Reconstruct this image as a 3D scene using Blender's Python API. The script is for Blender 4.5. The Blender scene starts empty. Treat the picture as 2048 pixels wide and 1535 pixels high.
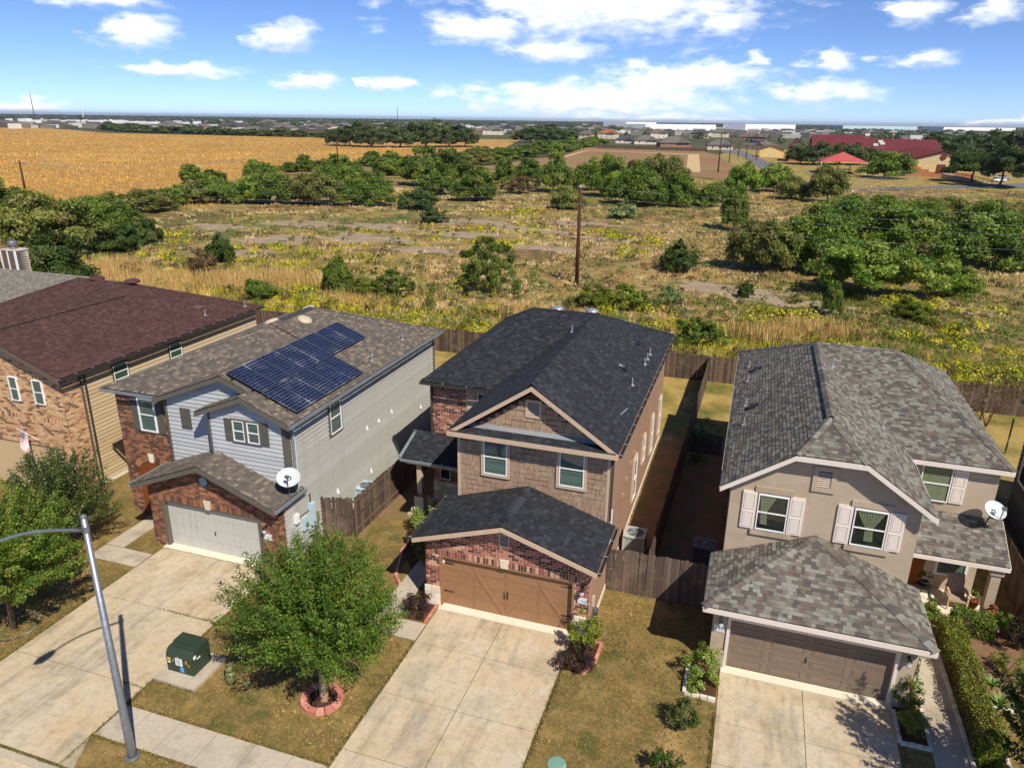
import bpy, math, random
import numpy as np
from mathutils import Vector, Matrix

random.seed(11)
rng = np.random.default_rng(11)
scene = bpy.context.scene
COL = scene.collection
R = math.radians

# ------------------------------------------------------------------ camera, sky, sun, exposure
CAM = Vector((0, 0, 16.8))
cd = bpy.data.cameras.new('camera')
cam = bpy.data.objects.new('camera', cd)
COL.objects.link(cam)
PITCH, ROLL, YAW, FPX = .342357, .0134393, .3147063, 1480.187
cp, sp = math.cos(PITCH), math.sin(PITCH)
_F, _R, _D = Vector((0, cp, -sp)), Vector((1, 0, 0)), Vector((0, -sp, -cp))
_ix = _R * math.cos(ROLL) - _D * math.sin(ROLL)
_iy = _R * math.sin(ROLL) + _D * math.cos(ROLL)
_rz = Matrix.Rotation(YAW, 3, 'Z')
_ix, _iy, _F = _rz @ _ix, _rz @ _iy, _rz @ _F
_m = Matrix((_ix, -_iy, -_F)).transposed().to_4x4()
_m.translation = CAM
cam.matrix_world = _m
cd.sensor_fit = 'HORIZONTAL'
cd.sensor_width = 36
cd.lens = 36 * FPX / 2048
cd.clip_start = .1
cd.clip_end = 60000
scene.camera = cam

TOSUN = Vector((5.16, -4.78, 7.6)).normalized()
SUN_EL = math.asin(TOSUN.z)
SUN_ROT = math.atan2(TOSUN.x, TOSUN.y)
sl = bpy.data.lights.new('sun', 'SUN')
sl.energy = 4.4
sl.angle = R(.5)
sl.color = (1, .94, .84)
sun = bpy.data.objects.new('sun', sl)
COL.objects.link(sun)
sun.rotation_euler = TOSUN.to_track_quat('Z', 'Y').to_euler()
sun.location = (30, -30, 60)

scene.view_settings.view_transform = 'Standard'
scene.view_settings.look = 'None'
scene.view_settings.exposure = .27
scene.view_settings.gamma = 1
scene.view_settings.use_curve_mapping = False

world = bpy.data.worlds.new('World')
scene.world = world
world.use_nodes = True
world.cycles.sampling_method = 'MANUAL'
world.cycles.sample_map_resolution = 256


def build_sky():
    nt = world.node_tree
    nt.nodes.clear()
    N, Lk = nt.nodes.new, nt.links.new
    out = N('ShaderNodeOutputWorld')
    bg = N('ShaderNodeBackground')
    bg.inputs[1].default_value = .1
    sky = N('ShaderNodeTexSky')
    sky.sky_type = 'NISHITA'
    sky.sun_disc = False
    sky.sun_elevation = SUN_EL
    sky.sun_rotation = SUN_ROT
    sky.air_density = .5
    sky.dust_density = 0
    sky.ozone_density = 7.0
    tc = N('ShaderNodeTexCoord')
    sep = N('ShaderNodeSeparateXYZ')
    Lk(tc.outputs['Generated'], sep.inputs[0])

    def M(op, a, b=None, c=None, clamp=False):
        n = N('ShaderNodeMath')
        n.operation = op
        n.use_clamp = clamp
        for i, v in enumerate((a, b, c)):
            if v is None:
                continue
            if isinstance(v, (int, float)):
                n.inputs[i].default_value = v
            else:
                Lk(v, n.inputs[i])
        return n.outputs[0]

    def VM(op, a, b):
        n = N('ShaderNodeVectorMath')
        n.operation = op
        for i, v in enumerate((a, b)):
            if v is None:
                continue
            if isinstance(v, tuple):
                n.inputs[i].default_value = v
            else:
                Lk(v, n.inputs[i])
        return n
    u = M('ARCTAN2', sep.outputs[0], sep.outputs[1])
    v = M('ARCSINE', sep.outputs[2])
    cmb = N('ShaderNodeCombineXYZ')
    Lk(u, cmb.inputs[0])
    Lk(v, cmb.inputs[1])
    st = VM('MULTIPLY', cmb.outputs[0], (1, 2.6, 1)).outputs[0]
    n1 = N('ShaderNodeTexNoise')
    n1.inputs['Scale'].default_value = 17
    n1.inputs['Detail'].default_value = 8
    n1.inputs['Roughness'].default_value = .6
    Lk(st, n1.inputs['Vector'])
    n2 = N('ShaderNodeTexNoise')
    n2.inputs['Scale'].default_value = 40
    n2.inputs['Detail'].default_value = 6
    Lk(st, n2.inputs['Vector'])
    dist = VM('SUBTRACT', n1.outputs['Color'], (.5, .5, .5)).outputs[0]
    dist = VM('MULTIPLY', dist, (.10, .034, 0)).outputs[0]
    uv = VM('ADD', cmb.outputs[0], dist).outputs[0]
    blobs = [(-0.2144, 0.1286, 0.1841, 0.0331), (-0.3597, 0.1029, 0.0672, 0.0143), (-0.2734, 0.0834, 0.0677, 0.0112), (-0.1069, 0.0515, 0.1012, 0.0169), (-0.2152, 0.0249, 0.1548, 0.0199), (-0.1702, 0.0030, 0.1238, 0.0053), (0.0556, 0.0344, 0.0572, 0.0131), (0.0558, 0.0697, 0.0258, 0.0106), (0.1483, 0.0707, 0.0316, 0.0112), (0.1348, 0.1191, 0.0285, 0.0117), (0.2099, 0.1174, 0.0271, 0.0113), (-0.0305, 0.0745, 0.0159, 0.0054), (-0.7533, 0.0877, 0.0404, 0.0141), (-0.5921, 0.0921, 0.0307, 0.0160), (-0.7068, 0.0495, 0.0587, 0.0064), (-0.5616, 0.0410, 0.0283, 0.0084), (-0.4623, 0.0402, 0.0270, 0.0081), (-0.8693, 0.0076, 0.0322, 0.0071), (-0.7787, 0.1146, 0.0535, 0.0073), (0.2373, 0.0031, 0.0506, 0.0036), (-0.0717, 0.1114, 0.0402, 0.0138), (-0.5051, 0.0371, 0.0121, 0.0046)]
    rs = random.Random(5)
    for k in range(18):                       # the same kind of scattered clouds all round the horizon
        a = rs.uniform(.42, 5.25)
        if a > math.pi:
            a -= 2 * math.pi
        e = rs.uniform(.02, .5)
        s = rs.uniform(.03, .12)
        blobs.append((a, e, s, s * rs.uniform(.18, .4)))
    lo, tot, wsum = None, None, None
    for (u0, v0, a, b) in blobs:
        d = VM('SUBTRACT', uv, (u0, v0, 0)).outputs[0]
        d = VM('MULTIPLY', d, (1 / (a * 1.12), 1 / (b * 1.25), 0)).outputs[0]
        ln = VM('LENGTH', d, None).outputs['Value']
        lo = ln if lo is None else M('MINIMUM', lo, ln)
        w = M('SUBTRACT', 1.25, ln, clamp=True)
        sy = N('ShaderNodeSeparateXYZ')
        Lk(d, sy.inputs[0])
        wy = M('MULTIPLY', w, sy.outputs[1])
        tot = wy if tot is None else M('ADD', tot, wy)
        wsum = w if wsum is None else M('ADD', wsum, w)
    dens = M('SUBTRACT', 1.0, lo)
    dens = M('ADD', dens, M('MULTIPLY', M('SUBTRACT', n1.outputs['Fac'], .52), 2.1))
    dens = M('ADD', dens, M('MULTIPLY', M('SUBTRACT', n2.outputs['Fac'], .5), 1.0))
    mr = N('ShaderNodeMapRange')
    mr.interpolation_type = 'SMOOTHSTEP'
    mr.inputs[1].default_value = -.3
    mr.inputs[2].default_value = .8
    Lk(dens, mr.inputs[0])
    hgt = M('DIVIDE', tot, M('MAXIMUM', wsum, .02))
    hgt = M('ADD', hgt, M('MULTIPLY', M('SUBTRACT', n2.outputs['Fac'], .5), 1.2))
    shade = N('ShaderNodeMapRange')
    shade.inputs[1].default_value = -.7
    shade.inputs[2].default_value = .25
    Lk(hgt, shade.inputs[0])
    ccol = N('ShaderNodeMix')
    ccol.data_type = 'RGBA'
    ccol.inputs[6].default_value = (7.0, 7.8, 8.8, 1)
    ccol.inputs[7].default_value = (11.5, 11.6, 11.8, 1)
    Lk(shade.outputs[0], ccol.inputs[0])
    mix = N('ShaderNodeMix')
    mix.data_type = 'RGBA'
    Lk(mr.outputs[0], mix.inputs[0])
    tint = VM('MULTIPLY', sky.outputs[0], (1.1, 1.08, 1.17)).outputs[0]
    Lk(tint, mix.inputs[6])
    Lk(ccol.outputs[2], mix.inputs[7])
    Lk(mix.outputs[2], bg.inputs[0])
    Lk(bg.outputs[0], out.inputs[0])


build_sky()

# ------------------------------------------------------------------ materials
MATS = {}


def s2l(c):
    return tuple((x / 255 / 12.92) if x / 255 <= .04045 else ((x / 255 + .055) / 1.055) ** 2.4 for x in c)


def mat(name, cols, rough=.85, mode='noise', scale=1.0, detail=5, var=.15, vscale=8, bump=0, bscale=60, spec=.25, metal=0, transl=0, stretch=None, attr=None, stain=None, coat=0):
    """cols: linear base colours spread over a ramp; mode says what picks the colour (noise in world space, or each piece by itself)."""
    m = bpy.data.materials.new(name)
    m.use_nodes = True
    nt = m.node_tree
    N, Lk = nt.nodes.new, nt.links.new
    b = nt.nodes['Principled BSDF']
    b.inputs['Roughness'].default_value = rough
    b.inputs['Specular IOR Level'].default_value = spec
    b.inputs['Metallic'].default_value = metal
    if coat:
        b.inputs['Coat Weight'].default_value = coat
        b.inputs['Coat Roughness'].default_value = .08
    geo = N('ShaderNodeNewGeometry')
    pos = geo.outputs['Position']
    if stretch:
        mp = N('ShaderNodeVectorMath')
        mp.operation = 'MULTIPLY'
        mp.inputs[1].default_value = stretch
        Lk(pos, mp.inputs[0])
        pos = mp.outputs[0]
    if attr:
        at = N('ShaderNodeAttribute')
        at.attribute_name = attr
        base = at.outputs['Color']
    else:
        ramp = N('ShaderNodeValToRGB')
        el = ramp.color_ramp.elements
        n = len(cols)
        while len(el) < n:
            el.new(.5)
        for i, c in enumerate(cols):
            if mode == 'noise':
                el[i].position = .5 if n == 1 else .3 + .4 * i / (n - 1)
            else:
                el[i].position = i / n
            el[i].color = (*c, 1)
        if mode != 'noise':
            ramp.color_ramp.interpolation = 'CONSTANT'
        if mode == 'noise':
            nz = N('ShaderNodeTexNoise')
            nz.inputs['Scale'].default_value = scale
            nz.inputs['Detail'].default_value = detail
            nz.inputs['Roughness'].default_value = .6
            Lk(pos, nz.inputs['Vector'])
            Lk(nz.outputs['Fac'], ramp.inputs[0])
        else:
            oi = N('ShaderNodeObjectInfo')
            ad = N('ShaderNodeMath')
            ad.operation = 'ADD'
            Lk(geo.outputs['Random Per Island'], ad.inputs[0])
            Lk(oi.outputs['Random'], ad.inputs[1])
            fr = N('ShaderNodeMath')
            fr.operation = 'FRACT'
            Lk(ad.outputs[0], fr.inputs[0])
            Lk(fr.outputs[0], ramp.inputs[0])
        base = ramp.outputs[0]

    def scaled(colsock, facsock, lo, hi):
        mr = N('ShaderNodeMapRange')
        mr.inputs[3].default_value = lo
        mr.inputs[4].default_value = hi
        Lk(facsock, mr.inputs[0])
        vm = N('ShaderNodeVectorMath')
        vm.operation = 'SCALE'
        Lk(colsock, vm.inputs[0])
        Lk(mr.outputs[0], vm.inputs['Scale'])
        return vm.outputs[0]
    if var:
        nv = N('ShaderNodeTexNoise')
        nv.inputs['Scale'].default_value = vscale
        nv.inputs['Detail'].default_value = 6
        nv.inputs['Roughness'].default_value = .65
        Lk(pos, nv.inputs['Vector'])
        base = scaled(base, nv.outputs['Fac'], 1 - 2.2 * var, 1 + 2.2 * var)
    if attr:
        oi = N('ShaderNodeObjectInfo')
        base = scaled(base, oi.outputs['Random'], .92, 1.32)
    if mode in ('island', 'leaf') or attr:
        base = scaled(base, geo.outputs['Random Per Island'], .72 if (attr or mode == 'leaf') else .88, 1.28 if (attr or mode == 'leaf') else 1.1)
    if stain:
        sc, sscale, amount = stain
        ns = N('ShaderNodeTexNoise')
        ns.inputs['Scale'].default_value = sscale
        ns.inputs['Detail'].default_value = 7
        ns.inputs['Roughness'].default_value = .62
        Lk(geo.outputs['Position'], ns.inputs['Vector'])
        mr = N('ShaderNodeMapRange')
        mr.inputs[1].default_value = .5
        mr.inputs[2].default_value = .72
        mr.inputs[4].default_value = amount
        Lk(ns.outputs['Fac'], mr.inputs[0])
        mx = N('ShaderNodeMix')
        mx.data_type = 'RGBA'
        Lk(mr.outputs[0], mx.inputs[0])
        Lk(base, mx.inputs[6])
        mx.inputs[7].default_value = (*sc, 1)
        base = mx.outputs[2]
    Lk(base, b.inputs['Base Color'])
    if bump:
        nb = N('ShaderNodeTexNoise')
        nb.inputs['Scale'].default_value = bscale
        nb.inputs['Detail'].default_value = 4
        Lk(pos, nb.inputs['Vector'])
        bp = N('ShaderNodeBump')
        bp.inputs['Strength'].default_value = bump
        bp.inputs['Distance'].default_value = .02
        Lk(nb.outputs['Fac'], bp.inputs['Height'])
        Lk(bp.outputs[0], b.inputs['Normal'])
    if transl:
        tr = N('ShaderNodeBsdfTranslucent')
        Lk(base, tr.inputs[0])
        mx = N('ShaderNodeMixShader')
        mx.inputs[0].default_value = transl
        Lk(b.outputs[0], mx.inputs[1])
        Lk(tr.outputs[0], mx.inputs[2])
        Lk(mx.outputs[0], nt.nodes['Material Output'].inputs[0])
    MATS[name] = m
    return m


def streaks(name, col, sc, amount):
    m = MATS[name]
    nt = m.node_tree
    N, Lk = nt.nodes.new, nt.links.new
    b = nt.nodes['Principled BSDF']
    src = b.inputs['Base Color'].links[0].from_socket
    g = N('ShaderNodeNewGeometry')
    v = N('ShaderNodeVectorMath')
    v.operation = 'MULTIPLY'
    v.inputs[1].default_value = sc
    Lk(g.outputs['Position'], v.inputs[0])
    n = N('ShaderNodeTexNoise')
    n.inputs['Scale'].default_value = 1
    n.inputs['Detail'].default_value = 8
    n.inputs['Roughness'].default_value = .65
    Lk(v.outputs[0], n.inputs['Vector'])
    mr = N('ShaderNodeMapRange')
    mr.inputs[1].default_value = .5
    mr.inputs[2].default_value = .75
    mr.inputs[4].default_value = amount
    Lk(n.outputs['Fac'], mr.inputs[0])
    mx = N('ShaderNodeMix')
    mx.data_type = 'RGBA'
    Lk(mr.outputs[0], mx.inputs[0])
    Lk(src, mx.inputs[6])
    mx.inputs[7].default_value = (*col, 1)
    Lk(mx.outputs[2], b.inputs['Base Color'])


def C_(*rgbs):
    return [s2l(c) for c in rgbs]


def glass_mat():
    m = bpy.data.materials.new('window_glass')
    m.use_nodes = True
    nt = m.node_tree
    nt.nodes.clear()
    N, Lk = nt.nodes.new, nt.links.new
    out = N('ShaderNodeOutputMaterial')
    tr = N('ShaderNodeBsdfTransparent')
    tr.inputs[0].default_value = (.86, .9, .88, 1)
    gl = N('ShaderNodeBsdfGlossy')
    gl.inputs['Roughness'].default_value = .02
    lw = N('ShaderNodeLayerWeight')
    lw.inputs[0].default_value = .5
    pw = N('ShaderNodeMath')
    pw.operation = 'POWER'
    pw.inputs[1].default_value = 4
    Lk(lw.outputs['Facing'], pw.inputs[0])
    fr = N('ShaderNodeMath')
    fr.operation = 'MULTIPLY_ADD'
    fr.inputs[1].default_value = .9
    fr.inputs[2].default_value = .05
    Lk(pw.outputs[0], fr.inputs[0])
    mx = N('ShaderNodeMixShader')
    Lk(fr.outputs[0], mx.inputs[0])
    Lk(tr.outputs[0], mx.inputs[1])
    Lk(gl.outputs[0], mx.inputs[2])
    Lk(mx.outputs[0], out.inputs[0])
    MATS['window_glass'] = m


glass_mat()
# ground
mat('earth_scrub', C_((168, 146, 112), (146, 118, 74), (108, 102, 52), (158, 134, 80), (110, 84, 54), (104, 106, 52), (78, 88, 42)), scale=.07, detail=11, var=.36, vscale=.9, bump=.5, bscale=6)
mat('bare_soil', C_((146, 130, 110), (164, 146, 124), (150, 128, 100), (172, 156, 136)), scale=.5, detail=10, var=.3, vscale=2.2, bump=.6, bscale=9)
mat('corn_ground', C_((164, 124, 62), (186, 146, 74), (174, 132, 66), (196, 158, 86), (170, 136, 68)), scale=.04, detail=11, var=.15, vscale=1.2, stretch=(1, .35, 1))
mat('mowed', C_((136, 104, 70), (148, 116, 78), (146, 122, 74)), scale=.03, detail=8, var=.15, vscale=.6)
mat('far_ground', C_((62, 66, 40), (84, 84, 50), (104, 96, 58)), scale=.004, detail=9, var=.3, vscale=.05)
mat('lawn_front', C_((176, 146, 90), (146, 120, 70), (110, 98, 52), (130, 106, 60), (92, 90, 44), (64, 74, 34)), scale=.5, detail=11, var=.45, vscale=36, bump=.9, bscale=50, stain=(s2l((168, 138, 88)), 1.3, .6))
streaks('lawn_front', s2l((74, 70, 36)), (5, 5, 1), .6)
streaks('lawn_front', s2l((190, 160, 104)), (8, 8, 1), .55)
streaks('lawn_front', s2l((178, 146, 92)), (.9, .9, 1), .5)
mat('lawn_back', C_((92, 100, 44), (140, 122, 62), (172, 146, 82), (156, 130, 72)), scale=.4, detail=9, var=.32, vscale=26, bump=.5, bscale=40)
mat('dirt_side', C_((158, 116, 84), (136, 108, 74), (112, 106, 62)), scale=.9, detail=8, var=.24, vscale=12, bump=.5, bscale=30)
mat('mulch', C_((74, 50, 38), (92, 64, 48), (58, 40, 32)), scale=12, var=.3, vscale=60, bump=.8, bscale=80)
mat('bare_bed', C_((142, 108, 82), (120, 90, 66)), scale=3, var=.2, vscale=25, bump=.5, bscale=40)
mat('asphalt', C_((104, 104, 106), (122, 120, 118)), scale=.5, var=.15, vscale=6, bump=.3, bscale=80)
mat('gravel_path', C_((196, 164, 118), (206, 178, 132)), scale=.5, var=.15)
CONC = C_((192, 175, 148), (203, 186, 159), (198, 178, 146), (184, 170, 148))
mat('concrete', CONC, scale=.55, detail=9, var=.1, vscale=9, bump=.15, bscale=90, stain=(s2l((124, 114, 98)), .6, .55))
streaks('concrete', s2l((104, 96, 84)), (2.0, .3, 1), .6)
streaks('concrete', s2l((200, 168, 120)), (.5, .35, 1), .5)
streaks('concrete', s2l((86, 78, 66)), (4, 4, 1), .35)
mat('concrete_light', C_((222, 210, 184), (228, 218, 196)), scale=1, var=.07, vscale=12)
mat('concrete_walk', C_((182, 168, 146), (196, 182, 160)), scale=.6, var=.12, vscale=10, bump=.15, bscale=90, stain=(s2l((112, 102, 90)), .7, .7))
mat('joint', C_((70, 62, 46), (84, 76, 52)), scale=4)
# roofs
mat('shingle_charcoal', C_((40, 41, 45), (46, 48, 52), (53, 55, 59), (43, 45, 49), (60, 62, 67), (49, 51, 55), (42, 43, 47)), mode='island', var=.12, vscale=40, rough=.9, bump=.3, bscale=150, stain=(s2l((44, 44, 47)), .35, .35))
mat('shingle_taupe', C_((114, 103, 92), (98, 90, 82), (108, 98, 88), (138, 124, 106), (102, 93, 84), (92, 85, 77), (110, 101, 91)), mode='island', var=.12, vscale=40, rough=.9, bump=.3, bscale=150, stain=(s2l((88, 82, 76)), .35, .35))
mat('shingle_grey', C_((117, 111, 101), (95, 89, 82), (140, 137, 126), (108, 95, 86), (122, 118, 107), (88, 82, 77), (112, 104, 92), (130, 126, 114)), mode='island', var=.1, vscale=40, rough=.9, bump=.3, bscale=150, stain=(s2l((84, 80, 74)), .35, .35))
mat('shingle_red', C_((80, 55, 50), (87, 61, 55), (75, 52, 48), (83, 58, 53), (91, 66, 59)), mode='island', var=.1, vscale=40, rough=.9, bump=.3, bscale=150, stain=(s2l((72, 50, 49)), .35, .35))
mat('shingle_stone', C_((128, 122, 110), (116, 110, 100), (136, 130, 118), (122, 114, 102)), mode='island', var=.1, vscale=40, rough=.9, stain=(s2l((100, 96, 88)), .35, .35))
mat('roof_felt', C_((40, 38, 36)))
# walls
mat('brick_red', C_((146, 88, 70), (162, 104, 84), (116, 68, 56), (84, 57, 50), (172, 118, 97), (150, 94, 76), (192, 150, 126), (130, 78, 64)), mode='island', var=.14, vscale=40, bump=.3, bscale=90)
mat('mortar_light', C_((214, 190, 166), (226, 204, 182)), scale=5, var=.08)
mat('brick_brown', C_((142, 96, 72), (120, 82, 64), (156, 108, 80), (90, 69, 60), (136, 93, 73), (106, 75, 63), (170, 122, 92)), mode='island', var=.14, vscale=40, bump=.3, bscale=90)
mat('mortar_brown', C_((150, 112, 84), (164, 126, 96)), scale=5, var=.08)
mat('brick_tan', C_((192, 152, 112), (204, 168, 128), (166, 124, 92), (120, 92, 74), (210, 178, 138), (182, 140, 104), (198, 160, 120)), mode='island', var=.12, vscale=40, bump=.3, bscale=90)
mat('mortar_tan', C_((222, 186, 138), (230, 198, 152)), scale=5, var=.08)
mat('stone_white', C_((232, 222, 200), (222, 208, 182), (214, 200, 174), (238, 230, 212)), mode='island', var=.1, vscale=20, bump=.5, bscale=30)
mat('shake_brown', C_((160, 132, 108), (165, 138, 114), (156, 129, 106), (168, 141, 116), (162, 135, 111)), mode='island', var=.06, vscale=30, bump=.2, bscale=80, stretch=(6, 6, 1))
mat('shake_gap', C_((92, 70, 54)))
mat('wall_brown', C_((166, 131, 106), (171, 137, 112)), scale=1, var=.06, vscale=6, bump=.15, bscale=120, stain=(s2l((146, 112, 88)), .9, .35))
mat('trim_tan', C_((194, 167, 142), (200, 174, 149)), scale=3, var=.04)
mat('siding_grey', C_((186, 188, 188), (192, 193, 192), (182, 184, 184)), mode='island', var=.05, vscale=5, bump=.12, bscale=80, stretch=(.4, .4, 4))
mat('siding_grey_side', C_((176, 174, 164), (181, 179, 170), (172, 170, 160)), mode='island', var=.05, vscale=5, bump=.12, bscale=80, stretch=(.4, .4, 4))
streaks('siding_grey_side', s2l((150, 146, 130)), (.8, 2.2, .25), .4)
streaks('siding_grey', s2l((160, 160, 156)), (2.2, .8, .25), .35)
mat('siding_tan', C_((196, 171, 132), (202, 178, 140), (191, 166, 126)), mode='island', var=.05, vscale=5, bump=.12, bscale=80)
mat('siding_dark', C_((92, 90, 90), (98, 96, 95), (88, 86, 86)), mode='island', var=.05, vscale=5)
mat('trim_charcoal', C_((98, 92, 82), (104, 98, 88)), scale=3, var=.05)
mat('trim_darkbrown', C_((104, 86, 74), (110, 92, 80)), scale=3, var=.05)
mat('stucco_taupe', C_((178, 160, 136), (184, 166, 143), (172, 154, 130)), scale=.8, var=.05, vscale=5, bump=.25, bscale=140, stain=(s2l((158, 138, 112)), .8, .35))
mat('trim_blush', C_((222, 208, 194), (226, 213, 200)), scale=3, var=.04)
mat('white_vinyl', C_((232, 232, 230), (238, 238, 236)), scale=3, var=.03, rough=.5)
mat('vinyl_tan', C_((196, 178, 156)), var=.03, rough=.6)
mat('blind', C_((120, 132, 126), (132, 144, 138)), mode='island', var=.04, rough=.6)
mat('blind_green', C_((78, 108, 84), (90, 118, 94)), mode='island', var=.05, rough=.6)
mat('room_dark', C_((26, 28, 28), (40, 42, 40)), scale=2, rough=.9)
mat('curtain', C_((158, 156, 122), (176, 172, 142)), scale=6, var=.1)
mat('shutter_grey', C_((92, 88, 80), (98, 94, 86)), scale=3, var=.05)
mat('door_brown', C_((150, 112, 79), (156, 118, 85)), scale=2, var=.05, rough=.6)
mat('door_white', C_((184, 183, 174), (192, 190, 182), (172, 172, 164)), scale=1.2, var=.06, rough=.6, stretch=(8, 1, .6))
mat('door_taupe', C_((122, 106, 90), (128, 112, 96), (134, 116, 94)), scale=1, var=.08, rough=.6)
mat('door_cream', C_((214, 190, 150)), var=.05, rough=.6)
mat('wood_door', C_((118, 62, 28), (136, 76, 36)), scale=3, var=.1, stretch=(6, 6, .5))
mat('black_iron', C_((28, 26, 26)), rough=.5, var=.05, spec=.5)
mat('gutter_dark', C_((66, 60, 56), (74, 68, 63)), rough=.45, spec=.5, var=.06)
mat('gutter_grey', C_((150, 156, 160), (128, 134, 138)), scale=2, rough=.4, spec=.5, var=.1)
mat('galv', C_((160, 162, 164), (146, 148, 150), (172, 174, 176)), scale=6, rough=.45, metal=.7, var=.08, vscale=20)
mat('flash_metal', C_((190, 194, 196), (176, 182, 186)), scale=4, rough=.4, metal=.6, var=.08)
mat('plastic_tan', C_((188, 172, 146), (196, 180, 154)), var=.05, rough=.6)
mat('sign_white', C_((240, 240, 238)), var=.02, rough=.4)
mat('sign_ink', C_((52, 54, 60)), var=0, rough=.5)
mat('solar_cell', C_((16, 22, 48), (20, 27, 56), (14, 19, 42), (24, 32, 62)), mode='island', var=.1, vscale=8, rough=.14, spec=.6, coat=.5)
mat('solar_grid', C_((104, 112, 130)), rough=.4, var=.03)
mat('alu_black', C_((36, 38, 42)), rough=.35, metal=.5, var=.04)
mat('dish_white', C_((200, 206, 204), (208, 212, 210)), rough=.45, var=.03)
mat('ac_cream', C_((182, 184, 180), (174, 176, 172)), rough=.5, var=.05)
mat('ac_fins', C_((110, 110, 106), (98, 98, 94)), rough=.5, var=.08)
mat('ac_shade', C_((104, 106, 112), (94, 96, 102)), rough=.5, var=.06)  # cabinet tone with the side yard's shade put into the colour
mat('transformer_green', C_((48, 62, 48), (54, 68, 53)), scale=2, rough=.5, spec=.4, var=.07, vscale=4)
mat('pedestal_green', C_((124, 128, 82), (134, 136, 90)), rough=.6, var=.08)
mat('valve_green', C_((120, 158, 138)), rough=.6, var=.08)
mat('sticker_yellow', C_((196, 160, 40)), var=.1)
mat('sticker_blue', C_((96, 158, 206)), var=.1)
mat('meter_blue', C_((176, 200, 210), (192, 212, 220)), rough=.5, var=.05)
FW = C_((104, 86, 74), (92, 78, 70), (118, 102, 88), (84, 72, 66), (110, 94, 80), (98, 84, 72))
mat('fence_wood', FW, mode='island', var=.22, vscale=7, stretch=(5, 5, .6), bump=.3, bscale=40, stain=(s2l((150, 132, 108)), 1.4, .5))
mat('fence_dark', C_((96, 78, 66), (86, 70, 60), (108, 90, 76), (80, 66, 58)), mode='island', var=.22, vscale=7, stretch=(5, 5, .6), stain=(s2l((140, 122, 102)), 1.2, .5))
mat('block_pink', C_((206, 136, 116), (196, 126, 106), (214, 148, 128), (188, 120, 102)), mode='island', var=.1, vscale=25, bump=.3, bscale=60)
mat('block_white', C_((218, 206, 186), (206, 194, 176), (226, 216, 198)), mode='island', var=.1, vscale=25, bump=.3, bscale=60)
mat('terracotta', C_((166, 88, 56), (178, 98, 64)), scale=4, var=.08)
mat('wicker', C_((150, 126, 104), (176, 152, 130), (126, 104, 88)), scale=30, var=.15)
mat('chair_wood', C_((196, 168, 128)), var=.06)
mat('flag_red', C_((186, 44, 52)), var=.05)
mat('flag_white', C_((236, 232, 228)), var=.03)
mat('flag_blue', C_((40, 48, 92)), var=.05)
mat('hose', C_((70, 66, 46)), var=.1, rough=.8, spec=.1)
# plants
mat('bark', C_((124, 98, 76), (104, 82, 64), (142, 116, 92)), scale=5, var=.25, vscale=20, bump=.6, bscale=30, stretch=(1, 1, .4))
mat('bark_pale', C_((176, 146, 112), (154, 124, 94), (190, 164, 132)), scale=5, var=.2, vscale=20, bump=.5, bscale=30, stretch=(1, 1, .4))
mat('pole_wood', C_((92, 56, 40), (78, 48, 36), (106, 68, 48)), scale=3, var=.15, stretch=(3, 3, .3))
mat('leaf', [(.1, .2, .05)], attr='col', rough=.5, var=0, transl=.38, spec=.3)
mat('blade', [(.1, .2, .05)], attr='col', rough=.8, var=0, transl=.18)
# far things
mat('far_wall_cream', C_((214, 200, 176), (206, 190, 164)), scale=.2, var=.05)
mat('far_wall_white', C_((236, 236, 234)), var=.03)
mat('far_wall_brick', C_((158, 116, 92), (148, 106, 84)), scale=.6, var=.1)
mat('far_roof_grey', C_((104, 98, 92), (112, 106, 98)), scale=.4, var=.12, vscale=2)
mat('far_roof_brown', C_((116, 100, 88), (106, 92, 82)), scale=.4, var=.12, vscale=2)
mat('far_roof_orange', C_((158, 104, 70), (148, 96, 66)), scale=.4, var=.12, vscale=2)
mat('far_roof_dark', C_((74, 72, 74), (82, 80, 82)), scale=.4, var=.1, vscale=2)
mat('far_glass', C_((40, 46, 54)), rough=.15, spec=.6, var=0)
mat('metal_red', C_((116, 52, 50), (124, 57, 54), (110, 48, 47)), scale=.4, rough=.45, spec=.4, var=.08, vscale=1)
mat('canopy_red', C_((184, 84, 78), (190, 92, 84)), scale=.4, rough=.7, var=.06)
mat('cmu_tan', C_((216, 194, 148), (206, 184, 138)), scale=.3, var=.05)
mat('cmu_brown', C_((176, 122, 84), (166, 114, 78)), scale=.3, var=.06)
mat('cmu_yellow', C_((222, 190, 116)), var=.05)
mat('steel_white', C_((222, 220, 214)), rough=.5, var=.03)

# ------------------------------------------------------------------ mesh and object helpers
WORLD = {}


def reg(o, m):
    WORLD[o.name] = m
    return o


def obj(name, me, material=None, parent=None, M=None, label=None, cat=None, kind=None, group=None):
    o = bpy.data.objects.new(name, me)
    COL.objects.link(o)
    if material is not None and me is not None and not me.materials:
        me.materials.append(MATS[material] if isinstance(material, str) else material)
    M = M or Matrix.Identity(4)
    if parent is not None:
        o.parent = parent
        o.matrix_parent_inverse = WORLD[parent.name].inverted()
    o.matrix_basis = M
    reg(o, M)
    if label:
        o['label'] = label
    if cat:
        o['category'] = cat
    if kind:
        o['kind'] = kind
    if group:
        o['group'] = group
    return o


def thing(name, label, cat, loc, group=None):
    return obj(name, None, None, None, Matrix.Translation(Vector(loc)), label, cat, None, group)


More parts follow.
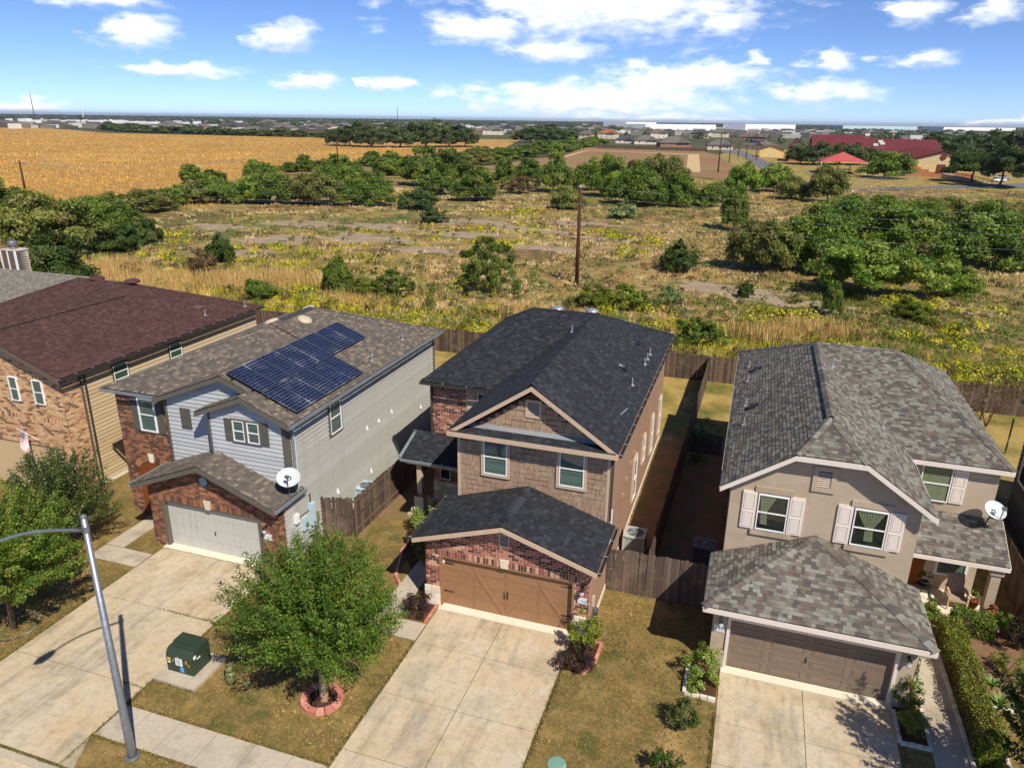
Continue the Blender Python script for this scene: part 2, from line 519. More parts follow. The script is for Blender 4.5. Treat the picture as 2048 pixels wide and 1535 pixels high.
class MB:
    def __init__(s):
        s.V, s.F = [], []

    def add(s, vs, fs):
        k = len(s.V)
        s.V += [tuple(v) for v in vs]
        s.F += [tuple(i + k for i in f) for f in fs]
        return s

    def box(s, x0, x1, y0, y1, z0, z1):
        return s.add([(x, y, z) for z in (z0, z1) for y in (y0, y1) for x in (x0, x1)],
                     [(0, 2, 3, 1), (4, 5, 7, 6), (0, 1, 5, 4), (2, 6, 7, 3), (0, 4, 6, 2), (1, 3, 7, 5)])

    def fbox(s, F, u0, u1, z0, z1, d0, d1):
        P = [pt(F, u, z, d) for d in (d0, d1) for z in (z0, z1) for u in (u0, u1)]
        return s.add(P, [(0, 2, 3, 1), (4, 5, 7, 6), (0, 1, 5, 4), (2, 6, 7, 3), (0, 4, 6, 2), (1, 3, 7, 5)])

    def prism(s, a, b):
        n = len(a)
        return s.add(list(a) + list(b), [tuple(range(n))[::-1], tuple(range(n, 2 * n))] + [(i, (i + 1) % n, n + (i + 1) % n, n + i) for i in range(n)])

    def fpoly(s, F, poly, d0, d1):
        return s.prism([pt(F, u, z, d0) for u, z in poly], [pt(F, u, z, d1) for u, z in poly])

    def poly(s, P):
        return s.add(P, [tuple(range(len(P)))])

    def board(s, p, q, h, t, out, drop=0):
        p, q, o = Vector(p), Vector(q), Vector(out).normalized() * t
        z = Vector((0, 0, h))
        d = Vector((0, 0, drop))
        a = [p - d, q - d, q - z - d, p - z - d]
        return s.prism(a, [v + o for v in a])

    def tube(s, pts, rad, n=8, cap=True):
        pts = [Vector(p) for p in pts]
        rad = [rad] * len(pts) if isinstance(rad, (int, float)) else rad
        k = len(s.V)
        for i, p in enumerate(pts):
            t = (pts[min(i + 1, len(pts) - 1)] - pts[max(i - 1, 0)]).normalized()
            a = t.orthogonal().normalized() if abs(t.z) < .9 else (Vector((1, 0, 0)) - t * t.x).normalized()
            if abs(t.z) < .9:
                a = Vector((0, 0, 1)).cross(t).normalized()
            b = t.cross(a)
            for j in range(n):
                w = 2 * math.pi * j / n
                s.V.append(tuple(p + (a * math.cos(w) + b * math.sin(w)) * rad[i]))
        for i in range(len(pts) - 1):
            for j in range(n):
                s.F.append((k + i * n + j, k + i * n + (j + 1) % n, k + (i + 1) * n + (j + 1) % n, k + (i + 1) * n + j))
        if cap:
            s.F.append(tuple(range(k, k + n))[::-1])
            s.F.append(tuple(range(k + (len(pts) - 1) * n, k + len(pts) * n)))
        return s

    def lathe(s, prof, c, n=16, axis=None):
        k = len(s.V)
        c = Vector(c)
        if axis is None:
            X, Y, Zv = Vector((1, 0, 0)), Vector((0, 1, 0)), Vector((0, 0, 1))
        else:
            Zv = Vector(axis).normalized()
            X = Zv.orthogonal().normalized()
            Y = Zv.cross(X)
        for r, z in prof:
            for j in range(n):
                w = 2 * math.pi * j / n
                s.V.append(tuple(c + X * (r * math.cos(w)) + Y * (r * math.sin(w)) + Zv * z))
        for i in range(len(prof) - 1):
            for j in range(n):
                s.F.append((k + i * n + j, k + i * n + (j + 1) % n, k + (i + 1) * n + (j + 1) % n, k + (i + 1) * n + j))
        s.F.append(tuple(range(k, k + n))[::-1])
        s.F.append(tuple(range(k + (len(prof) - 1) * n, k + len(prof) * n)))
        return s

    def mesh(s, name='mesh', smooth=False):
        me = bpy.data.meshes.new(name)
        me.from_pydata(s.V, [], s.F)
        if smooth:
            me.polygons.foreach_set('use_smooth', [True] * len(me.polygons))
        me.update()
        return me

    def build(s, name, material, parent=None, smooth=False, **kw):
        return obj(name, s.mesh(name, smooth), material, parent, **kw)


def fr(Y):
    return (Vector((0, Y, 0)), Vector((1, 0, 0)), Vector((0, -1, 0)))


def rt(X):
    return (Vector((X, 0, 0)), Vector((0, 1, 0)), Vector((1, 0, 0)))


def lf(X):
    return (Vector((X, 0, 0)), Vector((0, 1, 0)), Vector((-1, 0, 0)))


def pt(F, u, z, d):
    return F[0] + F[1] * u + Vector((0, 0, z)) + F[2] * d


def span(poly, v):
    xs = []
    n = len(poly)
    for i in range(n):
        (x0, y0), (x1, y1) = poly[i], poly[(i + 1) % n]
        if (y0 <= v < y1) or (y1 <= v < y0):
            xs.append(x0 + (x1 - x0) * (v - y0) / (y1 - y0))
    return (min(xs), max(xs)) if len(xs) > 1 else None


def camdist(p):
    return (Vector(p) - CAM).length


# ---- roofs: every course of shingles is laid; the ones that show largest are pieces of their own
SHW = [.12, .15, .19, .23]
SHEX = .14
_shmesh = {}


def shingle_mesh(w, t, matname):
    k = (w, t, matname)
    if k not in _shmesh:
        m = MB().add([(0, 0, t), (w, 0, t), (0, 0, .001), (w, 0, .001), (0, SHEX + .004, .004), (w, SHEX + .004, .004)],
                     [(0, 1, 5, 4), (2, 3, 1, 0), (2, 0, 4), (1, 3, 5)])
        me = m.mesh('shingle')
        me.materials.append(MATS[matname])
        _shmesh[k] = me
    return _shmesh[k]


def roof(house, planes, matname, nind=300, name='roof', seed=1, edge=()):
    rs = random.Random(seed)
    deck = MB()
    rest = MB()
    cand = []
    frames = []
    for P in planes:
        P = [Vector(p) for p in P]
        n = Vector((0, 0, 0))
        for i in range(len(P)):
            a, b = P[i], P[(i + 1) % len(P)]
            n += Vector(((a.y - b.y) * (a.z + b.z), (a.z - b.z) * (a.x + b.x), (a.x - b.x) * (a.y + b.y)))
        n.normalize()
        if n.z < 0:
            n = -n
        u = Vector((0, 0, 1)).cross(n).normalized()
        v = n.cross(u)
        o = P[0]
        deck.poly([p - n * .002 for p in P])
        deck.poly([p - n * .05 for p in P])
        poly = [((p - o).dot(u), (p - o).dot(v)) for p in P]
        v0 = min(q[1] for q in poly)
        v1 = max(q[1] for q in poly)
        vis = n.dot(CAM - sum(P, Vector()) / len(P)) > 0
        nrow = int((v1 - v0) / SHEX + .999)
        for r in range(nrow):
            a = v0 + r * SHEX
            b = min(a + SHEX, v1 - 1e-4)
            s0, s1 = span(poly, a + 1e-4), span(poly, b)
            if not s0 or not s1:
                continue
            lo, hi = min(s0[0], s1[0]), max(s0[1], s1[1])
            x = lo - rs.random() * .3
            while x < hi:
                w = rs.choice(SHW)
                t = rs.choice((.011, .016, .021))
                bl, br, tl, tr = max(x, s0[0]), min(x + w, s0[1]), max(x, s1[0]), min(x + w, s1[1])
                if br - bl > .004 or tr - tl > .004:
                    bl, tl = min(bl, br), min(tl, tr)
                    full = abs(br - bl - w) < 1e-6 and abs(tr - tl - w) < 1e-6 and b - a > SHEX * .99
                    c = o + u * (x + w / 2) + v * a
                    if full and vis:
                        cand.append((camdist(c), o, u, v, n, x, a, w, t))
                    else:
                        ad(rest, o, u, v, n, bl, br, tl, tr, a, b, t)
                x += w
    rf = deck.build(name, 'roof_felt', house)
    cand.sort(key=lambda q: q[0])
    for d, o, u, v, n, x, a, w, t in cand[:nind]:
        M = Matrix((u, v, n)).transposed().to_4x4()
        M.translation = o + u * x + v * a
        obj('shingle', shingle_mesh(w, t, matname), None, rf, M)
    for d, o, u, v, n, x, a, w, t in cand[nind:]:
        ad(rest, o, u, v, n, x, x + w, x, x + w, a, a + SHEX, t)
    rest.build('shingle_courses', matname, rf, kind='stuff')
    return rf


def ad(mb, o, u, v, n, bl, br, tl, tr, a, b, t):
    q = lambda x, y, h: o + u * x + v * y + n * h
    mb.add([q(bl, a, t), q(br, a, t), q(bl, a, .001), q(br, a, .001), q(tl, b + .004, .004), q(tr, b + .004, .004)],
           [(0, 1, 5, 4), (2, 3, 1, 0), (2, 0, 4), (1, 3, 5)])


def caps(rf, p, q, n1, n2, matname, w=.14, ex=.2, lift=.02):
    """ridge or hip caps: overlapping bent pieces along p-q"""
    p, q = Vector(p), Vector(q)
    t = (q - p).normalized()
    n1, n2 = Vector(n1).normalized(), Vector(n2).normalized()
    s1, s2 = t.cross(n1), t.cross(n2)
    up = (n1 + n2).normalized()
    if s1.dot(n2) > 0:
        s1 = -s1
    if s2.dot(n1) > 0:
        s2 = -s2
    L = ex + .05
    V = []
    for xx, h in ((0, .022), (L, .006)):
        for s, nn in ((s1, n1), (None, up), (s2, n2)):
            base = t * xx + up * (h + lift)
            V.append(base if s is None else base + s * w - up * .004)
    V += [v - up * .02 for v in V[:3]]
    m = MB().add(V, [(0, 1, 4, 3), (1, 2, 5, 4), (6, 7, 1, 0), (7, 8, 2, 1)])
    me = m.mesh('ridge_cap')
    me.materials.append(MATS[matname])
    n = max(1, int((q - p).length / ex))
    for i in range(n):
        obj('ridge_cap', me, None, rf, Matrix.Translation(p + t * (i * ex)))


def nrm(slope, dx, dy):
    """normal of a plane rising along (dx,dy) with that slope"""
    return Vector((-slope * dx, -slope * dy, 1)).normalized()


# ---- cladding
def rows(poly, holes, h, z0=None, z1=None):
    lo = min(p[1] for p in poly) if z0 is None else z0
    hi = max(p[1] for p in poly) if z1 is None else z1
    out = []
    n = int((hi - lo) / h + 1e-6)
    for r in range(n):
        a, b = lo + r * h, lo + (r + 1) * h
        s0, s1 = span(poly, a + 1e-4), span(poly, b - 1e-4)
        if not s0 or not s1:
            continue
        iv = [(max(s0[0], s1[0]), min(s0[1], s1[1]))]
        for (u0, u1, c0, c1) in holes:
            if b <= c0 + 1e-4 or a >= c1 - 1e-4:
                continue
            nv = []
            for (x0, x1) in iv:
                if u0 > x0:
                    nv.append((x0, min(x1, u0)))
                if u1 < x1:
                    nv.append((max(x0, u1), x1))
            iv = [q for q in nv if q[1] - q[0] > .02]
        out.append((r, a, b, iv, s0, s1))
    return out


_bm = {}


def unit_block(w, h, d, matname, name):
    k = (round(w, 4), round(h, 4), d, matname)
    if k not in _bm:
        m = MB().box(0, w, 0, h, 0, d)
        m.F = m.F[1:]
        me = m.mesh(name)
        me.materials.append(MATS[matname])
        _bm[k] = me
    return _bm[k]


class Budget:
    def __init__(s, n):
        s.n = n
        s.items = []


def lay(bud, wall, F, u0, u1, z0, z1, d, matname, name):
    bud.items.append((camdist(pt(F, (u0 + u1) / 2, (z0 + z1) / 2, 0)), wall, F, u0, u1, z0, z1, d, matname, name))


def flush(bud, stuffname):
    bud.items.sort(key=lambda q: q[0])
    rest = {}
    for i, (dist, wall, F, u0, u1, z0, z1, d, matname, name) in enumerate(bud.items):
        if i < bud.n:
            me = unit_block(u1 - u0, z1 - z0, d, matname, name)
            M = Matrix((F[1], Vector((0, 0, 1)), F[2])).transposed().to_4x4()
            M.translation = pt(F, u0, z0, 0)
            obj(name, me, None, wall, M)
        else:
            rest.setdefault((wall.name, matname), (wall, MB()))[1].fbox(F, u0, u1, z0, z1, 0, d)
    for (wn, mn), (wall, mb) in rest.items():
        mb.build(stuffname, mn, wall, kind='stuff')


def brickwall(house, F, poly, holes, bud, brick, mortar, L=.27, H=.105, j=.025, backs=None, name='brick_wall', soldiers=(), d=.014):
    b = MB()
    for q in (backs or [poly]):
        b.fpoly(F, q, -.06, 0)
    w = b.build(name, mortar, house)
    hs = list(holes)
    for (u0, u1, z0, z1) in soldiers:
        n = max(1, int((u1 - u0) / .105))
        s = (u1 - u0) / n
        for i in range(n):
            lay(bud, w, F, u0 + i * s + j / 2, u0 + (i + 1) * s - j / 2, z0 + j / 2, z1 - j / 2, d + .004, brick, 'brick')
        hs.append((u0, u1, z0, z1))
    for r, a, c, iv, s0, s1 in rows(poly, hs, H):
        off = (r % 2) * L / 2
        for (x0, x1) in iv:
            k = math.floor((x0 - off) / L)
            x = off + k * L
            while x < x1 - 1e-3:
                p, q = max(x, x0), min(x + L, x1)
                if q - p > .05:
                    lay(bud, w, F, p + (j / 2 if p > x0 else 0), q - (j / 2 if q < x1 else 0), a + j / 2, c - j / 2, d, brick, 'brick')
                x += L
    return w


def sidingwall(house, F, poly, matname, ex=.18, name='siding_wall', backmat='trim_charcoal', t=.036):
    w = MB().fpoly(F, poly, -.06, 0).build(name, backmat, house)
    for r, a, b, iv, s0, s1 in rows(poly, [], ex, None, max(p[1] for p in poly) + ex * .99):
        top = span(poly, min(b, max(p[1] for p in poly) - 1e-3))
        if not top:
            continue
        b = min(b, max(p[1] for p in poly))
        a += .018  # gap shows the dark backing as a painted shadow line under the lip
        P = [pt(F, s0[0], a, .002), pt(F, s0[1], a, .002), pt(F, top[1], b, .002), pt(F, top[0], b, .002),
             pt(F, s0[0], a, t), pt(F, s0[1], a, t), pt(F, top[1], b, .006), pt(F, top[0], b, .006)]
        MB().add(P, [(4, 5, 6, 7), (0, 1, 5, 4), (0, 4, 7, 3), (1, 2, 6, 5)]).build('plank', matname, w)
    return w


def shakewall(house, F, poly, matname, holes, bud, ex=.2, seed=3, name='shake_wall'):
    rs = random.Random(seed)
    w = MB().fpoly(F, poly, -.06, 0).build(name, 'shake_gap', house)
    for r, a, b, iv, s0, s1 in rows(poly, holes, ex):
        for x0, x1 in iv:
            x = x0
            while x < x1 - .01:
                k = rs.choice((.16, .2, .24, .28, .33))
                q = min(x + k, x1)
                if x1 - q < .08:
                    q = x1
                dz = rs.choice((0, .0, .02, .035))
                lay(bud, w, F, x + .008, q - .008, a + dz + .006, b + .003, rs.choice((.016, .02, .024)), matname, 'shake')
                x = q
    return w


# ---- windows, doors
def ring(F, u0, u1, z0, z1, w, d0, d1, mb=None):
    mb = mb or MB()
    mb.fbox(F, u0, u0 + w, z0, z1, d0, d1)
    mb.fbox(F, u1 - w, u1, z0, z1, d0, d1)
    mb.fbox(F, u0 + w, u1 - w, z0, z0 + w, d0, d1)
    mb.fbox(F, u0 + w, u1 - w, z1 - w, z1, d0, d1)
    return mb


def window(house, F, u0, u1, z0, z1, trim=None, tw=.1, frame='white_vinyl', blind='blind', d=.06, top_open=0, curtain=0, split=True):
    if trim:
        ring(F, u0 - tw, u1 + tw, z0 - tw, z1 + tw, tw, 0, d + .022).build('window_trim', trim, house)
    w = ring(F, u0, u1, z0, z1, .036, 0, d + .034).build('window', frame, house)
    zm = (z0 + z1) / 2
    if split:
        MB().fbox(F, u0 + .036, u1 - .036, zm - .02, zm + .02, d - .005, d + .03).build('sash', frame, w)
    MB().fbox(F, u0 + .045, u1 - .045, z0 + .045, z1 - .045, .001, d - .018).build('room_shade', 'room_dark', w)
    if blind:
        b = MB()
        z = z0 + .06
        while z < z1 - .06 - top_open:
            b.add([pt(F, u0 + .06, z, d - .003), pt(F, u1 - .06, z, d - .003), pt(F, u1 - .06, z + .042, d - .012), pt(F, u0 + .06, z + .042, d - .012)], [(0, 1, 2, 3)])
            z += .05
        b.build('blind', blind, w)
    if curtain:
        c = MB()
        n = 9
        um = (u0 + u1) / 2
        for i in range(n):
            f0, f1 = i / n, (i + .8) / n
            if curtain == 1:
                A = [u0 + .07 + (u1 - u0 - .14) * f for f in (f0, f1)]
                B = [um - .12 + .24 * f for f in (f0, f1)]
            else:
                A = [u0 + .07 + (u1 - u0 - .14) * .62 * f for f in (f0, f1)]
                B = [u0 + .12 + .2 * f for f in (f0, f1)]
            dd = d - .012 + .008 * (i % 2)
            c.add([pt(F, A[0], z1 - .06, dd), pt(F, A[1], z1 - .06, dd), pt(F, B[1], zm + .02, dd), pt(F, B[0], zm + .02, dd),
                   pt(F, B[1] + .05, z0 + .2, dd), pt(F, B[0] + .02, z0 + .2, dd)], [(0, 1, 2, 3), (3, 2, 4, 5)])
        c.build('curtain', 'curtain', w)
    MB().fbox(F, u0 + .04, u1 - .04, z0 + .04, z1 - .04, d + .004, d + .008).build('pane', 'window_glass', w)
    return w


def shutter(house, F, u0, u1, z0, z1, m, d=.06):
    s = MB().fbox(F, u0, u1, z0, z1, 0, d).build('shutter', m, house)
    zm = (z0 + z1) / 2
    for a, b in ((z0 + .08, zm - .05), (zm + .05, z1 - .08)):
        q = ring(F, u0 + .06, u1 - .06, a, b, .025, d, d + .014)
        q.fbox(F, u0 + .11, u1 - .11, a + .05, b - .05, d, d + .008)
        q.build('shutter_panel', m, s)


def louvre(house, F, u0, u1, z0, z1, trim, m='vinyl_tan', tw=.1):
    v = ring(F, u0 - tw, u1 + tw, z0 - tw, z1 + tw, tw, 0, .06).build('gable_vent', trim, house)
    MB().fbox(F, u0, u1, z0, z1, .001, .012).build('vent_back', 'room_dark', v)
    z = z0 + .03
    while z < z1 - .03:
        MB().add([pt(F, u0, z, .05), pt(F, u1, z, .05), pt(F, u1, z + .04, .015), pt(F, u0, z + .04, .015)], [(0, 1, 2, 3)]).build('slat', m, v)
        z += .075


def text_sign(house, F, u0, u1, z0, z1, txt, d=.03):
    s = MB().fbox(F, u0, u1, z0, z1, d, d + .02).build('number_sign', 'sign_white', house)
    ring(F, u0 + .015, u1 - .015, z0 + .015, z1 - .015, .008, d + .02, d + .023).build('sign_border', 'sign_ink', s)
    cu = bpy.data.curves.new('digits', 'FONT')
    cu.body = txt
    cu.size = (z1 - z0) * .72
    cu.align_x = 'CENTER'
    tmp = bpy.data.objects.new('digits', cu)
    COL.objects.link(tmp)
    dg = bpy.context.evaluated_depsgraph_get()
    me = bpy.data.meshes.new_from_object(tmp.evaluated_get(dg))
    bpy.data.objects.remove(tmp)
    M = Matrix((F[1], Vector((0, 0, 1)), F[2])).transposed().to_4x4()
    M.translation = pt(F, (u0 + u1) / 2, z0 + (z1 - z0) * .22, d + .024)
    obj('digits', me, 'sign_ink', s, M)


def wall_lamp(house, F, u, z, d=.02):
    b = MB()
    b.lathe([(.06, 0), (.06, .02)], pt(F, u, z, d), 10, F[2])
    b.tube([pt(F, u, z, d), pt(F, u, z + .08, d + .1), pt(F, u, z + .04, d + .16)], .015, 6)
    w = b.build('wall_lamp', 'black_iron', house)
    c = pt(F, u, z - .24, d + .16)
    MB().lathe([(.05, 0), (.085, .2), (.02, .28)], c, 6).build('lantern', 'black_iron', w)
    MB().lathe([(.056, .03), (.082, .16)], c + F[2] * .012, 6).build('lantern_glass', 'steel_white', w)


def roof_vent(house, x, y, z, m='gutter_dark', kind='box', n=(0, 0, 1), r=.28):
    n = Vector(n).normalized()
    if kind == 'dome':
        MB().lathe([(r, .0), (r * 1.05, .06), (r, .12), (r * .7, .18), (r * .3, .2), (.01, .2)], (x, y, z), 20, n).build('roof_vent', m, house, True)
    elif kind == 'pipe':
        p = MB().lathe([(.11, -.02), (.1, .015), (.04, .05), (.035, .32), (.03, .32)], (x, y, z), 8).build('vent_pipe', 'flash_metal', house)
    else:
        u = Vector((0, 0, 1)).cross(n).normalized()
        v = n.cross(u)
        c = Vector((x, y, z))
        P = [c + u * a * .2 + v * b * .2 + n * h for a, b, h in ((-1, -1, .0), (1, -1, .0), (1, 1, .0), (-1, 1, .0), (-1, -1, .11), (1, -1, .11), (.8, 1, .02), (-.8, 1, .02))]
        MB().add(P, [(4, 5, 6, 7), (0, 1, 5, 4), (1, 2, 6, 5), (3, 0, 4, 7)]).build('roof_vent', m, house)


def gutter(house, p, q, out, m, down=None, straps=True):
    p, q, o = Vector(p), Vector(q), Vector(out).normalized()
    z = Vector((0, 0, 1))
    A = [o * .02 - z * .02, o * .02 - z * .12, o * .11 - z * .12, o * .13 - z * .01, o * .12 - z * .01, o * .1 - z * .105, o * .035 - z * .105, o * .035 - z * .02]
    g = MB().prism([p + a for a in A], [q + a for a in A]).build('gutter', m, house)
    if straps:
        s = MB()
        t = (q - p).normalized()
        n = int((q - p).length / .9)
        for i in range(n + 1):
            c = p + t * ((q - p).length * i / max(1, n))
            s.prism([c + o * .0 - z * .005, c + o * .14 - z * .005, c + o * .14 + z * .012, c + o * .0 + z * .02], [c + t * .03 + o * .0 - z * .005, c + t * .03 + o * .14 - z * .005, c + t * .03 + o * .14 + z * .012, c + t * .03 + o * .0 + z * .02])
        s.build('gutter_straps', 'flash_metal', g, kind='stuff')
    if down:
        x, y, z0, z1 = down
        MB().box(x - .04, x + .04, y - .03, y + .03, z0, z1).build('downspout', m, house)


def fascia(house, edges, m, h=.19, t=.03, name='fascia', drop=.03):
    for p, q, out in edges:
        MB().board(p, q, h, t, out, drop).build(name, m, house)


# ------------------------------------------------------------------ plants
def rnd_unit(n):
    v = rng.normal(size=(n, 3))
    return v / np.linalg.norm(v, axis=1, keepdims=True)


def quads_mesh(name, pts, nor, lw, cols):
    """one diamond leaf per point; lw=(length,width) arrays; cols (n,3)"""
    n = len(pts)
    t = rnd_unit(n)
    t = t - nor * np.sum(t * nor, axis=1, keepdims=True)
    t /= np.linalg.norm(t, axis=1, keepdims=True) + 1e-9
    b = np.cross(nor, t)
    L, Wd = lw[0][:, None] * .5, lw[1][:, None] * .5
    V = np.stack([pts - t * L, pts + b * Wd - t * L * .1, pts + t * L, pts - b * Wd - t * L * .1], axis=1).reshape(-1, 3)
    me = bpy.data.meshes.new(name)
    me.vertices.add(4 * n)
    me.vertices.foreach_set('co', V.astype(np.float32).ravel())
    me.loops.add(4 * n)
    me.loops.foreach_set('vertex_index', np.arange(4 * n, dtype=np.int32))
    me.polygons.add(n)
    me.polygons.foreach_set('loop_start', np.arange(0, 4 * n, 4, dtype=np.int32))
    me.polygons.foreach_set('loop_total', np.full(n, 4, dtype=np.int32))
    a = me.attributes.new('col', 'FLOAT_COLOR', 'POINT')
    c4 = np.ones((n, 4), np.float32)
    c4[:, :3] = cols
    a.data.foreach_set('color', np.repeat(c4, 4, axis=0).ravel())
    me.update()
    me.materials.append(MATS['leaf'])
    return me


def tris_mesh(name, base, tip, side, cols, material='blade'):
    n = len(base)
    V = np.stack([base - side, base + side, tip], axis=1).reshape(-1, 3)
    me = bpy.data.meshes.new(name)
    me.vertices.add(3 * n)
    me.vertices.foreach_set('co', V.astype(np.float32).ravel())
    me.loops.add(3 * n)
    me.loops.foreach_set('vertex_index', np.arange(3 * n, dtype=np.int32))
    me.polygons.add(n)
    me.polygons.foreach_set('loop_start', np.arange(0, 3 * n, 3, dtype=np.int32))
    me.polygons.foreach_set('loop_total', np.full(n, 3, dtype=np.int32))
    a = me.attributes.new('col', 'FLOAT_COLOR', 'POINT')
    c4 = np.ones((n, 4), np.float32)
    c4[:, :3] = cols
    a.data.foreach_set('color', np.repeat(c4, 3, axis=0).ravel())
    me.update()
    me.materials.append(MATS[material])
    return me


def lump(d, seed, amp=.22, f=3.0):
    r = np.random.default_rng(seed)
    out = np.zeros(len(d))
    for k in range(5):
        w = r.normal(size=3) * f * (1 + .5 * k)
        out += np.sin(d @ w + r.uniform(0, 6.28)) / (1 + .6 * k)
    return 1 + amp * out / 1.6


PAL = {  # leaf colours (linear)
    'green': C_((104, 128, 44), (84, 110, 38), (126, 146, 56), (70, 94, 34), (138, 142, 66)),
    'bright': C_((118, 144, 46), (96, 126, 40), (140, 162, 60), (80, 108, 36), (150, 158, 68)),
    'yard': C_((88, 116, 36), (70, 96, 30), (110, 136, 46), (54, 78, 26), (120, 134, 54)),
    'dark': C_((76, 98, 40), (60, 82, 34), (92, 112, 48), (50, 70, 30), (106, 112, 58)),
    'olive': C_((118, 130, 54), (132, 138, 64), (100, 114, 48), (144, 146, 74), (134, 122, 70)),
    'yellowgreen': C_((128, 138, 44), (110, 124, 42), (146, 150, 54), (94, 108, 38)),
    'brown': C_((116, 94, 62), (98, 82, 54), (130, 108, 72), (92, 88, 50)),
    'pale': C_((150, 160, 98), (168, 176, 118), (126, 140, 82), (110, 128, 70)),
    'purple': C_((64, 42, 44), (52, 36, 40), (78, 54, 50), (58, 62, 36)),
    'far': C_((92, 106, 56), (76, 90, 50), (108, 116, 66), (66, 80, 46)),
    'red': C_((170, 60, 40), (150, 50, 36), (120, 90, 50), (90, 110, 50)),
}


def crown(r, h, z0, n, leaf, pal, seed, nclump=60, cr=.3, shell=.55, flat=.5, amp=.22, top=1.0, taper=0):
    """leaf positions for an uneven crown built of clumps, base at z0, height h, radius r"""
    d = rnd_unit(nclump * 3)
    d = d[d[:, 2] > -.7][:nclump]
    k = len(d)
    low = d[:, 2] < 0
    hl_ = np.linalg.norm(d[:, :2], axis=1) + 1e-6
    e = d.copy()
    e[low, :2] *= (np.maximum(hl_, .93) / hl_)[low][:, None]
    f = rng.uniform(shell ** 3, 1, k) ** (1 / 3) * lump(d, seed, amp)
    nl = 1 if (r < .95 or taper) else int(rng.integers(3, 7))
    la = rng.uniform(0, 6.283) + np.arange(nl) * 2.4
    lr = np.where(np.arange(nl) == 0, .2, rng.uniform(.38, .62, nl)) * r if nl > 1 else np.zeros(1)
    lx, ly = np.cos(la) * lr, np.sin(la) * lr
    lrad = np.where(np.arange(nl) == 0, .72, rng.uniform(.42, .66, nl)) * r if nl > 1 else np.full(1, r)
    lh = np.where(np.arange(nl) == 0, 1.0, rng.uniform(.55, .98, nl)) * h
    w_ = lrad ** 2 * lh
    li = rng.choice(nl, k, p=w_ / w_.sum())
    cen = np.stack([lx[li] + e[:, 0] * f * lrad[li] * (1 - cr * .4), ly[li] + e[:, 1] * f * lrad[li] * (1 - cr * .4), lh[li] * (.5 + .5 * d[:, 2] * np.minimum(f, 1.12) * (1 - cr * .4))], 1)
    if taper:
        zz = cen[:, 2] / h
        cen[:, :2] *= (1 - taper * zz)[:, None]
    cen[:, 2] += z0
    ci = rng.integers(0, k, n)
    off = rnd_unit(n) * (rng.random(n) ** .5)[:, None] * np.array([cr * r * .85, cr * r * .85, cr * min(r, h / 2)])
    P = cen[ci] + off
    P[:, 2] = np.maximum(P[:, 2], z0 + rng.random(n) * .15)
    nor = rnd_unit(n) * .9 + d[ci] * .7 + np.array([0, 0, flat])
    nor /= np.linalg.norm(nor, axis=1, keepdims=True)
    cols = np.array(PAL[pal])
    cc = cols[rng.integers(0, len(cols), k)]
    C = cc[ci] * .6 + cols[rng.integers(0, len(cols), n)] * .4
    s = leaf * rng.uniform(.55, 1.4, n)
    return P, nor, (s, s * .5), C, cen


def limbs(base, z1, r, h, cen, rad, material, parent, name='trunk', n=7, bend=.3):
    mb = MB()
    x, y, zb = base
    top = Vector((x + random.uniform(-.1, .1) * r, y + random.uniform(-.1, .1) * r, z1))
    b = Vector(base)
    mid = b.lerp(top, .5) + Vector((random.uniform(-.06, .06), random.uniform(-.06, .06), 0)) * r
    mb.tube([b - Vector((0, 0, .1)), b + Vector((0, 0, .06)), mid, top], [rad * 1.5, rad * 1.1, rad * .85, rad * .7], 8)
    idx = rng.choice(len(cen), min(n, len(cen)), replace=False)
    for i in idx:
        e = Vector(cen[i]) + Vector((x, y, 0))
        m = top.lerp(e, .5) + Vector((0, 0, bend * (e - top).length * .25))
        mb.tube([top - Vector((0, 0, .05)), m, e], [rad * .5, rad * .3, rad * .1], 5, False)
    return mb.build(name, material, parent, True)


KINDS = dict(round=(0, .97, 'green', 120, .24, 3.6), dense=(0, .97, 'dark', 110, .22, 3.8), oak=(.05, .93, 'green', 110, .22, 3.2), live=(.2, .77, 'dark', 110, .22, 3.4),
             column=(0, .98, 'green', 110, .24, 3.2), mesq=(.03, .94, 'bright', 130, .2, 3.2), willow=(.02, .95, 'olive', 130, .22, 3.2), brown=(0, .95, 'brown', 80, .2, 1.8),
             pale=(0, .95, 'pale', 70, .22, 2.6), weed=(0, .95, 'yellowgreen', 70, .22, 2.6), open=(.02, .95, 'green', 70, .16, 1.7), far=(.0, .95, 'far', 90, .24, 3.0))
PROTO = {}


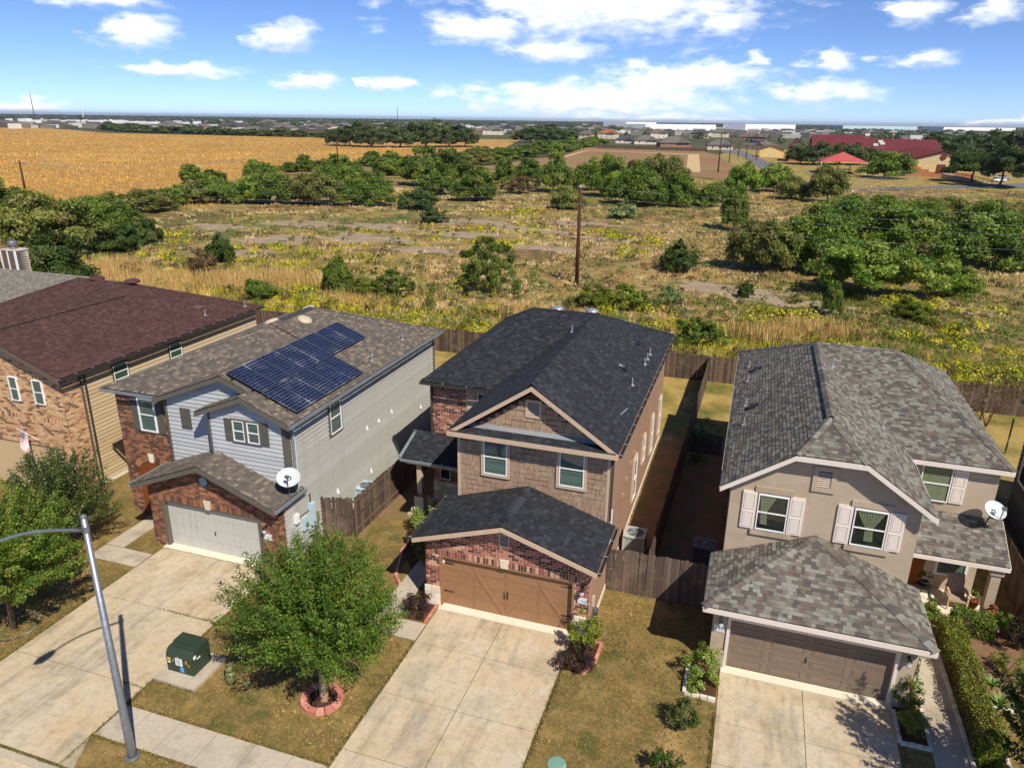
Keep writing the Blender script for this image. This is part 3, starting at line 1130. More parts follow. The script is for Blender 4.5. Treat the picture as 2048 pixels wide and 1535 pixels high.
def proto(kind, pal, bucket, variant, ratio):
    """a crown and its trunk of unit radius, shared by trees of one kind"""
    key = (kind, pal, bucket, variant)
    if key not in PROTO:
        z0, hh, p, ncl, cr, cov = KINDS[kind]
        area = 4 * math.pi * (ratio / 2) * 1.1
        leaf = math.sqrt(cov * area / (.26 * bucket))
        P, nor, lw, Cc, cen = crown(1.0, hh * ratio, z0 * ratio, bucket, leaf, pal or p, variant * 37 + bucket, ncl, cr, taper=.35 if kind == 'column' else 0, amp=.3 if kind in ('open', 'mesq', 'brown') else .24)
        cm = quads_mesh('crown', P, nor, lw, Cc)
        mb = MB()
        top = Vector((random.uniform(-.08, .08), random.uniform(-.08, .08), ratio * (z0 + hh * .28)))
        rad = .03 * ratio
        mb.tube([(0, 0, -.03), (0, 0, .02), Vector((0, 0, 0)).lerp(top, .5) + Vector((.03, .02, 0)), top], [rad * 1.5, rad * 1.1, rad * .85, rad * .7], 7)
        for i in rng.choice(len(cen), 12 if kind in ('open', 'mesq', 'oak', 'live', 'brown') else 7, replace=False):
            e = Vector(cen[i])
            mb.tube([top - Vector((0, 0, .02)), top.lerp(e, .5) + Vector((0, 0, .08)), e], [rad * .5, rad * .3, rad * .1], 5, False)
        tm = mb.mesh('trunk', True)
        tm.materials.append(MATS['bark'])
        PROTO[key] = (cm, tm)
    return PROTO[key]


def tree(name, label, x, y, r, h, kind, seed, group=None, pal=None, cat=None):
    d = math.hypot(x, y)
    leaf = max(.1, d / 740.0 * 1.7)
    r = r * 1.2
    h = h * (1.1 if y < 330 else 1.0)
    cov = KINDS[kind][5]
    want = cov * 4 * math.pi * r * (h / 2) * 1.1 / (leaf * leaf * .26)
    bucket = 1500 if want < 2600 else (5000 if want < 8000 else (12000 if want < 20000 else 22000))
    ratio = 1.15
    cm, tm = proto(kind, pal, bucket, seed % (3 if bucket < 12000 else 2), ratio)
    M = Matrix.Translation(Vector((x, y, 0))) @ Matrix.Rotation(seed * 1.7, 4, 'Z') @ Matrix.Diagonal((r, r, h / ratio, 1))
    t = thing(name, label, cat or ('shrub' if h < 3.2 else 'tree'), (x, y, 0), group)
    obj('trunk', tm, None, t, M)
    obj('crown', cm, None, t, M)
    return t


def grass(name, label, X, Y, hgt, wid, cols, lean=.35, nb=4, cat='grass', z=0.0, kind='stuff', parent=None):
    """tufts of blades at X,Y"""
    n = len(X)
    Xr, Yr = np.repeat(X, nb), np.repeat(Y, nb)
    H = np.repeat(hgt, nb) * rng.uniform(.55, 1.15, n * nb)
    Wd = np.repeat(wid, nb)
    sp = np.repeat(hgt, nb) * .35
    a = rng.uniform(0, 6.283, n * nb)
    base = np.stack([Xr + rng.normal(size=n * nb) * sp * .6, Yr + rng.normal(size=n * nb) * sp * .6, np.full(n * nb, z - .01)], 1)
    ln = rng.uniform(0, lean, n * nb) * H
    b2 = rng.uniform(0, 6.283, n * nb)
    tip = base + np.stack([np.cos(b2) * ln, np.sin(b2) * ln, H], 1)
    side = np.stack([np.cos(a), np.sin(a), np.zeros(n * nb)], 1) * (Wd * .5)[:, None]
    me = tris_mesh(name, base, tip, side, np.repeat(cols, nb, axis=0) * rng.uniform(.8, 1.2, (n * nb, 1)))
    return obj(name, me, None, parent, label=label, cat=cat if not parent else None, kind=kind)


def pnoise(X, Y, s, seed):
    r = np.random.default_rng(seed)
    out = np.zeros(len(X))
    for k in range(9):
        a = r.uniform(0, 6.28)
        f = s * r.uniform(.5, 2.2)
        out += np.sin((X * math.cos(a) + Y * math.sin(a)) * f + r.uniform(0, 6.28) + 1.3 * np.sin((X * math.sin(a) - Y * math.cos(a)) * f * .7))
    return out / 4.2

# ------------------------------------------------------------------ the setting: ground, fields, roads, drives
def sheet(name, pts, z, m, **kw):
    return MB().poly([(x, y, z) for x, y in pts]).build(name, m, kind='structure', **kw)


sheet('terrain', [(-26000, -400), (26000, -400), (26000, 30000), (-26000, 30000)], -.12, 'far_ground')
sheet('scrub_field', [(-260, 50), (70, 50), (70, 245), (12, 228), (-4, 232), (-25, 262), (-70, 250), (-102, 286), (-150, 300), (-146, 210), (-134, 147), (-123, 114), (-145, 111), (-260, 40)], 0, 'earth_scrub')
sheet('corn_field', [(-1300, 300), (-320, 40), (-145, 111), (-123, 114), (-134, 147), (-146, 210), (-160, 303), (-150, 433), (-212, 664), (-252, 669), (-360, 598), (-610, 592), (-760, 690), (-1300, 900)], -.02, 'corn_ground')
sheet('mowed_field', [(-102, 286), (-100, 390), (-118, 520), (-38, 492), (-26, 440), (-12, 330), (-6, 240), (-25, 262), (-70, 250)], .03, 'mowed')
sheet('school_lawn', [(-6, 240), (12, 228), (70, 245), (160, 330), (160, 560), (-20, 560), (-26, 440), (-12, 330)], .02, 'lawn_back')
sheet('dirt_track', [(-92, 352), (-103, 462), (-86, 452), (-41, 436), (-25, 286), (-23, 286), (-36, 442), (-86, 458), (-105, 468), (-95, 352)], .06, 'gravel_path')
sheet('dirt_path', [(-27, 282), (-22, 282), (-36, 440), (-42, 440)], .07, 'gravel_path')
sheet('school_road', [(-30, 500), (-18, 540), (-6, 440), (5, 330), (13, 250), (13, 224), (5, 224), (3, 250), (-3, 330), (-14, 440)], .08, 'asphalt')
sheet('school_lane', [(13, 226), (21, 222), (42, 240), (62, 252), (95, 265), (130, 330), (120, 340), (84, 284), (60, 264), (40, 246), (22, 230)], .09, 'asphalt')
sheet('lawn', [(-60, 10.9), (30, 10.9), (30, 50), (-60, 50)], .004, 'lawn_front')
sheet('back_lawn', [(-60, 37.5), (30, 37.5), (30, 49.98), (-60, 49.98)], .012, 'lawn_back')
sheet('side_yard', [(-3.97, 24.0), (-.0, 24.0), (-.0, 38.2), (-3.97, 39.0)], .016, 'dirt_side')
sheet('side_yard', [(-16.1, 26.0), (-13.0, 26.0), (-13.0, 37.4), (-16.1, 37.4)], .016, 'dirt_side')
sheet('street', [(-80, -60), (60, -60), (60, 10.3), (-80, 10.3)], -.06, 'asphalt')
cb = MB()
cb.box(-60, -21.9, 10.72, 10.92, -.06, .1)
cb.box(-16.0, 40, 10.72, 10.92, -.06, .1)
cb.box(-21.9, -16.0, 10.72, 10.92, -.06, .012)
cb.build('kerb', 'concrete_walk', kind='structure')
sheet('gutter_pan', [(-60, 10.3), (40, 10.3), (40, 10.72), (-60, 10.72)], -.055, 'concrete')


def paving(name, xs, ys, z, m, gap=.018, base='joint', skip=(), z0=-.03):
    b = MB().box(xs[0], xs[-1], ys[0], ys[-1], z0, z - .014).build(name, base, kind='structure')
    for i in range(len(xs) - 1):
        for j in range(len(ys) - 1):
            if (i, j) in skip:
                continue
            MB().box(xs[i] + gap / 2, xs[i + 1] - gap / 2, ys[j] + gap / 2, ys[j + 1] - gap / 2, z0, z + random.uniform(-.002, .002)).build('slab', m, b)
    return b


paving('driveway', [-21.75, -19.05, -16.5], [11.0, 14.05, 17.4, 20.72], .03, 'concrete', .02)
paving('driveway', [-9.46, -6.96, -4.44], [11.0, 13.99, 16.33, 18.8, 20.7], .03, 'concrete', .02)
paving('driveway', [.48, 3.0, 5.54], [11.0, 14.6, 16.9, 18.5, 20.68], .03, 'concrete', .02)
paving('sidewalk', [-16.45, -15.52, -14.42, -13.12, -11.84, -10.6, -9.5], [12.12, 13.33], .028, 'concrete_walk', .016)
paving('sidewalk', [-4.4, -3.1, -1.8, -.5, .44], [12.12, 13.33], .028, 'concrete_walk', .016)
paving('sidewalk', [-32, -30.7, -29.4, -28.1, -26.8, -25.5, -24.2, -22.9, -21.8], [12.12, 13.33], .028, 'concrete_walk', .016)
paving('sidewalk', [5.6, 6.9, 8.2, 9.5, 10.8, 12.1], [12.12, 13.33], .028, 'concrete_walk', .016)
MB().prism([(-16.48, 11.0, -.03), (-16.0, 11.0, -.03), (-16.48, 12.0, -.03)], [(-16.48, 11.0, .028), (-16.0, 11.0, .028), (-16.48, 12.0, .028)]).build('driveway_flare', 'concrete', kind='structure')
b = paving('entry_walk', [-24.15, -23.3, -21.8], [19.2, 20.15], .027, 'concrete_walk', .014)
b = paving('entry_walk', [-24.2, -23.3], [20.17, 21.3, 22.75], .027, 'concrete_walk', .014)
b = paving('entry_walk', [-11.45, -10.45, -9.5], [18.85, 19.78], .027, 'concrete_walk', .014)
b = paving('entry_walk', [-11.45, -10.62], [19.8, 21.4, 23.2, 25.0, 26.6], .027, 'concrete_walk', .014)
b = paving('entry_walk', [6.42, 7.36], [18.4, 20.0, 21.8, 23.6, 25.2, 26.2], .027, 'concrete_walk', .014)
b = paving('entry_walk', [5.58, 7.3], [17.0, 18.38], .027, 'concrete_walk', .014)
sheet('planting_bed', [(-11.4, 22.6), (-10.64, 22.6), (-10.64, 26.4), (-12.3, 26.4), (-12.4, 23.8)], .02, 'mulch')
sheet('planting_bed', [(-10.42, 19.85), (-9.62, 19.85), (-9.62, 20.9), (-10.42, 20.9)], .03, 'mulch')
sheet('planting_bed', [(-4.4, 19.1), (-3.45, 19.3), (-3.42, 20.75), (-4.4, 20.75)], .02, 'mulch')
sheet('planting_bed', [(-.5, 19.38), (.42, 19.34), (.46, 20.7), (-.45, 20.7)], .02, 'mulch')
sheet('planting_bed', [(5.6, 19.38), (6.4, 19.4), (6.4, 21.0), (5.6, 20.85)], .024, 'mulch')
sheet('planting_bed', [(7.45, 18.6), (8.32, 18.6), (8.42, 21.9), (9.9, 22.2), (10.2, 25.4), (9.6, 26.3), (7.45, 25.6)], .018, 'bare_bed')

BARE = [(-1.0, 80, 5.5, 3.0), (5.5, 76.5, 4.5, 2.2), (-5, 83, 3, 1.8), (16, 84, 3.5, 2.2), (20, 80, 3, 1.6), (-66, 92, 6, 4), (-55, 98, 8, 4), (-72, 108, 7, 4), (-60, 110, 8, 3.5), (-44, 108, 7, 3), (-36, 116, 7, 4), (-50, 122, 8, 3.5), (-30, 128, 6, 3), (-64, 82, 4, 2), (-28, 100, 5, 2.2), (26, 62, 3, 1.5), (10, 60, 2.6, 1.2), (-82, 100, 5, 3), (-42, 92, 5, 2.4), (-20, 112, 6, 2.4)]
_br = random.Random(19)
for (bx, by, ba, bb) in BARE:
    P = []
    for i in range(26):
        a = 2 * math.pi * i / 26
        q = 1 + .28 * math.sin(3 * a + bx) + .2 * math.sin(5 * a + by) + _br.uniform(-.14, .14)
        P.append((bx + ba * q * math.cos(a), by + bb * q * math.sin(a)))
    sheet('bare_soil', P, .006 + .0005 * (BARE.index((bx, by, ba, bb)) % 5), 'bare_soil')

# ------------------------------------------------------------------ fences
_pk = {}


def picket(w, h, matname):
    k = (w, h, matname)
    if k not in _pk:
        m = MB()
        P = [(0, 0), (w, 0), (w, h - .03), (w * .78, h), (w * .22, h), (0, h - .03)]
        m.prism([(x, 0, z) for x, z in P], [(x, .018, z) for x, z in P])
        me = m.mesh('picket')
        me.materials.append(MATS[matname])
        _pk[k] = me
    return _pk[k]


def fence(label, p, q, h=1.83, matname='fence_wood', single=True, name='wooden_fence', side=1, group=None):
    p, q = Vector((*p, 0)), Vector((*q, 0))
    t = (q - p).normalized()
    nn = Vector((-t.y, t.x, 0)) * side
    L = (q - p).length
    f = thing(name, label, 'fence', p, group)
    rl = MB()
    for z in (.3, .95, 1.6):
        a = p + Vector((0, 0, z))
        A = [a + nn * .02, a + nn * .06, a + nn * .06 + Vector((0, 0, .09)), a + nn * .02 + Vector((0, 0, .09))]
        rl = MB().prism(A, [v + t * L for v in A]).build('rail', matname, f)
    n = int(L / .146)
    rest = MB()
    for i in range(n):
        hh = h + random.choice((-.03, 0, .015, .03))
        c = p + t * (i * L / n) + nn * random.uniform(-.004, .004)
        M = Matrix((t, nn, Vector((0, 0, 1)))).transposed().to_4x4() @ Matrix.Rotation(random.uniform(-.012, .012), 4, 'Y')
        M.translation = c
        if single and i < 300:
            obj('picket', picket(.138, round(hh, 3), matname), None, f, M)
        else:
            me = picket(.138, round(hh, 3), matname)
            rest.add([M @ v.co for v in me.vertices], [tuple(pl.vertices) for pl in me.polygons])
    if rest.V:
        rest.build('pickets', matname, f, kind='stuff')
    k = int(L / 2.4)
    for i in range(k + 1):
        c = p + t * (L * i / max(1, k)) + nn * .06
        MB().box(c.x - .045, c.x + .045, c.y - .045, c.y + .045, -.05, h - .1).build('post', matname, f)
    return f


fence('weathered grey picket fence between the brick garage and the grey-shingled garage', (-3.93, 23.95), (.08, 24.0))
fence('short dark fence panel joining the grey house beside its meter boxes', (-16.1, 23.75), (-14.78, 24.12), matname='fence_dark')
fence('dark side fence running back between the solar-panelled house and the porch', (-14.76, 24.14), (-14.3, 49.9), matname='fence_dark', side=-1)
fence('narrow side fence dividing the two shaded yards behind the air conditioners', (-2.42, 24.05), (-2.1, 49.9), matname='fence_dark')
fence('long weathered fence along the back of the yards before the scrub field', (-60, 50), (30, 50), matname='fence_dark', single=False)
fence('dark fence beside the satellite dish porch at the right edge', (10.6, 25.0), (10.75, 49.9), matname='fence_dark', side=-1)
fence('reddish fence behind the maroon-roofed house next to the solar house', (-26.9, 37.6), (-26.9, 49.9), matname='fence_dark', single=False)

# ------------------------------------------------------------------ CENTRE HOUSE
def centre_house():
    H = thing('house', 'two-storey house with charcoal shingle roof, brown shake front and red brick garage', 'house', (-7, 21, 0))
    T = 'trim_tan'
    E, RZ, XR, XL, XC = 6.02, 8.14, -3.65, -10.0, -6.83
    body = MB()
    body.box(-9.74, -4.03, 23.66, 39.0, 0, 5.9)
    body.box(-12.9, -9.5, 28.35, 38.9, 0, 5.9)
    body.box(-9.94, -4.03, 21.3, 23.7, 0, 2.8)
    body.prism([(-9.7, 23.66, 5.85), (-4.0, 23.66, 5.85), (-6.83, 23.66, 7.75)], [(-9.7, 30, 5.85), (-4.0, 30, 5.85), (-6.83, 30, 7.75)])
    body.build('wall', 'wall_brown', H)
    bud = Budget(300)
    # garage front, brick with a stone foot
    F = fr(20.95)
    door = (-9.45, -4.5, 0, 2.14)
    gp = [(-10.0, .82), (-3.97, .82), (-3.97, 2.84), (-6.95, 3.83), (-10.0, 2.84)]
    brickwall(H, F, gp, [door, (-7.2, -6.82, 3.02, 3.5)], bud, 'brick_red', 'mortar_light',
              backs=[[(-10, .0), (-9.45, .0), (-9.45, 2.14), (-10, 2.14)], [(-4.5, 0), (-3.97, 0), (-3.97, 2.14), (-4.5, 2.14)], [(-10, 2.14), (-3.97, 2.14), (-3.97, 2.84), (-6.95, 3.83), (-10, 2.84)]],
              soldiers=[(-9.62, -7.17, 2.15, 2.395), (-6.83, -4.3, 2.15, 2.395)])
    ks = MB().fpoly(F, [(-7.12, 2.14), (-6.88, 2.14), (-6.83, 2.48), (-7.17, 2.48)], 0, .06).build('keystone', 'stone_white', H)
    sw = MB().fbox(F, -10.02, -9.45, 0, .8, 0, .01).build('stone_foot', 'mortar_light', H)
    sw2 = MB().fbox(F, -4.5, -3.95, 0, .8, 0, .01).build('stone_foot', 'mortar_light', H)
    for w_, u0, u1 in ((sw, -10.05, -9.45), (sw2, -4.5, -3.93)):
        for a, c, s in ((.0, .3, .35), (.3, .56, .6), (.56, .82, .42)):
            um = u0 + (u1 - u0) * s
            MB().fbox(F, u0, um - .008, a + .008, c - .008, .0, .05).build('stone', 'stone_white', w_)
            MB().fbox(F, um + .008, u1, a + .008, c - .008, .0, .05).build('stone', 'stone_white', w_)
    louvre(H, F, -7.16, -6.86, 3.06, 3.46, T, tw=.05)
    # left brick return of the garage and of the upper storey
    brickwall(H, lf(-10.0), [(20.95, .0), (23.6, .0), (23.6, 2.8), (20.95, 2.8)], [], bud, 'brick_red', 'mortar_light')
    brickwall(H, lf(-9.8), [(23.64, 2.9), (28.3, 2.9), (28.3, 5.8), (23.64, 5.8)], [], bud, 'brick_red', 'mortar_light')
    # jambs and carriage door
    jb = MB()
    jb.box(-9.47, -9.38, 20.93, 21.14, 0, 2.14)
    jb.box(-4.57, -4.48, 20.93, 21.14, 0, 2.14)
    jb.box(-9.38, -4.57, 20.96, 21.14, 2.06, 2.14)
    jb.build('door_jamb', 'door_brown', H)
    D = fr(21.12)
    dr = MB().fbox(D, -9.4, -4.55, .01, 2.1, -.04, .0).build('garage_door', 'door_brown', H)
    xs = [-9.38, -8.18, -6.975, -5.77, -4.57]
    zs = [.02, .54, 1.06, 1.58, 2.08]
    for j in range(4):
        for i in range(4):
            MB().fbox(D, xs[i] + .005, xs[i + 1] - .005, zs[j] + .004, zs[j + 1] - .004, 0, .012).build('door_panel', 'door_brown', dr)
            ring(D, xs[i] + .005, xs[i + 1] - .005, zs[j] + .004, zs[j + 1] - .004, .055, .012, .024).build('panel_frame', 'door_brown', dr)
    for i, (a, c) in enumerate(((0, 1), (1, 0), (0, 1), (1, 0))):
        x0, x1 = xs[i] + .07, xs[i + 1] - .07
        if a:
            x0, x1 = x1, x0
        p0, p1 = Vector((x0, 0, .07)), Vector((x1, 0, 1.55))
        t = (p1 - p0).normalized()
        s = Vector((-t.z, 0, t.x)) * .05
        MB().prism([pt(D, q.x, q.z, .012) for q in (p0 - s, p1 - s, p1 + s, p0 + s)], [pt(D, q.x, q.z, .036) for q in (p0 - s, p1 - s, p1 + s, p0 + s)]).build('brace_board', 'door_brown', dr)
    for u0, s in ((-9.36, 1), (-4.59, -1)):
        for z in (.6, 1.78):
            MB().fpoly(D, [(u0, z - .025), (u0 + s * .36, z - .012), (u0 + s * .42, z), (u0 + s * .36, z + .012), (u0, z + .025)], .024, .04).build('strap_hinge', 'black_iron', dr)
    for u in (-7.03, -6.92):
        MB().fbox(D, u - .012, u + .012, .78, 1.08, .03, .06).build('door_handle', 'black_iron', dr)
    MB().fbox(D, -9.4, -9.32, 1.75, 1.92, .03, .05).build('sensor', 'white_vinyl', H)
    MB().box(-9.47, -4.46, 20.71, 21.1, -.03, .045).build('apron', 'concrete_light', H)
    text_sign(H, F, -4.36, -4.03, 1.36, 1.6, '11505')
    wall_lamp(H, F, -4.2, 2.02)
    # front gable storey in shake
    F2 = fr(23.6)
    bs = Budget(300)
    wins = [(-8.73, -7.82), (-5.82, -4.9)]
    shakewall(H, F2, [(-9.72, 3.1), (-4.03, 3.1), (-4.03, 5.84), (-9.72, 5.84)], 'shake_brown', [(a - .12, c + .12, 4.18, 5.8) for a, c in wins], bs)
    shakewall(H, F2, [(-9.2, 6.16), (-4.46, 6.16), (-6.83, 7.75)], 'shake_brown', [(-7.14, -6.56, 6.8, 7.44)], bs, seed=8, name='gable_shake_wall')
    flush(bs, 'shakes')
    for a, c in wins:
        window(H, F2, a, c, 4.3, 5.72, T, .11)
    louvre(H, F2, -7.05, -6.65, 6.88, 7.36, T)
    for u0, u1 in ((-9.8, -9.68), (-4.07, -3.95)):
        MB().fbox(F2, u0, u1, 2.9, 5.9, 0, .03).build('corner_board', T, H)
    MB().fbox(rt(-3.97), 23.57, 23.7, 3.0, 5.85, 0, .02).build('corner_board', T, H)
    # pent roof over the windows
    pent = [[(XL + .08, 23.05, 6.02), (XR - .08, 23.05, 6.02), (XR - .3, 23.6, 6.2), (XL + .3, 23.6, 6.2)]]
    prf = roof(H, pent, 'shingle_charcoal', 0, 'pent_roof', 5)
    MB().add([(XL + .6, 23.42, 6.16), (XR - .6, 23.42, 6.16), (XR - .7, 23.585, 6.27), (XL + .7, 23.585, 6.27)], [(0, 1, 2, 3)]).build('flashing', 'flash_metal', prf)
    fascia(H, [((XL, 23.05, 6.05), (XR, 23.05, 6.05), (0, -1, 0))], T, .17)
    # main roof
    s = (RZ - E) / (XR - XC)
    s2 = (RZ - E) / (34 - 27.75)
    yb = 39.3
    xl2 = -13.25
    planes = [
        [(XR, 23.15, E), (XR, yb, E), (XC, 34, RZ), (XC, 23.15, RZ)],
        [(XR, yb, E), (xl2, yb, E), (-10.0, 34, RZ), (XC, 34, RZ)],
        [(xl2, yb, E), (xl2, 27.75, E), (-10.0, 34, RZ)],
        [(xl2, 27.75, E), (XL, 27.75, E), (XC, 34, RZ), (-10.0, 34, RZ)],
        [(XL, 23.15, E), (XC, 23.15, RZ), (XC, 34, RZ), (XL, 27.75, E)]]
    gplanes = [[(-3.66, 20.47, 2.98), (-3.66, 23.6, 2.98), (-6.97, 23.6, 4.04), (-6.97, 20.47, 4.04)],
               [(-10.28, 20.47, 2.98), (-6.97, 20.47, 4.04), (-6.97, 23.6, 4.04), (-10.28, 23.6, 2.98)]]
    rf = roof(H, gplanes + planes, 'shingle_charcoal', 300, 'roof', 21)
    sl = 2.12 / 3.17
    nr, nl = nrm(sl, -1, 0), nrm(sl, 1, 0)
    nb, nf = nrm(.4, 0, -1), nrm(s2, 0, 1)
    K = 'shingle_charcoal'
    caps(rf, (XC, 23.15, RZ), (XC, 34.1, RZ), nr, nl, K, .17, lift=.075)
    caps(rf, (-10.0, 34, RZ), (XC, 34, RZ), nb, nf, K)
    caps(rf, (XR, yb, E), (XC, 34, RZ), nr, nb, K)
    caps(rf, (xl2, 27.75, E), (-10, 34, RZ), nf, nl, K)
    caps(rf, (xl2, yb, E), (-10, 34, RZ), nb, nl, K)
    ng = nrm(.32, -1, 0), nrm(.32, 1, 0)
    caps(rf, (-6.97, 20.47, 4.04), (-6.97, 23.55, 4.04), ng[0], ng[1], K)
    MB().prism([(-7.17, 21.4, 4.0), (-7.15, 21.4, 4.07), (-6.97, 21.4, 4.12), (-6.79, 21.4, 4.07), (-6.77, 21.4, 4.0)], [(-7.17, 22.6, 4.0), (-7.15, 22.6, 4.07), (-6.97, 22.6, 4.12), (-6.79, 22.6, 4.07), (-6.77, 22.6, 4.0)]).build('ridge_vent', 'shingle_charcoal', H)
    MB().prism([(XC - .16, 23.6, RZ - .12), (XC, 23.6, RZ + .06), (XC + .16, 23.6, RZ - .12)], [(XC - .16, 33.6, RZ - .12), (XC, 33.6, RZ + .06), (XC + .16, 33.6, RZ - .12)]).build('ridge_vent', 'black_iron', H)  # black spacer puts the gap shadow under the caps into its colour
    # rakes, gutters
    fascia(H, [((XR, 23.15, E), (XC, 23.15, RZ), (0, -1, 0)), ((XL, 23.15, E), (XC, 23.15, RZ), (0, -1, 0)),
               ((-3.66, 20.47, 2.98), (-6.97, 20.47, 4.04), (0, -1, 0)), ((-10.28, 20.47, 2.98), (-6.97, 20.47, 4.04), (0, -1, 0))], T, .17)
    so = MB()
    so.poly([(XR, 23.15, E - .06), (XC, 23.15, RZ - .06), (XC, 23.6, RZ - .06), (XR, 23.6, E - .06)])
    so.poly([(XL, 23.15, E - .06), (XC, 23.15, RZ - .06), (XC, 23.6, RZ - .06), (XL, 23.6, E - .06)])
    so.build('soffit', T, H)
    gutter(H, (XR, 23.12, E), (XR, yb, E), (1, 0, 0), 'gutter_dark', (-3.9, 23.68, 3.1, 5.9))
    gutter(H, (xl2, 27.75, E), (XL, 27.75, E), (0, -1, 0), 'gutter_dark', (-12.95, 28.2, 3.3, 5.9))
    gutter(H, (-3.66, 20.45, 2.98), (-3.66, 23.6, 2.98), (1, 0, 0), 'gutter_dark')
    gutter(H, (-10.28, 20.45, 2.98), (-10.28, 23.6, 2.98), (-1, 0, 0), 'gutter_dark')
    # left block front: brick above, stone below, window with shutter
    F3 = fr(28.3)
    brickwall(H, F3, [(-12.95, 1.0), (-9.85, 1.0), (-9.85, 5.85), (-12.95, 5.85)], [(-12.62, -12.1, 1.15, 2.3), (-11.3, -9.85, 4.1, 5.85)], bud, 'brick_red', 'mortar_light', backs=[[(-12.95, 0), (-9.85, 0), (-9.85, 5.85), (-12.95, 5.85)]])
    flush(bud, 'bricks')
    window(H, F3, -12.62, -12.1, 1.15, 2.3, None, blind=None)
    window(H, F3, -10.75, -9.95, 4.2, 5.6, T, .08, blind='blind_green')
    shutter(H, F3, -11.28, -10.86, 4.15, 5.66, 'vinyl_tan')
    st = MB().fbox(F3, -12.97, -9.85, 0, 1.0, 0, .02).build('stone_wall', 'mortar_light', H)
    rs = random.Random(4)
    for a, c in ((.02, .26), (.27, .52), (.53, .76), (.77, .99)):
        u = -12.97
        while u < -9.9:
            w = rs.uniform(.25, .55)
            MB().fbox(F3, u + .012, min(u + w, -9.86) - .006, a, c - .01, .02, .02 + rs.uniform(.03, .055)).build('stone', 'stone_white', st)
            u += w
    brickwall(H, lf(-12.95), [(28.3, 0), (38.9, 0), (38.9, 5.85), (28.3, 5.85)], [], Budget(0), 'brick_red', 'mortar_light')
    # porch
    roof(H, [[(-13.7, 26.55, 2.8), (-9.82, 26.55, 2.8), (-9.82, 28.28, 3.42), (-13.7, 28.28, 3.42)]], 'shingle_charcoal', 0, 'porch_roof', 9)
    fascia(H, [((-13.7, 26.55, 2.8), (-9.82, 26.55, 2.8), (0, -1, 0)), ((-13.7, 26.55, 2.8), (-13.7, 28.28, 3.42), (-1, 0, 0))], 'gutter_dark', .14)
    gutter(H, (-13.72, 26.53, 2.8), (-9.84, 26.53, 2.8), (0, -1, 0), 'gutter_grey', None)
    gutter(H, (-13.72, 26.53, 2.84), (-13.72, 28.2, 3.4), (-1, 0, 0), 'gutter_grey', None)
    MB().box(-13.5, -9.8, 26.5, 28.25, -.03, .1).build('porch_slab', 'concrete_walk', H)
    MB().box(-13.55, -9.8, 26.65, 26.85, 2.5, 2.68).build('porch_beam', T, H)
    pc = MB().box(-13.05, -12.83, 26.68, 26.9, 1.1, 2.6).build('porch_post', T, H)
    pl = MB().box(-13.16, -12.72, 26.57, 27.01, .05, 1.0).build('post_pier', 'stone_white', H)
    for i in range(4):
        MB().box(-13.18 + i * .118, -13.075 + i * .118, 26.55, 27.03, 1.0, 1.1).build('brick', 'brick_red', pl)
    MB().fbox(F3, -11.35, -10.45, .1, 2.15, .02, .06).build('front_door', 'wood_door', H)
    # right side wall details
    G = rt(-4.03)
    MB().fpoly(G, [(20.98, .22), (39, .22), (39, 5.85), (23.62, 5.85), (23.62, 2.82), (20.98, 2.82)], 0, .06).build('side_wall', 'wall_brown', H)
    MB().fbox(G, 20.98, 39.02, -.03, .22, .0, .085).build('slab_edge', 'concrete_light', H)
    G = rt(-3.97)
    for a, c, z0, z1 in ((29.35, 30.1, 1.0, 2.95), (31.85, 32.5, 1.7, 2.95), (34.7, 35.3, .95, 2.9), (37.6, 38.3, .8, 2.85)):
        window(H, G, a, c, z0, z1, T, .07, blind='blind_green')
    for y, z in ((26.6, 2.5), (27.3, 2.9), (28.2, 3.2), (31.3, 3.15), (28.9, 3.4)):
        v = MB().fbox(G, y, y + .16, z, z + .2, 0, .1).build('wall_vent', 'wall_brown', H)
    MB().fbox(G, 21.5, 21.62, .9, 1.3, 0, .08).build('utility_box', 'vinyl_tan', H)
    MB().tube([pt(G, 21.4, 0, .05), pt(G, 21.4, .7, .05)], .02, 6).build('hose_bib', 'galv', H)
    MB().lathe([(.09, 0), (.16, .04), (.16, .14), (.09, .18)], pt(G, 21.75, .55, .0), 12, (1, 0, 0)).build('hose_reel', 'black_iron', H)
    MB().tube([pt(G, 24.1, 0, .06), pt(G, 24.1, 3.35, .06)], .03, 6).build('downspout', 'white_vinyl', H)
    # roof vents
    sl = (RZ - E) / (XC - XR)
    zr = lambda x: E + (x - XR) * sl
    for y, x in ((34.1, -4.9), (30.2, -4.85)):
        roof_vent(H, x, y, zr(x) + .01, 'black_iron', n=nr)
    for y, x in ((32.4, -4.2), (33.2, -4.2), (34.0, -4.2), (29.3, -4.25)):
        roof_vent(H, x, y, zr(x), kind='pipe')
    roof_vent(H, -7.6, 32.2, E + (-7.6 - XL) * .67, kind='pipe')
    for x, y in ((-8.9, 34.45), (-7.2, 34.6)):
        roof_vent(H, x, y, RZ - .12, 'flash_metal', 'dome', r=.3)
    MB().prism([(-4.15, 26.0, zr(-4.15) + .02), (-4.1, 26.0, zr(-4.1) + .02), (-4.1, 26.0, zr(-4.1) + .05)], [(-4.05, 26.9, zr(-4.05) + .02), (-4.0, 26.9, zr(-4.0) + .02), (-4.0, 26.9, zr(-4.0) + .05)]).build('roof_bracket', 'flash_metal', H)


centre_house()


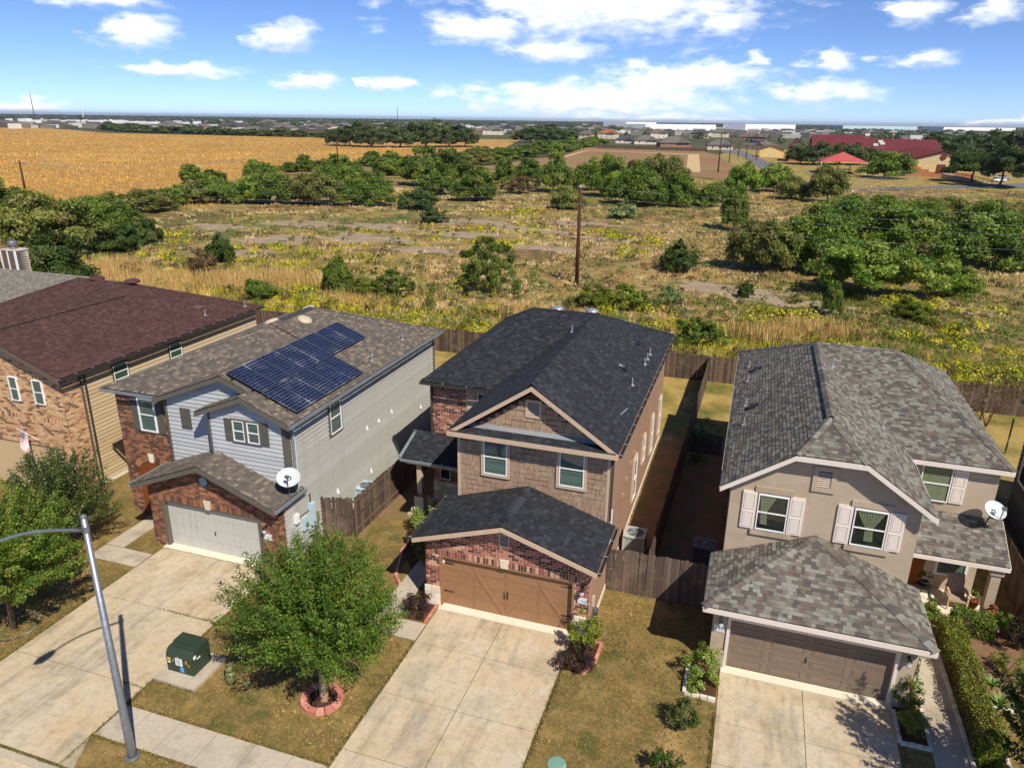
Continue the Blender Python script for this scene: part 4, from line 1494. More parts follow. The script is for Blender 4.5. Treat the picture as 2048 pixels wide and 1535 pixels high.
# ------------------------------------------------------------------ SOLAR (GREY) HOUSE
def grey_house():
    H = thing('house', 'two-storey grey-sided house with solar panels on its taupe roof and a brown brick garage', 'house', (-20, 22, 0))
    T = 'trim_charcoal'
    E, p = 5.95, .4
    xe0, xe1, xc, zr = -25.55, -15.75, -20.65, 7.91
    body = MB()
    body.box(-22.1, -16.21, 22.56, 35.6, 0, 5.8)
    body.box(-19.6, -16.21, 21.96, 22.7, 2.4, 5.8)
    body.box(-25.14, -22.0, 22.86, 35.6, 0, 5.8)
    body.box(-22.2, -16.21, 21.3, 22.6, 0, 2.75)
    body.prism([(-22.1, 22.56, 5.75), (-16.3, 22.56, 5.75), (-19.2, 22.56, 6.95)], [(-22.1, 27, 5.75), (-16.3, 27, 5.75), (-19.2, 27, 6.95)])
    body.build('wall', 'siding_grey_side', H)
    bud = Budget(300)
    F = fr(20.95)
    dx0, dx1 = -21.7, -16.98
    top = 2.12
    poly = [(-22.3, 0), (-16.15, 0), (-16.15, 2.74), (-19.3, 4.0), (-22.3, 2.74)]
    vent = (-19.45, 3.34)
    brickwall(H, F, poly, [(dx0, dx1, 0, top), (-19.68, -19.22, 3.1, 3.58)], bud, 'brick_brown', 'mortar_brown',
              backs=[[(-22.3, 0), (dx0, 0), (dx0, top), (-22.3, top)], [(dx1, 0), (-16.15, 0), (-16.15, top), (dx1, top)], [(-22.3, top), (-16.15, top), (-16.15, 2.74), (-19.3, 4.0), (-22.3, 2.74)]],
              soldiers=[(-21.9, -19.56, top + .01, 2.415), (-19.26, -16.8, top + .01, 2.415)])
    MB().fpoly(F, [(-19.52, 2.11), (-19.3, 2.11), (-19.24, 2.5), (-19.58, 2.5)], 0, .06).build('keystone', 'stone_white', H)
    c = pt(F, vent[0], vent[1], .0)
    v = MB().lathe([(.25, 0), (.25, .05), (.19, .05), (.19, .02)], c, 20, F[2]).build('gable_vent', 'shutter_grey', H)
    for k in range(6):
        z = vent[1] - .15 + k * .06
        hw = math.sqrt(max(.001, .19 ** 2 - (z - vent[1]) ** 2))
        MB().add([pt(F, vent[0] - hw, z - .012, .055), pt(F, vent[0] + hw, z - .012, .055), pt(F, vent[0] + hw, z + .022, .03), pt(F, vent[0] - hw, z + .022, .03)], [(0, 1, 2, 3)]).build('slat', 'white_vinyl', v)
    brickwall(H, lf(-22.3), [(20.95, 0), (22.8, 0), (22.8, 2.7), (20.95, 2.7)], [], bud, 'brick_brown', 'mortar_brown')
    brickwall(H, rt(-16.15), [(20.95, 0), (21.3, 0), (21.3, 2.7), (20.95, 2.7)], [], bud, 'brick_brown', 'mortar_brown', name='brick_return')
    jb = MB()
    jb.box(dx0 - .02, dx0 + .1, 20.93, 21.2, 0, top)
    jb.box(dx1 - .1, dx1 + .02, 20.93, 21.2, 0, top)
    jb.box(dx0 + .1, dx1 - .1, 20.96, 21.2, top - .06, top)
    jb.build('door_jamb', T, H)
    D = fr(21.15)
    dr = MB().fbox(D, dx0 + .1, dx1 - .1, .01, 2.06, -.04, 0).build('garage_door', 'door_white', H)
    for j in range(4):
        MB().fbox(D, dx0 + .1, dx1 - .1, .02 + j * .51, .52 + j * .51, 0, .025).build('door_section', 'door_white', dr)
    MB().fbox(D, -19.4, -19.36, .85, 1.0, .025, .06).build('door_handle', 'black_iron', dr)
    MB().box(dx0 - .1, dx1 + .1, 20.74, 21.12, -.03, .045).build('apron', 'concrete_light', H)
    text_sign(H, F, -16.9, -16.52, 1.3, 1.56, '11501')
    wall_lamp(H, F, -16.72, 1.9)
    # upper front walls in lap siding
    F1, F2 = fr(21.9), fr(22.5)
    sidingwall(H, F1, [(-19.62, 2.8), (-16.15, 2.8), (-16.15, 5.88), (-17.9, 6.55), (-19.62, 5.88)], 'siding_grey')
    sidingwall(H, F2, [(-22.25, 2.8), (-16.4, 2.8), (-16.4, 6.1), (-19.2, 7.12), (-22.25, 5.9)], 'siding_grey')
    window(H, F1, -18.5, -17.98, 4.86, 5.72, T, .07)
    window(H, F1, -17.84, -17.3, 4.86, 5.72, T, .07)
    shutter(H, F1, -18.9, -18.6, 4.82, 5.76, 'shutter_grey')
    shutter(H, F1, -17.2, -16.9, 4.82, 5.76, 'shutter_grey')
    shutter(H, F2, -21.55, -21.05, 4.7, 5.6, 'shutter_grey')
    MB().fbox(F1, -19.66, -19.58, 2.9, 5.95, 0, .055).build('corner_board', T, H)
    MB().fbox(F1, -16.3, -16.12, 2.6, 5.9, 0, .055).build('corner_board', T, H)
    MB().fbox(rt(-16.15), 21.87, 22.06, 2.6, 5.9, 0, .07).build('corner_board', T, H)
    MB().fbox(F2, -22.3, -22.2, 2.9, 5.9, 0, .055).build('corner_board', T, H)
    # brick block on the left with arch
    F3 = fr(22.8)
    brickwall(H, F3, [(-25.2, 0), (-22.25, 0), (-22.25, 5.85), (-25.2, 5.85)], [(-24.62, -22.95, 0, 2.75), (-23.98, -23.16, 4.1, 5.68)], bud, 'brick_brown', 'mortar_brown',
              backs=[[(-25.2, 0), (-24.62, 0), (-24.62, 2.75), (-25.2, 2.75)], [(-22.95, 0), (-22.25, 0), (-22.25, 2.75), (-22.95, 2.75)], [(-25.2, 2.75), (-22.25, 2.75), (-22.25, 5.85), (-25.2, 5.85)]],
              soldiers=[(-25.2, -22.25, 3.675, 3.885)])
    flush(bud, 'bricks')
    ar = MB()
    n = 14
    cx, cz, r0, r1 = -23.78, 1.98, .84, 1.08
    arch = MB().fbox(F3, cx - .05, cx + .05, 2.78, 2.8, 0, .01).build('entry_arch', 'mortar_brown', H)
    for i in range(n):
        a0, a1 = math.pi * (i + .08) / n, math.pi * (i + .92) / n
        if abs(i - n / 2 + .5) < 1:
            continue
        MB().fpoly(F3, [(cx + r0 * math.cos(a0), cz + .8 * r0 * math.sin(a0)), (cx + r1 * math.cos(a0), cz + .92 * r1 * math.sin(a0)), (cx + r1 * math.cos(a1), cz + .92 * r1 * math.sin(a1)), (cx + r0 * math.cos(a1), cz + .8 * r0 * math.sin(a1))], -.05, .022).build('brick', 'brick_brown', arch)
    MB().fpoly(F3, [(cx - .09, 2.62), (cx + .09, 2.62), (cx + .15, 3.02), (cx - .15, 3.02)], -.02, .05).build('keystone', 'stone_white', H)
    MB().box(-24.64, -22.93, 22.81, 22.85, 0, 2.76).build('entry_back', 'wood_door', H)
    for sg in (-1, 1):
        P = [(cx + sg * r1 * math.cos(a * math.pi / 12), cz + .92 * r1 * math.sin(a * math.pi / 12)) for a in range(0, 7)]
        MB().fpoly(F3, [(cx, 2.99)] + [(cx + sg * 1.12, 2.99), (cx + sg * 1.12, cz)] + P, -.05, .008).build('spandrel', 'brick_brown', H)
    window(H, F3, -23.98, -23.16, 4.15, 5.62, 'white_vinyl', .04)
    shutter(H, F3, -24.4, -24.05, 4.1, 5.66, 'shutter_grey')
    shutter(H, F3, -23.1, -22.75, 4.1, 5.66, 'shutter_grey')
    # right wall
    G = rt(-16.15)
    sidingwall(H, G, [(21.95, .28), (35.55, .28), (35.55, 5.85), (21.95, 5.85)], 'siding_grey_side', .19, t=.056)
    sidingwall(H, G, [(21.3, .28), (21.95, .28), (21.95, 2.72), (21.3, 2.72)], 'siding_grey_side', .19, t=.056)
    MB().fbox(G, 21.2, 35.6, -.03, .27, -.05, .03).build('slab_edge', 'concrete_light', H)
    MB().fbox(G, 35.42, 35.6, .28, 5.85, 0, .07).build('corner_board', T, H)
    window(H, G, 24.85, 25.72, 4.2, 5.6, T, .07, blind='blind', d=.085)
    for y, z in ((27.9, 3.32), (29.03, 3.29), (30.35, 3.26), (33.67, 2.27), (28.07, 1.06), (25.1, 1.45)):
        MB().add([pt(G, y - .07, z - .12, .1), pt(G, y + .07, z - .12, .1), pt(G, y + .07, z + .12, .03), pt(G, y - .07, z + .12, .03), pt(G, y - .07, z - .12, 0), pt(G, y + .07, z - .12, 0)], [(0, 1, 2, 3), (0, 4, 3), (1, 2, 5)]).build('wall_vent', 'white_vinyl', H)
    for (y0, y1, z0, z1, d, m) in ((22.86, 23.1, 1.0, 2.0, .2, 'meter_blue'), (22.28, 22.62, 1.05, 1.62, .16, 'meter_blue'), (21.84, 22.06, 1.6, 2.0, .14, 'white_vinyl'), (23.24, 23.46, .95, 1.35, .12, 'pedestal_green'), (21.5, 21.75, 1.1, 1.6, .12, 'ac_cream'), (22.75, 23.0, .55, .9, .13, 'ac_cream')):
        bx = MB().fbox(G, y0, y1, z0, z1, .02, .02 + d).build('meter_box', m, H)
        MB().fbox(G, y0 + .03, y1 - .03, z0 + .04, z1 - .04, .02 + d, .026 + d).build('box_cover', m, bx)
    MB().lathe([(.09, 0), (.09, .05), (.07, .09)], pt(G, 22.45, 1.3, .18), 12, (1, 0, 0)).build('meter_dial', 'ac_fins', H)
    MB().tube([pt(G, 22.98, 2.0, .08), pt(G, 22.98, 2.4, .08)], .03, 6).build('conduit', 'gutter_dark', H)
    MB().tube([pt(G, 22.0, 1.7, .06), pt(G, 22.9, 1.7, .06)], .02, 6).build('conduit', 'gutter_dark', H)
    MB().tube([pt(G, 22.4, 0, .06), pt(G, 22.4, 1.1, .06)], .03, 6).build('conduit', 'gutter_grey', H)
    MB().tube([pt(G, 22.35, 2.7, .05), pt(G, 22.35, 5.8, .05)], .018, 6).build('conduit', 'white_vinyl', H)
    # roofs
    hx = xc
    planes = [
        [(xe1, 21.6, E), (xe1, 35.95, E), (hx, 31.05, zr), (hx, 27.4, zr), (-19.2, 25.95, 7.33), (-19.2, 22.2, 7.33), (-17.95, 22.2, E + .88), (-17.9, 21.6, E + .86)],
        [(xe1, 35.95, E), (xe0, 35.95, E), (hx, 31.05, zr)],
        [(xe0, 35.95, E), (xe0, 22.5, E), (hx, 27.4, zr), (hx, 31.05, zr)],
        [(xe0, 22.5, E), (-22.65, 22.5, E), (-19.2, 25.95, 7.33), (hx, 27.4, zr)],
        [(-22.65, 22.2, E), (-19.2, 22.2, 7.33), (-19.2, 25.95, 7.33), (-22.65, 22.5, E)],
        [(-20.05, 21.6, E), (-17.9, 21.6, E + .86), (-17.9, 22.5, E + .86), (-20.05, 22.5, E)]]
    gz0, gz1 = 2.92, 4.22
    gp = [[(-15.95, 20.47, gz0), (-15.95, 22.5, gz0), (-19.3, 22.5, gz1), (-19.3, 20.47, gz1)],
          [(-22.65, 20.47, gz0), (-19.3, 20.47, gz1), (-19.3, 22.5, gz1), (-22.65, 22.5, gz0)]]
    K = 'shingle_taupe'
    rf = roof(H, gp + planes, K, 300, 'roof', 31)
    A = nrm(p, -1, 0), nrm(p, 1, 0), nrm(p, 0, 1), nrm(p, 0, -1)
    caps(rf, (hx, 27.4, zr), (hx, 31.05, zr), A[0], A[1], K)
    caps(rf, (-19.2, 25.95, 7.33), (hx, 27.4, zr), A[0], A[2], K)
    caps(rf, (xe1, 35.95, E), (hx, 31.05, zr), A[0], A[3], K)
    caps(rf, (xe0, 22.5, E), (hx, 27.4, zr), A[1], A[2], K)
    caps(rf, (-19.2, 22.2, 7.33), (-19.2, 25.95, 7.33), A[0], A[1], K)
    caps(rf, (-17.9, 21.6, E + .86), (-17.9, 22.5, E + .86), A[0], A[1], K)
    caps(rf, (-19.3, 20.47, gz1), (-19.3, 22.5, gz1), nrm(.39, -1, 0), nrm(.39, 1, 0), K)
    fascia(H, [((xe1, 21.6, E), (-17.9, 21.6, E + .86), (0, -1, 0)), ((-20.05, 21.6, E), (-17.9, 21.6, E + .86), (0, -1, 0)),
               ((-22.65, 22.2, E), (-19.2, 22.2, 7.33), (0, -1, 0)), ((-17.9, 22.2, 6.81), (-19.2, 22.2, 7.33), (0, -1, 0)),
               ((-15.95, 20.47, gz0), (-19.3, 20.47, gz1), (0, -1, 0)), ((-22.65, 20.47, gz0), (-19.3, 20.47, gz1), (0, -1, 0)),
               ((-20.05, 21.6, E), (-20.05, 22.5, E), (-1, 0, 0))], T, .19)
    so = MB()
    so.poly([(xe1, 21.6, E - .06), (-17.9, 21.6, E + .8), (-17.9, 21.9, E + .8), (xe1, 21.9, E - .06)])
    so.poly([(-20.05, 21.6, E - .06), (-17.9, 21.6, E + .8), (-17.9, 21.9, E + .8), (-20.05, 21.9, E - .06)])
    so.build('soffit', T, H)
    gutter(H, (xe1, 21.57, E), (xe1, 35.95, E), (1, 0, 0), 'gutter_grey', (-16.0, 22.12, 2.8, 5.85))
    gutter(H, (xe0, 22.47, E), (-22.65, 22.47, E), (0, -1, 0), 'gutter_grey')
    gutter(H, (xe0, 22.5, E), (xe0, 35.9, E), (-1, 0, 0), 'gutter_grey')
    gutter(H, (-15.95, 20.45, gz0), (-15.95, 22.5, gz0), (1, 0, 0), 'gutter_grey')
    gutter(H, (-22.65, 20.45, gz0), (-22.65, 22.5, gz0), (-1, 0, 0), 'gutter_grey')
    zs = lambda x: E + p * (xe1 - x)
    roof_vent(H, -20.0, 29.4, zs(-20.0) + .02, 'plastic_tan', 'dome', n=A[0], r=.34)
    roof_vent(H, -20.95, 28.2, zr - .14, 'plastic_tan', 'dome', n=A[1], r=.34)
    roof_vent(H, -20.95, 31.2, zr - .2, 'plastic_tan', 'dome', n=A[1], r=.34)
    MB().prism([(hx - .17, 28.4, zr - .03), (hx, 28.4, zr + .08), (hx + .17, 28.4, zr - .03)], [(hx - .17, 30.9, zr - .03), (hx, 30.9, zr + .08), (hx + .17, 30.9, zr - .03)]).build('ridge_vent', 'gutter_dark', H)
    for y, x in ((29.6, -16.6), (29.1, -16.35), (32.6, -16.5)):
        roof_vent(H, x, y, zs(x), kind='pipe')
    MB().tube([(-20.6, 27.6, zs(-20.6) + .05), (-19.15, 27.6, zs(-19.15) + .06)], .022, 6).build('conduit', 'pole_wood', H)
    # solar array
    S = thing('solar_array', 'thirteen dark blue solar panels in two rows on the taupe roof', 'solar panels', (-17.5, 26, 6.7))
    L, Wd = 1.64, 1.02
    u = Vector((0, 1, 0))
    v = Vector((-1, 0, p)).normalized()
    n = v.cross(u).normalized()
    if n.z < 0:
        n = -n
    frame, grid, cells = MB(), MB(), MB()
    frame.box(0, Wd, 0, L, 0, .032)
    fr_me = frame.mesh('panel_frame')
    grid.box(.015, Wd - .015, .015, L - .015, .03, .036)
    gr_me = grid.mesh('panel_back')
    cw, ch = (Wd - .05) / 6, (L - .05) / 10
    for i in range(6):
        for j in range(10):
            x, y, g = .025 + i * cw, .025 + j * ch, .007
            cells.add([(x + g, y + g, .0395), (x + cw - g, y + g, .0395), (x + cw - g, y + ch - g, .0395), (x + g, y + ch - g, .0395),
                       (x + g, y + g, .0365), (x + cw - g, y + g, .0365), (x + cw - g, y + ch - g, .0365), (x + g, y + ch - g, .0365)], [(0, 1, 2, 3), (4, 5, 1, 0), (7, 6, 2, 3), (4, 0, 3, 7), (5, 6, 2, 1)])
    ce_me = cells.mesh('cells')
    fr_me.materials.append(MATS['alu_black'])
    gr_me.materials.append(MATS['solar_grid'])
    ce_me.materials.append(MATS['solar_cell'])
    for row, cnt, x0 in ((0, 5, -15.98), (1, 8, -17.54)):
        for i in range(cnt):
            M = Matrix((u, v, n)).transposed().to_4x4()
            M.translation = Vector((x0, 22.42 + i * (Wd + .012), zs(x0))) + n * .12
            a = obj('solar_panel', fr_me, None, S, M)
            obj('backsheet', gr_me, None, a, M)
            obj('cells', ce_me, None, a, M, kind='stuff')
    for k, (x0, yl) in enumerate(((-16.3, 27.55), (-17.2, 27.55), (-17.8, 30.65), (-18.7, 30.65))):
        MB().box(x0 - .02, x0 + .02, 22.3, yl, zs(x0) + .05, zs(x0) + .1).build('rail', 'alu_black', S)


grey_house()


# ------------------------------------------------------------------ RIGHT HOUSE
def right_house():
    H = thing('house', 'two-storey taupe stucco house with mottled grey shingles and blush shutters', 'house', (3, 21, 0))
    T = 'trim_blush'
    E, RZ, xl, xr, xc = 5.42, 7.6, -.2, 6.3, 3.05
    S = 'stucco_taupe'
    b = MB()
    b.box(.15, 5.95, 23.6, 39.2, 0, 5.3)
    b.fpoly(fr(23.6), [(.15, 5.3), (5.95, 5.3), (4.0, 6.62), (2.1, 6.62)], -5, 0)
    b.box(5.9, 9.25, 28.1, 39.2, 0, 5.3)
    b.box(.12, 5.97, 21.1, 23.65, 0, 2.42)
    b.build('wall', S, H)
    # garage front
    F = fr(20.95)
    d0, d1, top = .6, 5.48, 1.96
    w = MB()
    for q in ([(.08, 0), (d0, 0), (d0, top), (.08, top)], [(d1, 0), (6.0, 0), (6.0, top), (d1, top)], [(.08, top), (6.0, top), (6.0, 2.46), (.08, 2.46)]):
        w.fpoly(F, q, -.2, 0)
    w.build('garage_wall', S, H)
    for u0, u1 in ((.05, d0 - .04), (d1 + .04, 6.03)):
        MB().fbox(F, u0, u1, 0, .6, 0, .05).build('wainscot', S, H)
        MB().fbox(F, u0 - .01, u1 + .01, .6, .68, 0, .08).build('wainscot_cap', S, H)
    j = MB()
    j.box(d0 - .06, d0 + .04, 20.9, 21.14, 0, top + .04)
    j.box(d1 - .04, d1 + .06, 20.9, 21.14, 0, top + .04)
    j.box(d0 + .04, d1 - .04, 20.92, 21.14, top - .04, top + .04)
    j.build('door_jamb', T, H)
    D = fr(21.1)
    dr = MB().fbox(D, d0 + .03, d1 - .03, .01, top - .02, -.04, 0).build('garage_door', 'door_taupe', H)
    wz, wx = (top - .04) / 4, (d1 - d0 - .06) / 4
    for r in range(4):
        sec = MB().fbox(D, d0 + .03, d1 - .03, .02 + r * wz + .004, .02 + (r + 1) * wz - .004, 0, .02).build('door_section', 'door_taupe', dr)
        for c in range(4):
            a = d0 + .03 + c * wx + .1
            z = .02 + r * wz + .09
            ring(D, a, a + wx - .2, z, z + wz - .18, .03, .02, .032).fbox(D, a + .07, a + wx - .27, z + .06, z + wz - .24, .02, .03).build('door_panel', 'door_taupe', dr)
    MB().fbox(D, 3.0, 3.04, .8, .98, .02, .06).build('door_handle', 'black_iron', dr)
    MB().box(d0 - .1, d1 + .1, 20.7, 21.05, -.03, .045).build('apron', 'concrete_light', H)
    text_sign(H, F, .12, .48, 1.38, 1.64, '11509', d=.005)
    wall_lamp(H, F, .34, 1.92)
    wall_lamp(H, F, 5.76, 1.86)
    # front windows
    F2 = fr(23.6)
    for i, (u0, u1) in enumerate(((1.06, 2.02), (4.02, 5.02))):
        z0, z1 = 3.86, 5.18
        window(H, F2, u0, u1, z0, z1, None, blind=None, curtain=2 - i)
        shutter(H, F2, u0 - .5, u0 - .04, z0 - .02, z1 + .04, T)
        shutter(H, F2, u1 + .04, u1 + .5, z0 - .02, z1 + .04, T)
        MB().fbox(F2, u0 - .12, u1 + .12, z1 + .06, z1 + .26, 0, .06).build('lintel', S, H)
        MB().fbox(F2, u0 - .14, u1 + .2, z0 - .22, z0 - .03, 0, .08).build('sill', S, H)
    louvre(H, F2, 2.78, 3.18, 5.72, 6.3, S, 'vinyl_tan', .16)
    # right block front
    F3 = fr(28.1)
    window(H, F3, 6.75, 7.75, 3.75, 5.15, None, blind='curtain')
    shutter(H, F3, 7.8, 8.25, 3.75, 5.1, T)
    # planes
    planes = [
        [(xl, 23.2, E), (2.0, 23.2, E + .67 * 2.2), (xc, 25.1, RZ), (xc, 34.5, RZ), (xl, 39.5, E)],
        [(xr, 23.2, E), (4.1, 23.2, E + .67 * 2.2), (xc, 25.1, RZ), (xc, 34.5, RZ), (xr, 27.8, E)],
        [(2.0, 23.2, E + .67 * 2.2), (4.1, 23.2, E + .67 * 2.2), (xc, 25.1, RZ)],
        [(xr, 27.8, E), (9.55, 27.8, E), (6.3, 34.5, RZ), (xc, 34.5, RZ)],
        [(9.55, 27.8, E), (9.55, 39.5, E), (6.3, 34.5, RZ)],
        [(xl, 39.5, E), (9.55, 39.5, E), (6.3, 34.5, RZ), (xc, 34.5, RZ)]]
    gE, gZ, gy = 2.6, 3.95, 23.6
    gp = [[(-.25, 20.4, gE), (6.3, 20.4, gE), (3.025, gy, gZ)],
          [(-.25, 20.4, gE), (3.025, gy, gZ), (-.25, gy, gE)],
          [(6.3, 20.4, gE), (6.3, gy, gE), (3.025, gy, gZ)]]
    K = 'shingle_grey'
    rf = roof(H, gp + planes, K, 300, 'roof', 41)
    s = .67
    nl, nr = nrm(s, 1, 0), nrm(s, -1, 0)
    nc = nrm(.375, 0, 1)
    nf, nb = nrm(.325, 0, 1), nrm(.436, 0, -1)
    caps(rf, (xc, 25.1, RZ), (xc, 34.5, RZ), nl, nr, K, .18, lift=.075)
    caps(rf, (2.0, 23.2, E + s * 2.2), (xc, 25.1, RZ), nl, nc, K)
    caps(rf, (4.1, 23.2, E + s * 2.2), (xc, 25.1, RZ), nr, nc, K)
    caps(rf, (xc, 34.5, RZ), (6.3, 34.5, RZ), nf, nb, K)
    caps(rf, (9.55, 27.8, E), (6.3, 34.5, RZ), nf, nr, K)
    caps(rf, (xl, 39.5, E), (xc, 34.5, RZ), nl, nb, K)
    g1, g2, g3 = nrm(.42, 0, 1), nrm(.41, 1, 0), nrm(.41, -1, 0)
    caps(rf, (-.25, 20.4, gE), (3.025, gy, gZ), g1, g2, K, .16)
    caps(rf, (6.3, 20.4, gE), (3.025, gy, gZ), g1, g3, K, .16)
    MB().prism([(xc - .16, 25.3, RZ - .12), (xc, 25.3, RZ + .06), (xc + .16, 25.3, RZ - .12)], [(xc - .16, 34, RZ - .12), (xc, 34, RZ + .06), (xc + .16, 34, RZ - .12)]).build('ridge_vent', 'black_iron', H)  # spacer coloured black for the shadow gap below the raised caps
    zc = E + s * 2.2
    fascia(H, [((xl, 23.2, E), (2.0, 23.2, zc), (0, -1, 0)), ((xr, 23.2, E), (4.1, 23.2, zc), (0, -1, 0)), ((2.0, 23.2, zc), (4.1, 23.2, zc), (0, -1, 0)),
               ((xr, 27.8, E), (9.55, 27.8, E), (0, -1, 0)), ((9.55, 27.8, E), (9.55, 39.5, E), (1, 0, 0)), ((xl, 23.2, E), (xl, 39.5, E), (-1, 0, 0)), ((xr, 23.2, E), (xr, 27.8, E), (1, 0, 0)),
               ((-.25, 20.4, gE), (6.3, 20.4, gE), (0, -1, 0)), ((-.25, 20.4, gE), (-.25, gy, gE), (-1, 0, 0)), ((6.3, 20.4, gE), (6.3, gy, gE), (1, 0, 0))], T, .17)
    so = MB()
    so.poly([(xl, 23.2, E - .06), (2.0, 23.2, zc - .06), (2.0, 23.6, zc - .06), (xl, 23.6, E - .06)])
    so.poly([(xr, 23.2, E - .06), (4.1, 23.2, zc - .06), (4.1, 23.6, zc - .06), (xr, 23.6, E - .06)])
    so.poly([(2.0, 23.2, zc - .06), (4.1, 23.2, zc - .06), (4.1, 23.6, zc - .06), (2.0, 23.6, zc - .06)])
    so.poly([(-.25, 20.4, gE - .16), (6.3, 20.4, gE - .16), (6.3, 20.95, gE - .16), (-.25, 20.95, gE - .16)])
    so.build('soffit', T, H)
    # porch on the right
    roof(H, [[(6.0, 26.3, 2.45), (9.65, 26.3, 2.45), (9.65, 28.08, 3.35), (6.0, 28.08, 3.35)]], K, 0, 'porch_roof', 45)
    fascia(H, [((6.0, 26.3, 2.45), (9.65, 26.3, 2.45), (0, -1, 0)), ((9.65, 26.3, 2.45), (9.65, 28.1, 3.35), (1, 0, 0))], T, .16)
    MB().box(5.97, 9.75, 26.0, 28.1, -.03, .08).build('porch_slab', 'concrete_light', H)
    MB().box(9.2, 9.5, 26.45, 26.75, .08, 2.35).build('porch_post', S, H)
    MB().box(9.14, 9.56, 26.39, 26.81, 2.0, 2.2).build('post_cap', S, H)
    MB().box(6.0, 9.6, 26.5, 26.7, 2.2, 2.38).build('porch_beam', T, H)
    MB().fbox(F3, 6.6, 7.5, .1, 2.1, 0, .05).build('front_door', 'wood_door', H)
    window(H, F3, 7.9, 8.9, .8, 2.0, T, .06)
    # vents
    zl = lambda x: E + s * (x - xl)
    for x, y in ((.75, 34.6), (.7, 29.6)):
        roof_vent(H, x, y, zl(x) + .01, 'black_iron', n=nl)
    for x, y in ((.35, 35.6), (.35, 33.4), (.35, 30.2), (.35, 28.0)):
        roof_vent(H, x, y, zl(x), kind='pipe')
    for x, y in ((3.6, 32.2), (5.3, 28.8)):
        roof_vent(H, x, y, E + s * (xr - x), kind='pipe')
    G = lf(.15)
    window(H, G, 29.0, 29.8, 3.6, 5.0, None)


right_house()


